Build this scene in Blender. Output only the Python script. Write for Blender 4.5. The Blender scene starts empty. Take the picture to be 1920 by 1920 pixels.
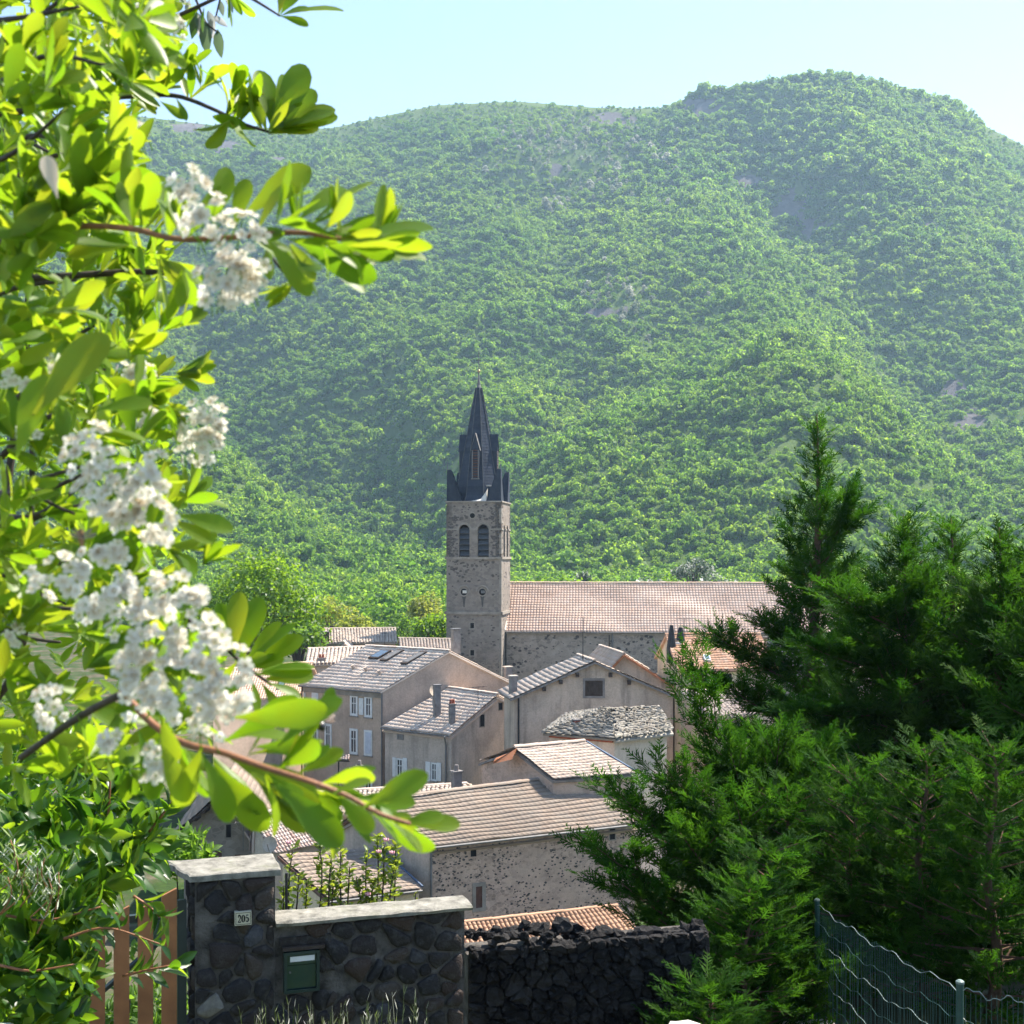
import bpy, math, random
import numpy as np
from mathutils import Vector, Matrix, noise

# ------------------------------------------------------------------ camera, sky, sun, exposure
scene = bpy.context.scene
F = 2400.0            # focal length in photo pixels (photo is 1920 wide)
CU, HV = 960.0, 1040.0  # image centre column and horizon row in the photo
cam_d = bpy.data.cameras.new("camera")
cam = bpy.data.objects.new("camera", cam_d)
scene.collection.objects.link(cam)
cam.location = (0, 0, 0)
cam.rotation_euler = (math.radians(90), 0, 0)
cam_d.sensor_width = 36.0
cam_d.lens = 45.0
cam_d.shift_y = (HV - 960.0) / 1920.0
cam_d.clip_start = 0.05
cam_d.clip_end = 6000
cam_d.dof.use_dof = True
cam_d.dof.focus_distance = 30.0
cam_d.dof.aperture_fstop = 16.0
scene.camera = cam

SUN_AZ, SUN_EL = math.radians(56), math.radians(56)   # azimuth measured from +Y towards +X
world = bpy.data.worlds.new("World")
scene.world = world
world.use_nodes = True
wn = world.node_tree
for n in list(wn.nodes): wn.nodes.remove(n)
w_out = wn.nodes.new("ShaderNodeOutputWorld")
w_bg = wn.nodes.new("ShaderNodeBackground")
w_sky = wn.nodes.new("ShaderNodeTexSky")
w_sky.sky_type = 'NISHITA'
w_sky.sun_disc = False
w_sky.sun_elevation = SUN_EL
w_sky.sun_rotation = SUN_AZ
w_sky.altitude = 500
w_sky.air_density = 1.0
w_sky.dust_density = 0.4
w_sky.ozone_density = 1.3
w_bg.inputs[1].default_value = 0.115
wn.links.new(w_sky.outputs[0], w_bg.inputs[0])
wn.links.new(w_bg.outputs[0], w_out.inputs[0])

sun_d = bpy.data.lights.new("sun", 'SUN')
sun_d.energy = 5.0
sun_d.angle = math.radians(0.53)
sun_d.color = (1.0, 0.95, 0.86)
sun = bpy.data.objects.new("sun", sun_d)
scene.collection.objects.link(sun)
sdir = Vector((math.sin(SUN_AZ) * math.cos(SUN_EL), math.cos(SUN_AZ) * math.cos(SUN_EL), math.sin(SUN_EL)))
sun.rotation_euler = sdir.to_track_quat('Z', 'Y').to_euler()
sun.location = (40, 30, 80)

scene.view_settings.view_transform = 'Standard'
scene.view_settings.look = 'None'
scene.view_settings.gamma = 1.0
scene.view_settings.use_curve_mapping = False
scene.view_settings.exposure = 1.4
cy = scene.cycles
cy.use_denoising = True
cy.max_bounces = 5
cy.adaptive_threshold = 0.025
cy.diffuse_bounces = 2
cy.glossy_bounces = 2
cy.transmission_bounces = 2
cy.volume_bounces = 0
cy.transparent_max_bounces = 6
cy.caustics_reflective = False
cy.caustics_refractive = False
cy.sample_clamp_indirect = 6.0

# ------------------------------------------------------------------ helpers
rng = np.random.default_rng(7)
random.seed(7)
COL = scene.collection

def P(u, v, Y):
    """world point on the sight line of photo pixel (u, v) at depth Y"""
    return Vector(((u - CU) / F * Y, Y, -(v - HV) / F * Y))

def Q(u, v, z):
    """world point where that sight line meets the level z"""
    Y = -z * F / (v - HV)
    return Vector(((u - CU) / F * Y, Y, z))

def thing(name, label, cat, loc=(0, 0, 0), group=None):
    o = bpy.data.objects.new(name, None)
    o.empty_display_size = 0.2
    COL.objects.link(o)
    o.location = loc
    tag(o, label, cat, group)
    return o

def tag(o, label=None, cat=None, group=None, kind=None):
    if label: o["label"] = label
    if cat: o["category"] = cat
    if group: o["group"] = group
    if kind: o["kind"] = kind
    return o

def make_mesh(name, V, Fc, mats, smooth=False, rnd=None, midx=None):
    me = bpy.data.meshes.new(name)
    V = np.asarray(V, dtype=np.float32).reshape(-1, 3)
    if isinstance(Fc, np.ndarray) and Fc.ndim == 2:
        n, k = Fc.shape
        me.vertices.add(len(V)); me.vertices.foreach_set("co", V.ravel())
        me.loops.add(n * k); me.loops.foreach_set("vertex_index", Fc.astype(np.int32).ravel())
        me.polygons.add(n)
        me.polygons.foreach_set("loop_start", np.arange(0, n * k, k, dtype=np.int32))
        me.polygons.foreach_set("loop_total", np.full(n, k, dtype=np.int32))
        me.update(calc_edges=True)
    else:
        me.from_pydata([tuple(map(float, p)) for p in V], [], [tuple(map(int, f)) for f in Fc])
        me.update()
    if not isinstance(mats, (list, tuple)): mats = [mats]
    for m in mats: me.materials.append(m)
    np_ = len(me.polygons)
    if smooth: me.polygons.foreach_set("use_smooth", np.ones(np_, dtype=bool))
    if midx is not None: me.polygons.foreach_set("material_index", np.asarray(midx, dtype=np.int32))
    if rnd is not None:
        a = me.attributes.new("rnd", 'FLOAT', 'FACE')
        a.data.foreach_set("value", np.asarray(rnd, dtype=np.float32))
    return me

def obj(name, me, parent=None, loc=None):
    """link a mesh; vertices are given in world space and re-expressed relative to the parent"""
    o = bpy.data.objects.new(name, me)
    COL.objects.link(o)
    if parent is not None:
        o.parent = parent
        wl = Vector((0, 0, 0))
        p = parent
        while p is not None:
            wl += p.location
            p = p.parent
        o.location = -wl if loc is None else Vector(loc) - wl
    elif loc is not None:
        o.location = loc
    return o

def build(name, V, Fc, mat, parent=None, smooth=False, rnd=None, midx=None, kind=None):
    o = obj(name, make_mesh(name, V, Fc, mat, smooth, rnd, midx), parent)
    if kind: o["kind"] = kind
    return o

class MB:
    """collects pieces of ONE part"""
    def __init__(s): s.V = []; s.F = []
    def add(s, V, Fc):
        b = len(s.V)
        s.V += [tuple(p) for p in V]
        s.F += [tuple(i + b for i in f) for f in Fc]
        return s
    def hexa(s, p):
        return s.add(p, [(0, 3, 2, 1), (4, 5, 6, 7), (0, 1, 5, 4), (1, 2, 6, 5), (2, 3, 7, 6), (3, 0, 4, 7)])
    def box(s, o, ux, un, a, n, z):
        o = Vector(o); ux = Vector(ux); un = Vector(un); uz = Vector((0, 0, 1))
        c = lambda i, j, k: o + ux * a[i] + un * n[j] + uz * z[k]
        return s.hexa([c(0, 0, 0), c(1, 0, 0), c(1, 1, 0), c(0, 1, 0), c(0, 0, 1), c(1, 0, 1), c(1, 1, 1), c(0, 1, 1)])
    def tube(s, pts, rad, seg=6, cap=True):
        pts = [Vector(p) for p in pts]
        if not hasattr(rad, '__len__'): rad = [rad] * len(pts)
        rings = []
        ref = None
        for i, p in enumerate(pts):
            d = (pts[min(i + 1, len(pts) - 1)] - pts[max(i - 1, 0)])
            if d.length < 1e-9: d = Vector((0, 0, 1))
            d.normalize()
            if ref is None:
                ref = d.orthogonal().normalized()
            a = (ref - d * ref.dot(d))
            a = a.normalized() if a.length > 1e-6 else d.orthogonal().normalized()
            ref = a
            b = d.cross(a)
            rings.append([p + (a * math.cos(2 * math.pi * k / seg) + b * math.sin(2 * math.pi * k / seg)) * rad[i] for k in range(seg)])
        V = [q for r in rings for q in r]
        Fc = []
        for i in range(len(pts) - 1):
            for k in range(seg):
                k2 = (k + 1) % seg
                Fc.append((i * seg + k, i * seg + k2, (i + 1) * seg + k2, (i + 1) * seg + k))
        if cap:
            Fc.append(tuple(range(seg - 1, -1, -1)))
            Fc.append(tuple((len(pts) - 1) * seg + k for k in range(seg)))
        return s.add(V, Fc)
    def cyl(s, c, r0, r1, h, seg=10):
        c = Vector(c)
        return s.tube([c, c + Vector((0, 0, h))], [r0, r1], seg)
    def build(s, name, mat, parent=None, smooth=False, kind=None):
        return build(name, s.V, s.F, mat, parent, smooth, kind=kind)

def batch(Vp, Fp, R, T, rnd=None):
    """many transformed copies of one small prototype, as one vertex/face array"""
    Vp = np.asarray(Vp, float); Fp = np.asarray(Fp)
    N = len(T)
    V = np.einsum('nij,kj->nki', R, Vp) + np.asarray(T)[:, None, :]
    Fa = Fp[None] + (np.arange(N) * len(Vp))[:, None, None]
    r = None if rnd is None else np.repeat(rnd, len(Fp))
    return V.reshape(-1, 3), Fa.reshape(-1, Fp.shape[1]), r

def frames(D, Nn, scale):
    """rotation matrices with local Y along D, local Z near Nn; columns scaled"""
    D = D / np.linalg.norm(D, axis=1, keepdims=True)
    X = np.cross(D, Nn); X /= np.linalg.norm(X, axis=1, keepdims=True) + 1e-9
    Z = np.cross(X, D)
    return np.stack([X, D, Z], axis=2) * np.asarray(scale)[:, None, None]

def unit(n):
    v = rng.normal(size=(n, 3))
    return v / np.linalg.norm(v, axis=1, keepdims=True)

def catmull(pts, n=6):
    pts = [Vector(p) for p in pts]
    if len(pts) < 3: return pts
    ext = [pts[0] * 2 - pts[1]] + pts + [pts[-1] * 2 - pts[-2]]
    out = []
    for i in range(1, len(ext) - 2):
        a, b, c, d = ext[i - 1], ext[i], ext[i + 1], ext[i + 2]
        for k in range(n):
            t = k / n
            out.append(0.5 * (2 * b + (c - a) * t + (2 * a - 5 * b + 4 * c - d) * t * t + (3 * b - a - 3 * c + d) * t ** 3))
    out.append(pts[-1])
    return out

# ------------------------------------------------------------------ materials
MATS = {}
class NT:
    def __init__(s, name):
        s.m = bpy.data.materials.new(name); s.m.use_nodes = True
        s.t = s.m.node_tree
        for n in list(s.t.nodes): s.t.nodes.remove(n)
        s.out = s.n("ShaderNodeOutputMaterial")
    def n(s, ty, **kw):
        x = s.t.nodes.new(ty)
        for k, v in kw.items(): setattr(x, k, v)
        return x
    def l(s, a, b): s.t.links.new(a, b)
    def val(s, inp, x):
        if hasattr(x, 'is_output'): s.l(x, inp)
        else: inp.default_value = x
    def ramp(s, fac, stops, interp='LINEAR'):
        r = s.n("ShaderNodeValToRGB"); r.color_ramp.interpolation = interp
        e = r.color_ramp.elements
        while len(e) < len(stops): e.new(0.5)
        for i, (p, c) in enumerate(stops):
            e[i].position = p; e[i].color = (*c, 1) if len(c) == 3 else c
        s.l(fac, r.inputs[0]); return r.outputs[0]
    def noise(s, scale, detail=4, rough=0.55, vec=None, dist=0.0, out=0):
        x = s.n("ShaderNodeTexNoise"); x.inputs['Scale'].default_value = scale
        x.inputs['Detail'].default_value = detail; x.inputs['Roughness'].default_value = rough
        x.inputs['Distortion'].default_value = dist
        if vec is not None: s.l(vec, x.inputs['Vector'])
        return x.outputs[out]
    def vor(s, scale, vec=None, feature='F1', rnd=1.0):
        x = s.n("ShaderNodeTexVoronoi", feature=feature); x.inputs['Scale'].default_value = scale
        x.inputs['Randomness'].default_value = rnd
        if vec is not None: s.l(vec, x.inputs['Vector'])
        return x
    def mix(s, fac, a, b, blend='MIX'):
        x = s.n("ShaderNodeMix", data_type='RGBA', blend_type=blend)
        s.val(x.inputs[0], fac)
        for inp, c in ((x.inputs[6], a), (x.inputs[7], b)):
            if hasattr(c, 'is_output'): s.l(c, inp)
            else: inp.default_value = (*c, 1)
        return x.outputs[2]
    def math(s, op, a, b=0.0):
        x = s.n("ShaderNodeMath", operation=op); s.val(x.inputs[0], a); s.val(x.inputs[1], b); return x.outputs[0]
    def pos(s):
        return s.n("ShaderNodeNewGeometry").outputs['Position']
    def map(s, vec, scale):
        x = s.n("ShaderNodeMapping"); x.inputs['Scale'].default_value = scale; s.l(vec, x.inputs['Vector']); return x.outputs[0]
    def rnd(s):
        a = s.n("ShaderNodeAttribute", attribute_name="rnd").outputs['Fac']
        o = s.n("ShaderNodeObjectInfo").outputs['Random']
        return s.math('FRACT', s.math('ADD', a, o))
    def bsdf(s, col, rough=0.8, bump=None, bdist=0.01, bstr=0.5, spec=0.3, metal=0.0):
        b = s.n("ShaderNodeBsdfPrincipled")
        if hasattr(col, 'is_output'): s.l(col, b.inputs['Base Color'])
        else: b.inputs['Base Color'].default_value = (*col, 1)
        s.val(b.inputs['Roughness'], rough)
        b.inputs['Specular IOR Level'].default_value = spec
        b.inputs['Metallic'].default_value = metal
        if bump is not None:
            bp = s.n("ShaderNodeBump"); bp.inputs['Distance'].default_value = bdist; bp.inputs['Strength'].default_value = bstr
            s.l(bump, bp.inputs['Height']); s.l(bp.outputs[0], b.inputs['Normal'])
        return b
    def done(s, b):
        s.l(b.outputs[0] if hasattr(b, 'outputs') else b, s.out.inputs['Surface'])
        MATS[s.m.name] = s.m
        return s.m

def m_plain(name, c, rough=0.7, scale=3.0, var=0.25, bump=0.3, spec=0.3, metal=0.0, bd=0.004):
    k = NT(name); p = k.pos()
    f = k.noise(scale, 5, 0.6, p)
    a = tuple(x * (1 - var) for x in c); b = tuple(min(1, x * (1 + var)) for x in c)
    col = k.ramp(f, [(0.3, a), (0.7, b)])
    return k.done(k.bsdf(col, rough, k.noise(scale * 8, 4, 0.6, p), bd, bump, spec, metal))

def m_plaster(name, c, stain=(0.12, 0.11, 0.10), amt=0.5, warm=None):
    k = NT(name); p = k.pos()
    f = k.noise(0.55, 6, 0.62, p)
    base = k.ramp(f, [(0.32, tuple(x * 0.78 for x in c)), (0.5, c), (0.7, tuple(min(1, x * 1.18) for x in (warm or c)))])
    streak = k.noise(1.0, 6, 0.65, k.map(p, (1.6, 1.6, 0.22)))
    sm = k.ramp(streak, [(0.48, (0, 0, 0)), (0.72, (amt, amt, amt))])
    col = k.mix(sm, base, stain)
    fine = k.noise(9, 5, 0.7, p)
    col = k.mix(0.25, col, k.ramp(fine, [(0.3, (0.1, 0.09, 0.08)), (0.7, (0.75, 0.7, 0.65))]), 'OVERLAY')
    return k.done(k.bsdf(col, 0.92, k.noise(14, 5, 0.7, p), 0.02, 0.5, 0.15))

def m_rubble(name, mortar, s1, s2, scale=5.0):
    k = NT(name); p = k.pos()
    d = k.n("ShaderNodeVectorMath", operation='ADD')
    nz = k.noise(3.0, 3, 0.5, p, out=1)
    sc = k.n("ShaderNodeVectorMath", operation='SCALE'); sc.inputs[3].default_value = 0.12
    k.l(nz, sc.inputs[0]); k.l(p, d.inputs[0]); k.l(sc.outputs[0], d.inputs[1])
    q = k.map(d.outputs[0], (1, 1, 1.5))
    v = k.vor(scale, q); e = k.vor(scale, q, 'DISTANCE_TO_EDGE')
    sepc = k.n("ShaderNodeSeparateColor"); k.l(v.outputs['Color'], sepc.inputs[0])
    stone = k.ramp(sepc.outputs[0], [(0.0, s1), (0.55, s2), (0.8, tuple(x * 1.25 for x in s2)), (1.0, mortar)])
    edge = k.ramp(e.outputs['Distance'], [(0.02, (0, 0, 0)), (0.09, (1, 1, 1))])
    big = k.noise(0.35, 5, 0.6, p)
    cover = k.ramp(big, [(0.4, (0.75, 0.75, 0.75)), (0.62, (0.12, 0.12, 0.12))])
    fac = k.mix(1.0, edge, cover, 'MULTIPLY')
    mor = k.ramp(k.noise(1.3, 6, 0.65, p), [(0.3, tuple(x * 0.75 for x in mortar)), (0.7, tuple(x * 1.2 for x in mortar))])
    col = k.mix(fac, mor, stone)
    h = k.math('ADD', k.math('MULTIPLY', edge, 0.6), k.noise(12, 5, 0.7, p))
    return k.done(k.bsdf(col, 0.93, h, 0.03, 0.6, 0.15))

def m_tile(name, cols, lichen=(0.42, 0.38, 0.33), la=0.5, ls=1.2):
    k = NT(name); p = k.pos()
    r = k.rnd()
    n = len(cols)
    base = k.ramp(r, [(i / max(1, n - 1), c) for i, c in enumerate(cols)])
    f = k.noise(ls, 7, 0.68, p)
    base = k.mix(k.ramp(f, [(0.45, (0, 0, 0)), (0.68, (la, la, la))]), base, lichen)
    d = k.noise(0.4, 5, 0.6, p)
    base = k.mix(k.ramp(d, [(0.42, (0, 0, 0)), (0.75, (0.45, 0.45, 0.45))]), base, tuple(x * 0.45 for x in cols[0]))
    return k.done(k.bsdf(base, 0.88, k.noise(22, 4, 0.7, p), 0.01, 0.5, 0.2))

def m_leaf(name, cols, trans, tw=0.5, rough=0.42, spec=0.4, patch=None):
    k = NT(name); p = k.pos()
    r = k.rnd(); n = len(cols)
    base = k.ramp(r, [(i / max(1, n - 1), c) for i, c in enumerate(cols)])
    tr = k.ramp(r, [(i / max(1, len(trans) - 1), c) for i, c in enumerate(trans)])
    if patch:
        f = k.noise(patch[0], 4, 0.6, p)
        ff = k.ramp(f, [(0.38, (0, 0, 0)), (0.66, (1, 1, 1))])
        base = k.mix(ff, base, k.mix(1.0, base, patch[1], 'MULTIPLY'))
        tr = k.mix(ff, tr, k.mix(1.0, tr, patch[1], 'MULTIPLY'))
    b = k.bsdf(base, rough, None, spec=spec)
    t = k.n("ShaderNodeBsdfTranslucent"); k.l(tr, t.inputs[0])
    mx = k.n("ShaderNodeMixShader"); mx.inputs[0].default_value = tw
    k.l(b.outputs[0], mx.inputs[1]); k.l(t.outputs[0], mx.inputs[2])
    return k.done(mx)

def m_basalt(name, mul=1.0, tint=(1, 1, 1)):
    k = NT(name); p = k.pos()
    r = k.n("ShaderNodeObjectInfo").outputs['Random']
    base = k.ramp(r, [(0.0, (0.016, 0.016, 0.018)), (0.35, (0.03, 0.028, 0.028)), (0.6, (0.022, 0.024, 0.03)), (0.8, (0.045, 0.034, 0.03)), (1.0, (0.06, 0.056, 0.052))])
    base = k.mix(1.0, base, tuple(mul * t for t in tint), 'MULTIPLY')
    f = k.noise(16, 7, 0.7, p)
    base = k.mix(k.ramp(f, [(0.5, (0, 0, 0)), (0.78, (0.55, 0.55, 0.55))]), base, (0.14, 0.135, 0.125))
    h = k.math('ADD', k.noise(30, 6, 0.7, p), k.math('MULTIPLY', k.vor(70, p).outputs['Distance'], 0.5))
    return k.done(k.bsdf(base, 0.85, h, 0.012, 0.8, 0.3))

def m_glass(name, c=(0.03, 0.035, 0.045)):
    k = NT(name)
    return k.done(k.bsdf(c, 0.08, k.noise(2, 2, 0.5, k.pos()), 0.002, 0.2, 0.6))
# ------------------------------------------------------------------ terrain
def interp(x, xs, ys): return float(np.interp(x, xs, ys))
GY = [-30, 0, 2, 5, 8, 13, 20, 28, 38, 46, 60, 140, 300, 440, 1500]
GZ = [-1.4, -1.65, -1.8, -2.9, -3.95, -4.75, -6.6, -9.2, -14.0, -16.8, -17.6, -18.0, -15.0, -10.5, -10.0]
def ground_z(x, y):
    z = interp(y, GY, GZ)
    if y > 12: z += 0.5 * noise.noise(Vector((x * 0.03, y * 0.03, 3.1)))
    else: z += 0.06 * noise.noise(Vector((x * 0.9, y * 0.9, 1.7)))
    return z

k = NT("ground_soil"); p = k.pos()
c1 = k.ramp(k.noise(0.9, 7, 0.65, p), [(0.3, (0.05, 0.045, 0.03)), (0.5, (0.09, 0.08, 0.05)), (0.7, (0.16, 0.14, 0.10))])
c2 = k.ramp(k.noise(3.5, 6, 0.7, p), [(0.35, (0.02, 0.04, 0.01)), (0.7, (0.05, 0.085, 0.02))])
cc = k.mix(k.ramp(k.noise(0.25, 5, 0.6, p), [(0.42, (0, 0, 0)), (0.58, (1, 1, 1))]), c1, c2)
M_GROUND = k.done(k.bsdf(cc, 0.95, k.noise(25, 6, 0.7, p), 0.02, 0.7, 0.1))

ys = np.concatenate([np.linspace(-30, 60, 91), np.linspace(64, 460, 60), np.linspace(480, 1500, 20)])
xs = np.concatenate([np.linspace(-900, -60, 24), np.linspace(-55, 55, 111), np.linspace(60, 900, 24)])
V = [(x, y, ground_z(x, y)) for y in ys for x in xs]
nx = len(xs)
Fc = np.array([(j * nx + i, j * nx + i + 1, (j + 1) * nx + i + 1, (j + 1) * nx + i) for j in range(len(ys) - 1) for i in range(nx - 1)])
g = build("ground", V, Fc, M_GROUND, smooth=True)
tag(g, "sloping ground of soil and grass running down to the village", "ground", kind="structure")

# hill: heights along the ridge follow the skyline, spurs and gullies are carved in plan
RU = [-900, -300, 0, 260, 430, 620, 700, 820, 960, 1090, 1240, 1300, 1430, 1580, 1700, 1790, 1850, 1920, 2100, 2400, 2900]
RV = [330, 260, 225, 214, 238, 242, 224, 205, 192, 202, 204, 175, 146, 136, 168, 196, 240, 272, 300, 350, 420]
def ridge_y(u): return 1180 + 90 * math.sin(u / 330.0) + 0.05 * (u - 960)
Y0 = 430.0
# gully / spur lines given as (column, share of the way up), width in metres, depth (+ = ridge)
LINES = [
    ([(1400, 0.93), (1480, 0.80), (1600, 0.66), (1690, 0.50), (1740, 0.34), (1850, 0.16), (2000, 0.02)], 60, -46),
    ([(1500, 0.80), (1400, 0.74), (1320, 0.70)], 40, -14),
    ([(1240, 0.96), (1330, 0.72), (1450, 0.52), (1560, 0.36), (1680, 0.18), (1760, 0.05)], 85, 30),
    ([(820, 0.98), (960, 0.75), (1080, 0.56), (1180, 0.42), (1380, 0.30), (1480, 0.12)], 80, 34),
    ([(1000, 0.80), (1090, 0.52), (1090, 0.38), (980, 0.26), (900, 0.15)], 42, -24),
    ([(250, 0.9), (330, 0.62), (430, 0.40), (560, 0.30), (720, 0.17), (850, 0.04)], 60, -44),
    ([(480, 0.96), (560, 0.70), (700, 0.50), (900, 0.33), (1000, 0.16)], 75, 34),
    ([(120, 0.95), (200, 0.6), (330, 0.30), (520, 0.14), (640, 0.02)], 75, 36),
    ([(1850, 0.96), (1900, 0.7), (1980, 0.45), (2060, 0.2)], 80, 34),
    ([(1250, 0.50), (1330, 0.34), (1300, 0.16)], 40, -18),
    ([(700, 0.40), (760, 0.26), (700, 0.12)], 34, -18),
    ([(1600, 0.95), (1660, 0.82), (1690, 0.70)], 60, 20),
]
LN = []
for pts, w, d in LINES:
    q = []
    for u, t in pts:
        y = Y0 + (ridge_y(u) - Y0) * t
        q.append(((u - CU) / F * y, y))
    LN.append((np.array(q), w, d))
def line_effect(X, Yv):
    out = np.zeros_like(X)
    for q, w, d in LN:
        best = np.full(X.shape, 1e9)
        for a, b in zip(q[:-1], q[1:]):
            ab = b - a
            t = np.clip(((X - a[0]) * ab[0] + (Yv - a[1]) * ab[1]) / (ab @ ab), 0, 1)
            best = np.minimum(best, np.hypot(X - a[0] - ab[0] * t, Yv - a[1] - ab[1] * t))
        out += 1.05 * d * np.exp(-(best / w) ** 1.6)
    return out
def hill_grid(U, T):
    RY = 1180 + 90 * np.sin(U / 330.0) + 0.05 * (U - 960)
    Yv = Y0 + (RY - Y0) * T
    X = (U - CU) / F * Yv
    vr = np.interp(U, RU, RV) + 5
    tt = np.clip(T, 0, 1)
    g = 0.80 * tt + 0.20 * (tt ** 1.8)
    v = 1100 + (vr - 1100) * g
    Z = -(v - HV) / F * Yv
    zr = -(vr - HV) / F * RY
    Z = np.where(T > 1, zr - (T - 1) * (RY - Y0) * 0.35, Z)
    Z = np.where(T < 0, -11 + T * 120, Z)
    damp = np.clip(T * 5, 0, 1) * np.clip((1.02 - T) * 6, 0.0, 1)
    E = line_effect(X, Yv)
    n1 = np.array([noise.fractal(Vector((x * 0.006, y * 0.006, 0.3)), 0.9, 2.1, 5) for x, y in zip(X.ravel(), Yv.ravel())]).reshape(X.shape)
    return X, Yv, Z + damp * (E + 22 * n1)
us = np.linspace(-700, 2600, 190)
ts = np.concatenate([np.linspace(-0.15, 1.0, 95), np.linspace(1.03, 1.4, 8)])
UU, TT = np.meshgrid(us, ts)
HX, HY, HZ = hill_grid(UU, TT)
k = NT("hill_undergrowth"); p = k.pos()
c1 = k.ramp(k.noise(0.05, 7, 0.7, p), [(0.35, (0.06, 0.10, 0.025)), (0.65, (0.10, 0.15, 0.04))])
M_HILL = None
# scree and bare rock shows where the trees leave it free
sc_ = k.ramp(k.noise(0.15, 8, 0.75, p), [(0.3, (0.08, 0.075, 0.08)), (0.7, (0.145, 0.135, 0.14))])
att = k.n("ShaderNodeAttribute", attribute_name="bare").outputs['Fac']
ff = k.math('ADD', att, k.math('MULTIPLY', k.math('SUBTRACT', k.noise(0.06, 6, 0.7, p), 0.5), 0.9))
cc = k.mix(k.ramp(ff, [(0.42, (0, 0, 0)), (0.55, (1, 1, 1))]), c1, sc_)
M_HILL = k.done(k.bsdf(cc, 0.95, k.noise(0.5, 8, 0.75, p), 1.2, 0.8, 0.05))
SCREE = [  # (u, v, half width, half height) where stone shows on the slope
    (1480, 395, 34, 26), (1530, 432, 42, 16), (1405, 340, 34, 14), (1500, 360, 26, 9), (1620, 368, 26, 7),
    (350, 240, 40, 9), (420, 275, 36, 11), (520, 300, 30, 6), (1150, 222, 45, 11), (1310, 195, 50, 10),
    (1790, 735, 26, 28), (1745, 420, 30, 8), (1320, 205, 30, 18), (1115, 590, 45, 9), (1160, 578, 24, 9), (1040, 320, 14, 16), (1820, 790, 30, 22)]
def bare_amount(u, v):
    b = np.zeros_like(u)
    for a, c, w, h in SCREE:
        b = np.maximum(b, 1.35 - np.sqrt(((u - a) / w) ** 2 + ((v - c) / h) ** 2) * 0.85)
    return np.clip(b, 0, 1)
hu = CU + HX / HY * F; hv = HV - HZ / HY * F
nu = len(us)
Fc = np.array([(j * nu + i, j * nu + i + 1, (j + 1) * nu + i + 1, (j + 1) * nu + i) for j in range(len(ts) - 1) for i in range(nu - 1)])
hill = build("hill", np.stack([HX, HY, HZ], -1).reshape(-1, 3), Fc, M_HILL, smooth=True)
tag(hill, "steep mountain ridge with scree patches rising behind the village", "hill", kind="structure")
a = hill.data.attributes.new("bare", 'FLOAT', 'POINT')
a.data.foreach_set("value", bare_amount(hu, hv).astype(np.float32).ravel())

# ------------------------------------------------------------------ far woodland on the hill (one mass)
M_WOOD = m_leaf("hill_foliage", [(0.055, 0.13, 0.022), (0.10, 0.195, 0.02), (0.14, 0.235, 0.024), (0.075, 0.15, 0.03), (0.115, 0.205, 0.022), (0.175, 0.25, 0.035)],
                [(0.18, 0.36, 0.02), (0.34, 0.56, 0.035), (0.46, 0.64, 0.05)], 0.52, 0.6, 0.2, patch=(0.008, (0.62, 0.76, 0.9)))
M_WOOD_GREY = m_leaf("hill_foliage_pale", [(0.08, 0.115, 0.05), (0.115, 0.145, 0.07)], [(0.2, 0.28, 0.08)], 0.4, 0.6, 0.2)
card = np.array([(-0.5, -0.5, 0), (0.5, -0.45, 0.12), (0.55, 0.5, -0.05), (-0.45, 0.5, 0.1)])
def crown_proto(n, lobes, flat, size, seed):
    r = np.random.default_rng(seed)
    lc = r.normal(size=(lobes, 3)) * np.array([0.42, 0.42, 0.30 * flat]); lr = r.uniform(0.38, 0.62, lobes)
    which = r.integers(0, lobes, n)
    d = r.normal(size=(n, 3)); d /= np.linalg.norm(d, axis=1, keepdims=True)
    d[:, 2] = np.where(d[:, 2] < -0.3, -d[:, 2], d[:, 2])
    pos = lc[which] + d * (lr[which] * r.uniform(0.72, 1.05, n))[:, None]
    pos[:, 2] += 0.55
    nn = d + r.normal(size=(n, 3)) * 0.55
    ax = np.cross(nn, r.normal(size=(n, 3)))
    R = frames(ax, nn, r.uniform(0.6, 1.3, n) * size)
    return batch(card, np.array([[0, 1, 2, 3]]), R, pos, r.uniform(0, 0.35, n))
wood_col = bpy.data.collections.new("wood_crowns")
for i in range(6):
    Vc, Fq, rr = crown_proto(460, 9 + i % 3, 1.0 + 0.15 * (i % 3), 0.20, 100 + i)
    me = make_mesh("crown", Vc, Fq, M_WOOD_GREY if i == 5 else M_WOOD, rnd=rr)
    o = bpy.data.objects.new("crown_%d" % i, me); wood_col.objects.link(o)

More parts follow.
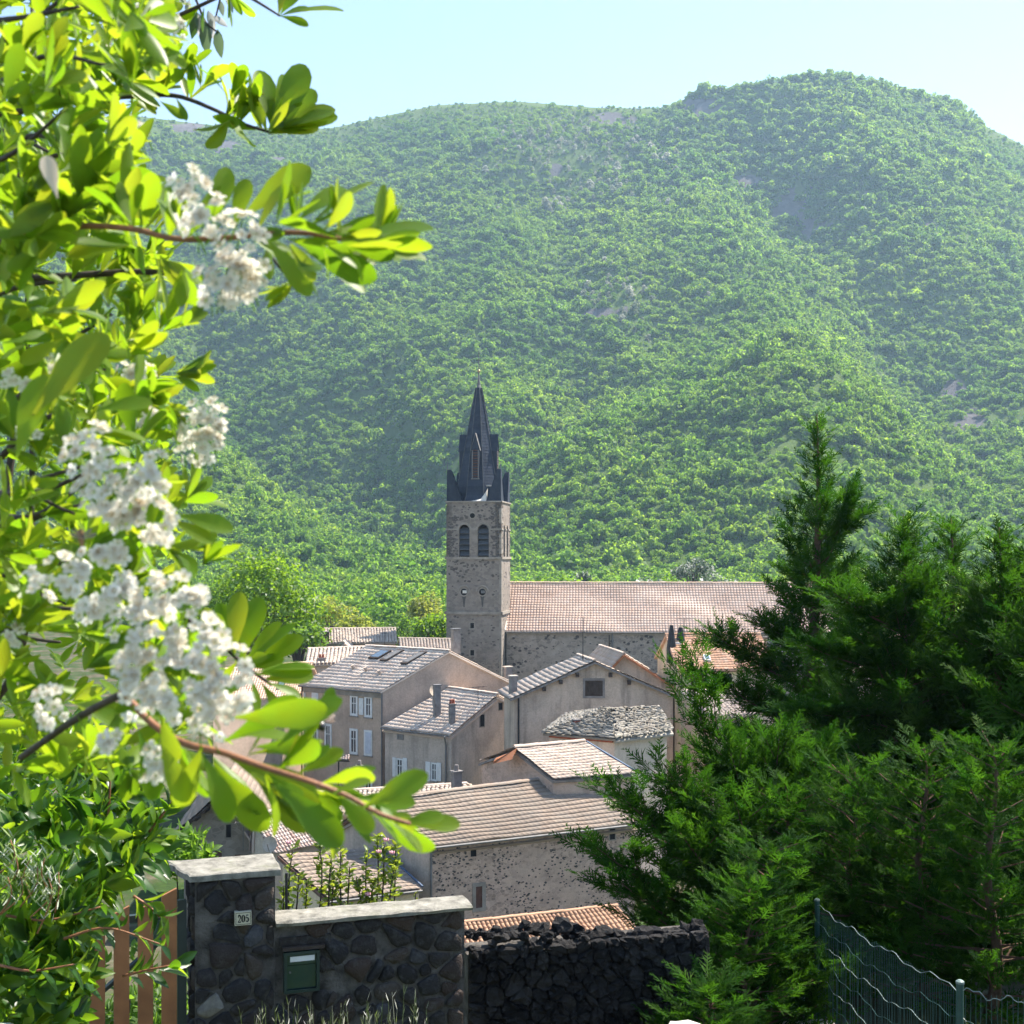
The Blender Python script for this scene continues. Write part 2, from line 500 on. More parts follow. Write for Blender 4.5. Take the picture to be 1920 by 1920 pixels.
def instancer(name, pts, scl, rot, idx, col, label, cat):
    me = bpy.data.meshes.new(name)
    me.vertices.add(len(pts)); me.vertices.foreach_set("co", np.asarray(pts, np.float32).ravel())
    for nm, ty, dat, fld in (("scl", 'FLOAT_VECTOR', scl, "vector"), ("rot", 'FLOAT_VECTOR', rot, "vector"), ("idx", 'INT', idx, "value")):
        at = me.attributes.new(nm, ty, 'POINT')
        at.data.foreach_set(fld, np.asarray(dat, np.int32 if ty == 'INT' else np.float32).ravel())
    o = bpy.data.objects.new(name, me); COL.objects.link(o)
    ng = bpy.data.node_groups.new(name + "_nodes", 'GeometryNodeTree')
    ng.interface.new_socket("Geometry", in_out='INPUT', socket_type='NodeSocketGeometry')
    ng.interface.new_socket("Geometry", in_out='OUTPUT', socket_type='NodeSocketGeometry')
    gi = ng.nodes.new("NodeGroupInput"); go = ng.nodes.new("NodeGroupOutput")
    ip = ng.nodes.new("GeometryNodeInstanceOnPoints")
    ci = ng.nodes.new("GeometryNodeCollectionInfo"); ci.inputs[0].default_value = col
    ci.inputs[1].default_value = True; ci.inputs[2].default_value = True
    def att(nm, ty):
        a = ng.nodes.new("GeometryNodeInputNamedAttribute"); a.data_type = ty; a.inputs[0].default_value = nm
        return [s for s in a.outputs if s.enabled and s.name == "Attribute"][0]
    ng.links.new(gi.outputs[0], ip.inputs["Points"])
    ng.links.new(ci.outputs[0], ip.inputs["Instance"])
    ip.inputs["Pick Instance"].default_value = True
    ng.links.new(att("idx", 'INT'), ip.inputs["Instance Index"])
    ng.links.new(att("rot", 'FLOAT_VECTOR'), ip.inputs["Rotation"])
    ng.links.new(att("scl", 'FLOAT_VECTOR'), ip.inputs["Scale"])
    ng.links.new(ip.outputs[0], go.inputs[0])
    md = o.modifiers.new("instances", 'NODES'); md.node_group = ng
    tag(o, label, cat, kind="stuff")
    return o

# jittered plan grid of trees on the slope
U = []; T = []
sp = 4.15
yy = Y0 + 5
while yy < 1290:
    half = yy * 1150 / F
    n = int(2 * half / sp)
    x = (np.arange(n) + rng.uniform(-0.45, 0.45, n)) * sp - half
    y = yy + rng.uniform(-0.45, 0.45, n) * sp
    u = CU + x / y * F
    ry = 1180 + 90 * np.sin(u / 330.0) + 0.05 * (u - 960)
    t = (y - Y0) / (ry - Y0)
    ok = t < 1.015
    U.append(u[ok]); T.append(t[ok])
    yy += sp
U = np.concatenate(U); T = np.concatenate(T)
TX, TY, TZ = hill_grid(U, T)
tv = HV - TZ / TY * F
bare = bare_amount(U, tv)
vr = np.interp(U, RU, RV)
dens = np.array([noise.noise(Vector((x * 0.02, y * 0.02, 9.0))) for x, y in zip(TX, TY)])
nearridge = np.clip(1 - (tv - vr) / 55.0, 0, 1) * ((U < 1260) | (U > 1840))
keep = (rng.uniform(0, 1, len(U)) > bare * 1.3 - 0.25) & (rng.uniform(0, 1, len(U)) > nearridge * 0.35) & (dens + rng.uniform(0, 0.9, len(U)) > -0.25)
sz = rng.lognormal(0, 0.36, len(U)) * 2.15
bump = np.exp(-(((U - 1480) / 300) ** 2 + ((tv - 300) / 160) ** 2))
sz *= (1 + 0.55 * bump) * (1 - 0.55 * nearridge)
palezone = np.exp(-(((U - 1090) / 120) ** 2 + ((tv - 300) / 60) ** 2)) + 0.7 * np.exp(-(((U - 1180) / 70) ** 2 + ((tv - 560) / 50) ** 2))
sz *= 1 - 0.4 * np.clip(palezone, 0, 1)
idx = rng.integers(0, 5, len(U))
idx = np.where(rng.uniform(0, 1, len(U)) < palezone * 0.6, 5, idx)
pts = np.stack([TX, TY, TZ - 0.1 * sz], -1)[keep]
# the wood runs on across the valley floor behind the village
fx = []
for yv in np.arange(265, Y0 + 10, 4.6):
    n = int(2 * yv * 1100 / F / 4.6)
    x = (np.arange(n) + rng.uniform(-0.4, 0.4, n)) * 4.6 - yv * 1100 / F
    for a_ in x: fx.append((a_, yv + rng.uniform(-3, 3)))
fx = np.array([(x, y, ground_z(x, y) + 0.6) for x, y in fx])
s3 = np.stack([sz * rng.uniform(0.85, 1.2, len(U)), sz * rng.uniform(0.85, 1.2, len(U)), sz * rng.uniform(0.85, 1.3, len(U))], -1)[keep]
r3 = np.stack([np.zeros(len(U)), np.zeros(len(U)), rng.uniform(0, 6.28, len(U))], -1)[keep]
fs_ = np.clip(rng.lognormal(0, 0.3, len(fx)) * 2.3, 1.4, 3.3)
pts = np.concatenate([pts, fx]); s3 = np.concatenate([s3, np.stack([fs_, fs_, fs_ * 1.1], -1)]); r3 = np.concatenate([r3, np.stack([fs_ * 0, fs_ * 0, rng.uniform(0, 6.28, len(fx))], -1)])
idx = np.concatenate([idx[keep], rng.integers(0, 5, len(fx))])
instancer("hillside_woodland", pts, s3, r3, idx, wood_col, "dense green broadleaf woodland covering the whole mountain slope", "woodland")
print("hill trees", len(pts))
# ------------------------------------------------------------------ village materials
M_GREIGE = m_plaster("plaster_greige", (0.52, 0.40, 0.31), (0.3, 0.23, 0.185), 0.3)
M_GREY = m_plaster("plaster_grey", (0.52, 0.43, 0.355), (0.15, 0.135, 0.12), 0.5)
M_DIRTY = m_plaster("plaster_weathered", (0.50, 0.41, 0.325), (0.10, 0.09, 0.08), 0.7)
M_CREAM = m_plaster("plaster_cream", (0.66, 0.55, 0.40), (0.35, 0.3, 0.24), 0.3)
M_PALE = m_plaster("plaster_pale", (0.54, 0.47, 0.39), (0.22, 0.19, 0.165), 0.45)
M_RUBBLE = m_rubble("rubble_pink", (0.56, 0.41, 0.315), (0.2, 0.15, 0.12), (0.46, 0.33, 0.26), 5.5)
M_CHURCH = m_rubble("rubble_grey", (0.36, 0.305, 0.255), (0.12, 0.105, 0.095), (0.27, 0.23, 0.19), 2.8)
M_TOWER = m_rubble("tower_stone", (0.27, 0.23, 0.195), (0.14, 0.12, 0.105), (0.225, 0.19, 0.16), 2.6)
M_ASHLAR = m_plain("dressed_stone", (0.29, 0.255, 0.215), 0.9, 2.0, 0.25, 0.5, 0.15)
M_WEATHER = m_plain("limestone_weathering", (0.62, 0.58, 0.52), 0.85, 2.0, 0.2, 0.4, 0.15)
M_DARKSTONE = m_plain("dark_field_stone", (0.085, 0.076, 0.072), 0.9, 5.0, 0.45, 0.6, 0.15)
M_TOWERSTONE = m_plain("brown_field_stone", (0.115, 0.1, 0.09), 0.9, 5.0, 0.4, 0.6, 0.15)
M_LEAD = m_plain("dark_lead", (0.075, 0.08, 0.088), 0.6, 5, 0.2, 0.2)
M_SLATE = m_tile("spire_slate", [(0.026, 0.034, 0.052), (0.042, 0.053, 0.077), (0.034, 0.043, 0.065)], (0.10, 0.11, 0.11), 0.25, 3.0)
M_T_GREY = m_tile("tile_greybrown", [(0.43, 0.33, 0.26), (0.53, 0.425, 0.345), (0.58, 0.48, 0.40), (0.45, 0.34, 0.27)], (0.49, 0.435, 0.365), 0.5)
M_T_GREY_LIFT = m_tile("tile_greybrown_lifted", [(0.60, 0.455, 0.355), (0.69, 0.56, 0.455), (0.73, 0.61, 0.505), (0.61, 0.46, 0.36)], (0.61, 0.53, 0.44), 0.5)  # copy of the tile, lightened to make up for weak sun on its slopes
M_T_BARN = m_tile("tile_barn", [(0.285, 0.215, 0.165), (0.335, 0.26, 0.2), (0.305, 0.235, 0.185)], (0.35, 0.32, 0.275), 0.5, 0.8)
M_T_NAVE = m_tile("tile_salmon", [(0.77, 0.515, 0.375), (0.81, 0.57, 0.435), (0.78, 0.535, 0.395), (0.83, 0.61, 0.48)], (0.75, 0.585, 0.47), 0.4, 0.6)
M_T_ORANGE = m_tile("tile_orange", [(0.52, 0.28, 0.165), (0.60, 0.36, 0.23), (0.50, 0.26, 0.155), (0.64, 0.43, 0.30)], (0.55, 0.42, 0.32), 0.4)
M_T_TERRA = m_tile("tile_terracotta", [(0.46, 0.27, 0.165), (0.52, 0.315, 0.2), (0.43, 0.24, 0.15)], (0.48, 0.34, 0.24), 0.3)
M_T_STRIPE = m_tile("tile_striped", [(0.42, 0.25, 0.2), (0.56, 0.48, 0.43), (0.48, 0.33, 0.27), (0.6, 0.54, 0.49)], (0.5, 0.46, 0.4), 0.4)
M_LAUZE = m_tile("stone_slabs", [(0.17, 0.145, 0.115), (0.27, 0.245, 0.21), (0.35, 0.32, 0.275), (0.21, 0.19, 0.155)], (0.3, 0.28, 0.22), 0.5, 2.5)
M_WOOD_D = m_plain("dark_timber", (0.055, 0.04, 0.032), 0.8, 4, 0.3, 0.4)
M_BOARD = m_plain("brown_bargeboard", (0.13, 0.065, 0.045), 0.7, 4, 0.25, 0.3)
M_ORANGEW = m_plain("orange_bargeboard", (0.36, 0.14, 0.06), 0.6, 3, 0.25, 0.3)
M_WHITE = m_plain("white_paint", (0.72, 0.71, 0.68), 0.6, 3, 0.1, 0.2)
M_BLUEGREY = m_plain("pale_blue_shutter", (0.55, 0.58, 0.64), 0.6, 3, 0.12, 0.2)
M_BROWNS = m_plain("brown_shutter", (0.10, 0.048, 0.035), 0.7, 6, 0.25, 0.3)
M_GLASS = m_glass("window_glass")
M_SKYL = m_glass("skylight_glass", (0.10, 0.14, 0.19))
M_ZINC = m_plain("zinc", (0.17, 0.165, 0.16), 0.65, 5, 0.2, 0.2, 0.3, 0.2)
M_FLASH = m_plain("blue_flashing", (0.075, 0.11, 0.17), 0.6, 3, 0.2, 0.2)
M_BRICK = m_plain("red_brick", (0.30, 0.085, 0.05), 0.85, 6, 0.3, 0.5)
M_CEMENT = m_plain("cement_render", (0.22, 0.2, 0.185), 0.9, 3, 0.3, 0.5)
M_BLACK = m_plain("black_iron", (0.022, 0.022, 0.024), 0.6, 5, 0.2, 0.2)
M_INSHADE = m_plain("painted_inner_shade", (0.012, 0.011, 0.011), 0.9, 2, 0.2, 0.1)  # near-black colour standing for the shade inside openings
M_BRASS = m_plain("gilded_cross", (0.42, 0.34, 0.17), 0.4, 5, 0.1, 0.1, 0.5, 0.7)

# ------------------------------------------------------------------ roof tiles
def tile_mesh(e0, e1, r1, r0, tw, th, kind='canal', lift=0.05, jit=0.15, seed=1, mat=None, hs=1.0):
    """overlapping tiles over the slope eave-left, eave-right, ridge-right, ridge-left"""
    r = np.random.default_rng(seed)
    e0, e1, r1, r0 = [np.array(p, float) for p in (e0, e1, r1, r0)]
    nc = max(2, int(round((np.linalg.norm(e1 - e0) + np.linalg.norm(r1 - r0)) / 2 / tw)))
    nr = max(2, int(round((np.linalg.norm(r0 - e0) + np.linalg.norm(r1 - e1)) / 2 / th)))
    nrm = np.cross(e1 - e0, r0 - e0); nrm /= np.linalg.norm(nrm)
    if nrm[2] < 0: nrm = -nrm
    if kind == 'canal':
        prof = [(0.08, 0.0), (0.22, 0.75), (0.5, 1.0), (0.78, 0.75), (0.92, 0.0)]; hh = 0.075 * tw / 0.25
    elif kind == 'flat':
        prof = [(0.0, 0.9), (0.12, 1.0), (0.28, 0.35), (0.65, 0.3), (0.97, 0.8)]; hh = 0.03
    else:
        prof = [(0.02, 0.5), (0.3, 1.0), (0.6, 0.8), (0.98, 0.4)]; hh = 0.035
    hh *= hs; prof = np.array(prof); m = len(prof)
    I, J = np.meshgrid(np.arange(nr), np.arange(nc), indexing='ij')
    I = I.ravel(); J = J.ravel(); N = len(I)
    slip = r.normal(0, jit * 0.25, N)
    t0 = (I - 0.04 + slip * 0.6) / nr; t1 = (I + 1.02) / nr
    off = (0.5 * (I % 2) if kind == 'lauze' else np.zeros(N))
    dw = r.normal(0, jit * 0.12, N)
    wid = np.clip(1 + r.normal(0, jit * 0.5, N), 0.6, 1.5) if kind == 'lauze' else np.ones(N)
    z0 = lift + r.uniform(-0.3, 0.5, N) * jit * lift * 2; z1 = 0.012 + np.zeros(N)
    V = np.zeros((N, 3 * m, 3))
    sag = lambda S, Tt: -0.05 * np.sin(np.pi * np.clip(S, 0, 1)) * np.sin(np.pi * np.clip(Tt, 0, 1)) + 0.018 * np.sin(S * 17 + Tt * 5 + seed) + 0.012 * np.sin(Tt * 13 + S * 29)
    for q in range(m):
        S = np.clip((J + dw + off + 0.5 + (prof[q, 0] - 0.5) * wid) / nc, -0.004, 1.004)
        for ring, (tt, zz) in enumerate(((t0, z0), (t1, z1))):
            Tt = tt if kind != 'lauze' or ring else tt + r.normal(0, 0.25 / nr, N)
            S_ = S
            pe = e0 + (e1 - e0) * S_[:, None]; pr = r0 + (r1 - r0) * S_[:, None]
            p = pe + (pr - pe) * Tt[:, None]
            V[:, ring * m + q] = p + nrm * (zz + prof[q, 1] * hh + sag(S_, Tt))[:, None]
        V[:, 2 * m + q] = V[:, q] - nrm * (z0 + prof[q, 1] * hh * (0.0 if kind == 'flat' else 0.35) - 0.004)[:, None]
    f = []
    for q in range(m - 1):
        f.append((q, q + 1, m + q + 1, m + q))
        f.append((2 * m + q, 2 * m + q + 1, q + 1, q))
    f = np.array(f)
    Fa = (f[None] + (np.arange(N) * 3 * m)[:, None, None]).reshape(-1, 4)
    rnd = np.repeat(np.clip(r.beta(2, 2, N) , 0, 0.999), len(f))
    return V.reshape(-1, 3), Fa, rnd

def roof_slope(parent, e0, e1, r1, r0, mat, deck, tw=0.24, th=0.36, kind='canal', lift=0.05, jit=0.15, seed=1, thick=0.14, name="roof", hs=1.0):
    e0, e1, r1, r0 = [Vector(p) for p in (e0, e1, r1, r0)]
    n = (e1 - e0).cross(r0 - e0).normalized()
    if n.z < 0: n = -n
    thick = thick + abs((r1 - e0).dot(n)) * 0.35
    lo = [p - n * thick for p in (e0, e1, r1, r0)]
    dev = abs((r1 - e0).dot(n)) * 0.35 + 0.03
    top = [p - n * min(dev, thick - 0.02) for p in (e0, e1, r1, r0)]
    m = MB(); m.hexa(lo + top)
    ro = m.build(name, deck, parent)
    Vt, Ft, rr = tile_mesh(e0, e1, r1, r0, tw, th, kind, lift, jit, seed, hs=hs)
    t = build("roof_tiles", Vt, Ft, mat, ro, rnd=rr, kind="stuff")
    return ro

def ridge_cap(parent, a, b, mat, r=0.13, step=0.42, seed=0):
    a = Vector(a); b = Vector(b); d = (b - a); L = d.length; d.normalize()
    side = d.cross(Vector((0, 0, 1))).normalized(); up = side.cross(d)
    rr = random.Random(seed)
    V = []; Fc = []; n = max(2, int(L / step))
    for i in range(n):
        p0 = a + d * (L * i / n - 0.02); p1 = a + d * (L * (i + 1) / n)
        z0 = rr.uniform(0.0, 0.02); base = len(V)
        for p, rad in ((p0, r * 0.92), (p1, r)):
            for k_ in range(6):
                an = math.pi * k_ / 5
                V.append(p + side * math.cos(an) * rad * 1.15 + up * (math.sin(an) * rad * 0.75 + z0))
        for k_ in range(5): Fc.append((base + k_, base + k_ + 1, base + 6 + k_ + 1, base + 6 + k_))
        Fc.append(tuple(base + 6 + k_ for k_ in range(6)))
    return build("ridge_tiles", V, Fc, mat, parent, rnd=[rr.random() for _ in Fc])

def v3(p, z): return Vector((p[0], p[1], z))
def mid(a, b, t=0.5): return Vector((a[0] + (b[0] - a[0]) * t, a[1] + (b[1] - a[1]) * t))

def wall_body(parent, foot, zb, tops, mat, apex=None, name="wall"):
    """closed wall shell; apex = {edge index: (share along the edge, z)}"""
    n = len(foot); V = []; Fc = []
    for i, p in enumerate(foot): V.append(v3(p, zb))
    for i, p in enumerate(foot): V.append(v3(p, tops[i]))
    for i in range(n):
        j = (i + 1) % n
        if apex and i in apex:
            t, z = apex[i]
            V.append(v3(mid(foot[i], foot[j], t), z))
            Fc.append((i, j, n + j, len(V) - 1, n + i))
        else:
            Fc.append((i, j, n + j, n + i))
    return build(name, V, Fc, mat, parent)

class Wall:
    """a vertical wall face from A to B (plan), used to set out openings measured in the photograph"""
    def __init__(s, A, B):
        s.A = Vector((A[0], A[1], 0)); s.B = Vector((B[0], B[1], 0))
        s.d = (s.B - s.A).normalized()
        s.n = Vector((s.d.y, -s.d.x, 0))
        if s.n.dot(-(s.A + s.B) * 0.5) < 0: s.n = -s.n
    def at(s, u, v):
        k_ = (u - CU) / F
        den = s.d.x - k_ * s.d.y
        t = (k_ * s.A.y - s.A.x) / den
        Yd = s.A.y + s.d.y * t
        return t, -(v - HV) / F * Yd
    def rect(s, u0, v0, u1, v1):
        a0, z0 = s.at(u0, (v0 + v1) / 2); a1, _ = s.at(u1, (v0 + v1) / 2)
        uc = (u0 + u1) / 2
        _, zt = s.at(uc, v0); _, zb = s.at(uc, v1)
        return min(a0, a1), max(a0, a1), zb, zt
    def box(s, m, a, n, z): m.box(s.A, s.d, s.n, a, n, z); return m

def window(par, W, u0, v0, u1, v1, frame=M_WHITE, fill=M_GLASS, fw=0.09, sill=True, bars=True, name="window", sur=None):
    a0, a1, z0, z1 = W.rect(u0, v0, u1, v1)
    m = MB()
    m.box(W.A, W.d, W.n, (a0, a0 + fw), (-0.05, 0.05), (z0, z1)); m.box(W.A, W.d, W.n, (a1 - fw, a1), (-0.05, 0.05), (z0, z1))
    m.box(W.A, W.d, W.n, (a0 + fw, a1 - fw), (-0.05, 0.047), (z1 - fw, z1)); m.box(W.A, W.d, W.n, (a0 + fw, a1 - fw), (-0.05, 0.047), (z0, z0 + fw))
    w = m.build(name, frame, par)
    g_ = MB().box(W.A, W.d, W.n, (a0 + fw, a1 - fw), (-0.04, 0.012), (z0 + fw, z1 - fw)).build("pane", fill, w)
    if bars:
        b = MB(); c = (a0 + a1) / 2
        b.box(W.A, W.d, W.n, (c - 0.03, c + 0.03), (0.0, 0.035), (z0 + fw, z1 - fw))
        zz = z0 + (z1 - z0) * 0.6
        b.box(W.A, W.d, W.n, (a0 + fw, a1 - fw), (0.0, 0.030), (zz - 0.025, zz + 0.025))
        b.build("glazing_bar", frame, w)
    if sill:
        MB().box(W.A, W.d, W.n, (a0 - 0.06, a1 + 0.06), (-0.02, 0.12), (z0 - 0.08, z0 - 0.002)).build("sill", sur or M_ASHLAR, w)
    return w

def shutter(par, W, u0, v0, u1, v1, mat=M_WHITE, n=(0.02, 0.075)):
    a0, a1, z0, z1 = W.rect(u0, v0, u1, v1)
    s_ = MB().box(W.A, W.d, W.n, (a0, a1), n, (z0, z1)).build("shutter", mat, par)
    b = MB()
    for f in (0.18, 0.8): b.box(W.A, W.d, W.n, (a0 + 0.03, a1 - 0.03), (n[1] - 0.01, n[1] + 0.025), (z0 + (z1 - z0) * f - 0.04, z0 + (z1 - z0) * f + 0.04))
    b.build("batten", mat, s_)
    return s_

def opening(par, W, u0, v0, u1, v1, mat=M_INSHADE, sur=M_ASHLAR, fw=0.10, name="opening"):
    a0, a1, z0, z1 = W.rect(u0, v0, u1, v1)
    m = MB()
    m.box(W.A, W.d, W.n, (a0 - fw, a0), (-0.05, 0.025), (z0 - fw, z1 + fw)); m.box(W.A, W.d, W.n, (a1, a1 + fw), (-0.05, 0.025), (z0 - fw, z1 + fw))
    m.box(W.A, W.d, W.n, (a0, a1), (-0.05, 0.022), (z1, z1 + fw)); m.box(W.A, W.d, W.n, (a0, a1), (-0.05, 0.022), (z0 - fw, z0))
    w = m.build(name, sur, par)
    MB().box(W.A, W.d, W.n, (a0, a1), (-0.05, 0.006), (z0, z1)).build("dark_panel", mat, w)  # flat panel on the uncut wall; the default near-black paints in inner shade
    return w

def stones_on(par, W, rects, n, smin, smax, mat, seed, proud=0.03, name="field_stones", clus=0.55, avoid=()):
    """dark field stones bedded in a far rubble wall, too small to pick out singly"""
    r = random.Random(seed); V = []; Fc = []
    tot = 0; tries = 0
    while tot < n and tries < n * 12:
        tries += 1
        a0, a1, z0, z1 = r.choice(rects)
        a = r.uniform(a0, a1); z = r.uniform(z0, z1)
        if noise.noise(Vector((a * 0.55, z * 0.8, seed))) + r.uniform(-0.5, 0.5) < clus - 0.6: continue
        if any(x0 - 0.1 < a < x1 + 0.1 and y0 - 0.1 < z < y1 + 0.1 for x0, x1, y0, y1 in avoid): continue
        w = r.uniform(smin, smax); h = w * r.uniform(0.45, 0.85); k_ = r.randint(5, 7); ph = r.uniform(0, 6.28)
        b = len(V)
        for ring, (sc, dn) in enumerate(((1.0, -0.02), (0.82, proud * r.uniform(0.5, 1.2)))):
            for i in range(k_):
                an = ph + 2 * math.pi * i / k_
                q = r.uniform(0.8, 1.15) if ring == 0 else 1.0
                if ring == 0: px, pz = math.cos(an) * w * 0.5 * q, math.sin(an) * h * 0.5 * q; V.append(W.A + W.d * (a + px) + W.n * dn + Vector((0, 0, z + pz)))
                else:
                    p0 = V[b + i]; cc_ = W.A + W.d * a + Vector((0, 0, z)) - W.n * 0.02
                    V.append(cc_ + (p0 - cc_) * sc + W.n * (dn + 0.02))
        for i in range(k_):
            j = (i + 1) % k_
            Fc.append((b + i, b + j, b + k_ + j, b + k_ + i))
        Fc.append(tuple(b + k_ + i for i in range(k_)))
        tot += 1
    return build(name, V, Fc, mat, par, kind="stuff")

def chimney(par, c, w, h, mat=M_CEMENT, pots=1, capm=None, name="chimney", rot=0.5):
    c = Vector(c); ux = Vector((math.cos(rot), math.sin(rot), 0)); un = Vector((-math.sin(rot), math.cos(rot), 0))
    m = MB(); m.box(c, ux, un, (-w / 2, w / 2), (-w * 0.4, w * 0.4), (-0.6, h))
    o = m.build(name, mat, par)
    t = MB(); t.box(c, ux, un, (-w * 0.62, w * 0.62), (-w * 0.52, w * 0.52), (h, h + 0.07))
    t.build("chimney_cap", capm or M_CEMENT, o)
    q = MB()
    for i in range(pots):
        x = (i - (pots - 1) / 2) * w * 0.5
        q.cyl(c + ux * x + Vector((0, 0, h + 0.07)), 0.11, 0.09, 0.28, 8)
    if pots: q.build("chimney_pot", M_BRICK if pots > 1 else mat, o)
    return o

def gutter(par, a, b, r=0.07, name="gutter", mat=M_ZINC):
    return MB().tube([a, b], r, 6).build(name, mat, par)
def pipe(par, pts, r=0.05, mat=M_ZINC):
    return MB().tube(pts, r, 6).build("downpipe", mat, par)

def ext(a, b, d):
    """b moved on by d metres beyond a->b"""
    a = Vector(a); b = Vector(b); return b + (b - a).normalized() * d

def gable_house(name, label, foot, zb, ze, zr, wallm, tilem, ridge='AB', og=0.25, oe=0.35, tw=0.24, th=0.36, kind='canal',
                lift=0.05, jit=0.15, seed=1, ra=0.5, rb=0.5, deck=None, zeb=None, cat="house", ridge_m=None, soffit=None, hs=1.0):
    """foot = A front-left, B front-right, C back-right, D back-left (plan)"""
    A, B, C, D = [Vector((p[0], p[1])) for p in foot]
    zeb = ze if zeb is None else zeb
    h = thing(name, label, cat, v3((A + B + C + D) / 4, zb))
    deck = deck or tilem
    if ridge == 'AB':
        R0 = mid(A, D, ra); R1 = mid(B, C, rb)
        wall_body(h, [A, B, C, D], zb, [ze, ze, zeb, zeb], wallm, {1: (rb, zr), 3: (1 - ra, zr)})
        E0, E1, E2, E3 = v3(A, ze), v3(B, ze), v3(C, zeb), v3(D, zeb)
    else:
        R0 = mid(A, B, ra); R1 = mid(D, C, rb)
        wall_body(h, [A, B, C, D], zb, [ze, zeb, zeb, ze], wallm, {0: (ra, zr), 2: (1 - rb, zr)})
        # slopes: left (D..A) and right (B..C)
        E0, E1, E2, E3 = v3(D, ze), v3(A, ze), v3(B, zeb), v3(C, zeb)
        R0, R1 = R1, R0
    r0, r1 = v3(R0, zr + 0.14), v3(R1, zr + 0.14)
    E0, E1, E2, E3 = [e + Vector((0, 0, 0.14)) for e in (E0, E1, E2, E3)]
    r0, r1 = ext(r1, r0, og), ext(r0, r1, og)
    e0, e1 = ext(E1, E0, og), ext(E0, E1, og)
    e2, e3 = ext(E3, E2, og), ext(E2, E3, og)
    f0, f1 = ext(r0, e0, oe), ext(r1, e1, oe)
    f2, f3 = ext(r1, e2, oe), ext(r0, e3, oe)
    a = roof_slope(h, f0, f1, r1, r0, tilem, deck, tw, th, kind, lift, jit, seed, hs=hs)
    b = roof_slope(h, f2, f3, r0, r1, tilem, deck, tw, th, kind, lift, jit, seed + 1, hs=hs)
    ridge_cap(a, r0 + Vector((0, 0, 0.05)), r1 + Vector((0, 0, 0.05)), ridge_m or tilem, seed=seed)
    return dict(o=h, A=A, B=B, C=C, D=D, f0=f0, f1=f1, f2=f2, f3=f3, r0=r0, r1=r1, slope=a, back=b)
# ------------------------------------------------------------------ church
def rot2(a): return Vector((math.cos(a), math.sin(a)))
TA = math.radians(-9)
fd = rot2(TA); sd = Vector((-fd.y, fd.x))
FR = Vector((-1.05, 125.6)); TWD = 5.5
FL = FR - fd * TWD; BR = FR + sd * TWD; BL = FL + sd * TWD
tower = thing("church_tower", "tall square stone bell tower with dark slate spire beside the salmon church roof", "tower", v3((FL + BR) / 2, -18))
zt, zs1, zs2, zbase = 5.15, -0.33, -5.75, -18.5
WF = Wall(FL, FR); WS = Wall(FR, BR); WLf = Wall(BL, FL); WB = Wall(BR, BL)
WLf.n = Vector((-fd.x, -fd.y, 0)); WB.n = Vector((sd.x, sd.y, 0))
# belfry stage has real arched openings: piers, spandrels and a painted dark core behind louvres
def arched_wall(par, W, L, z0, z1, ops, mat, name, th=0.6):
    """wall panel from 0..L, z0..z1 with arched openings (a0, a1, sill z, spring z)"""
    m = MB()
    cur = 0.0
    for (a0, a1, zsill, zsp) in ops:
        m.box(W.A, W.d, W.n, (cur, a0), (-th, 0), (z0, z1))
        m.box(W.A, W.d, W.n, (a0, a1), (-th, 0), (z0, zsill))
        r = (a1 - a0) / 2; c = (a0 + a1) / 2; N = 8
        for i in range(N):
            t0 = math.pi - math.pi * i / N; t1 = math.pi - math.pi * (i + 1) / N
            x0, x1 = c + r * math.cos(t0), c + r * math.cos(t1)
            y0, y1 = zsp + r * math.sin(t0), zsp + r * math.sin(t1)
            q = lambda a, n, z: W.A + W.d * a + W.n * n + Vector((0, 0, z))
            m.hexa([q(x0, -th, y0), q(x1, -th, y1), q(x1, 0, y1), q(x0, 0, y0), q(x0, -th, z1), q(x1, -th, z1), q(x1, 0, z1), q(x0, 0, z1)])
        cur = a1
    m.box(W.A, W.d, W.n, (cur, L), (-th, 0), (z0, z1))
    return m.build(name, mat, par)
wall_body(tower, [FL, FR, BR, BL], zbase, [zs1] * 4, M_TOWER, name="tower_shaft")
belf = None
for W, nm in ((WF, "belfry_wall"), (WS, "belfry_wall"), (WLf, "belfry_wall"), (WB, "belfry_wall")):
    L = (W.B - W.A).length
    s_ = L / TWD
    ops = [(1.28, 2.32, -0.31, 2.45), (3.15, 4.25, -0.31, 2.45)] if W is WF else [(1.3, 2.3, -0.31, 2.45), (3.2, 4.2, -0.31, 2.45)]
    bw = arched_wall(tower, W, L, zs1 + 0.001, zt, ops, M_TOWER, nm)
    for (a0, a1, zsill, zsp) in ops:
        for i in range(5):
            zz = zsill + 0.25 + i * 0.55
            lv = MB()
            q = lambda a, n, z: W.A + W.d * a + W.n * n + Vector((0, 0, z))
            lv.hexa([q(a0, -0.12, zz - 0.05), q(a1, -0.12, zz - 0.05), q(a1, -0.10, zz), q(a0, -0.10, zz),
                     q(a0, -0.5, zz + 0.42), q(a1, -0.5, zz + 0.42), q(a1, -0.48, zz + 0.47), q(a0, -0.48, zz + 0.47)])
            lv.build("louvre_board", M_LEAD, bw)
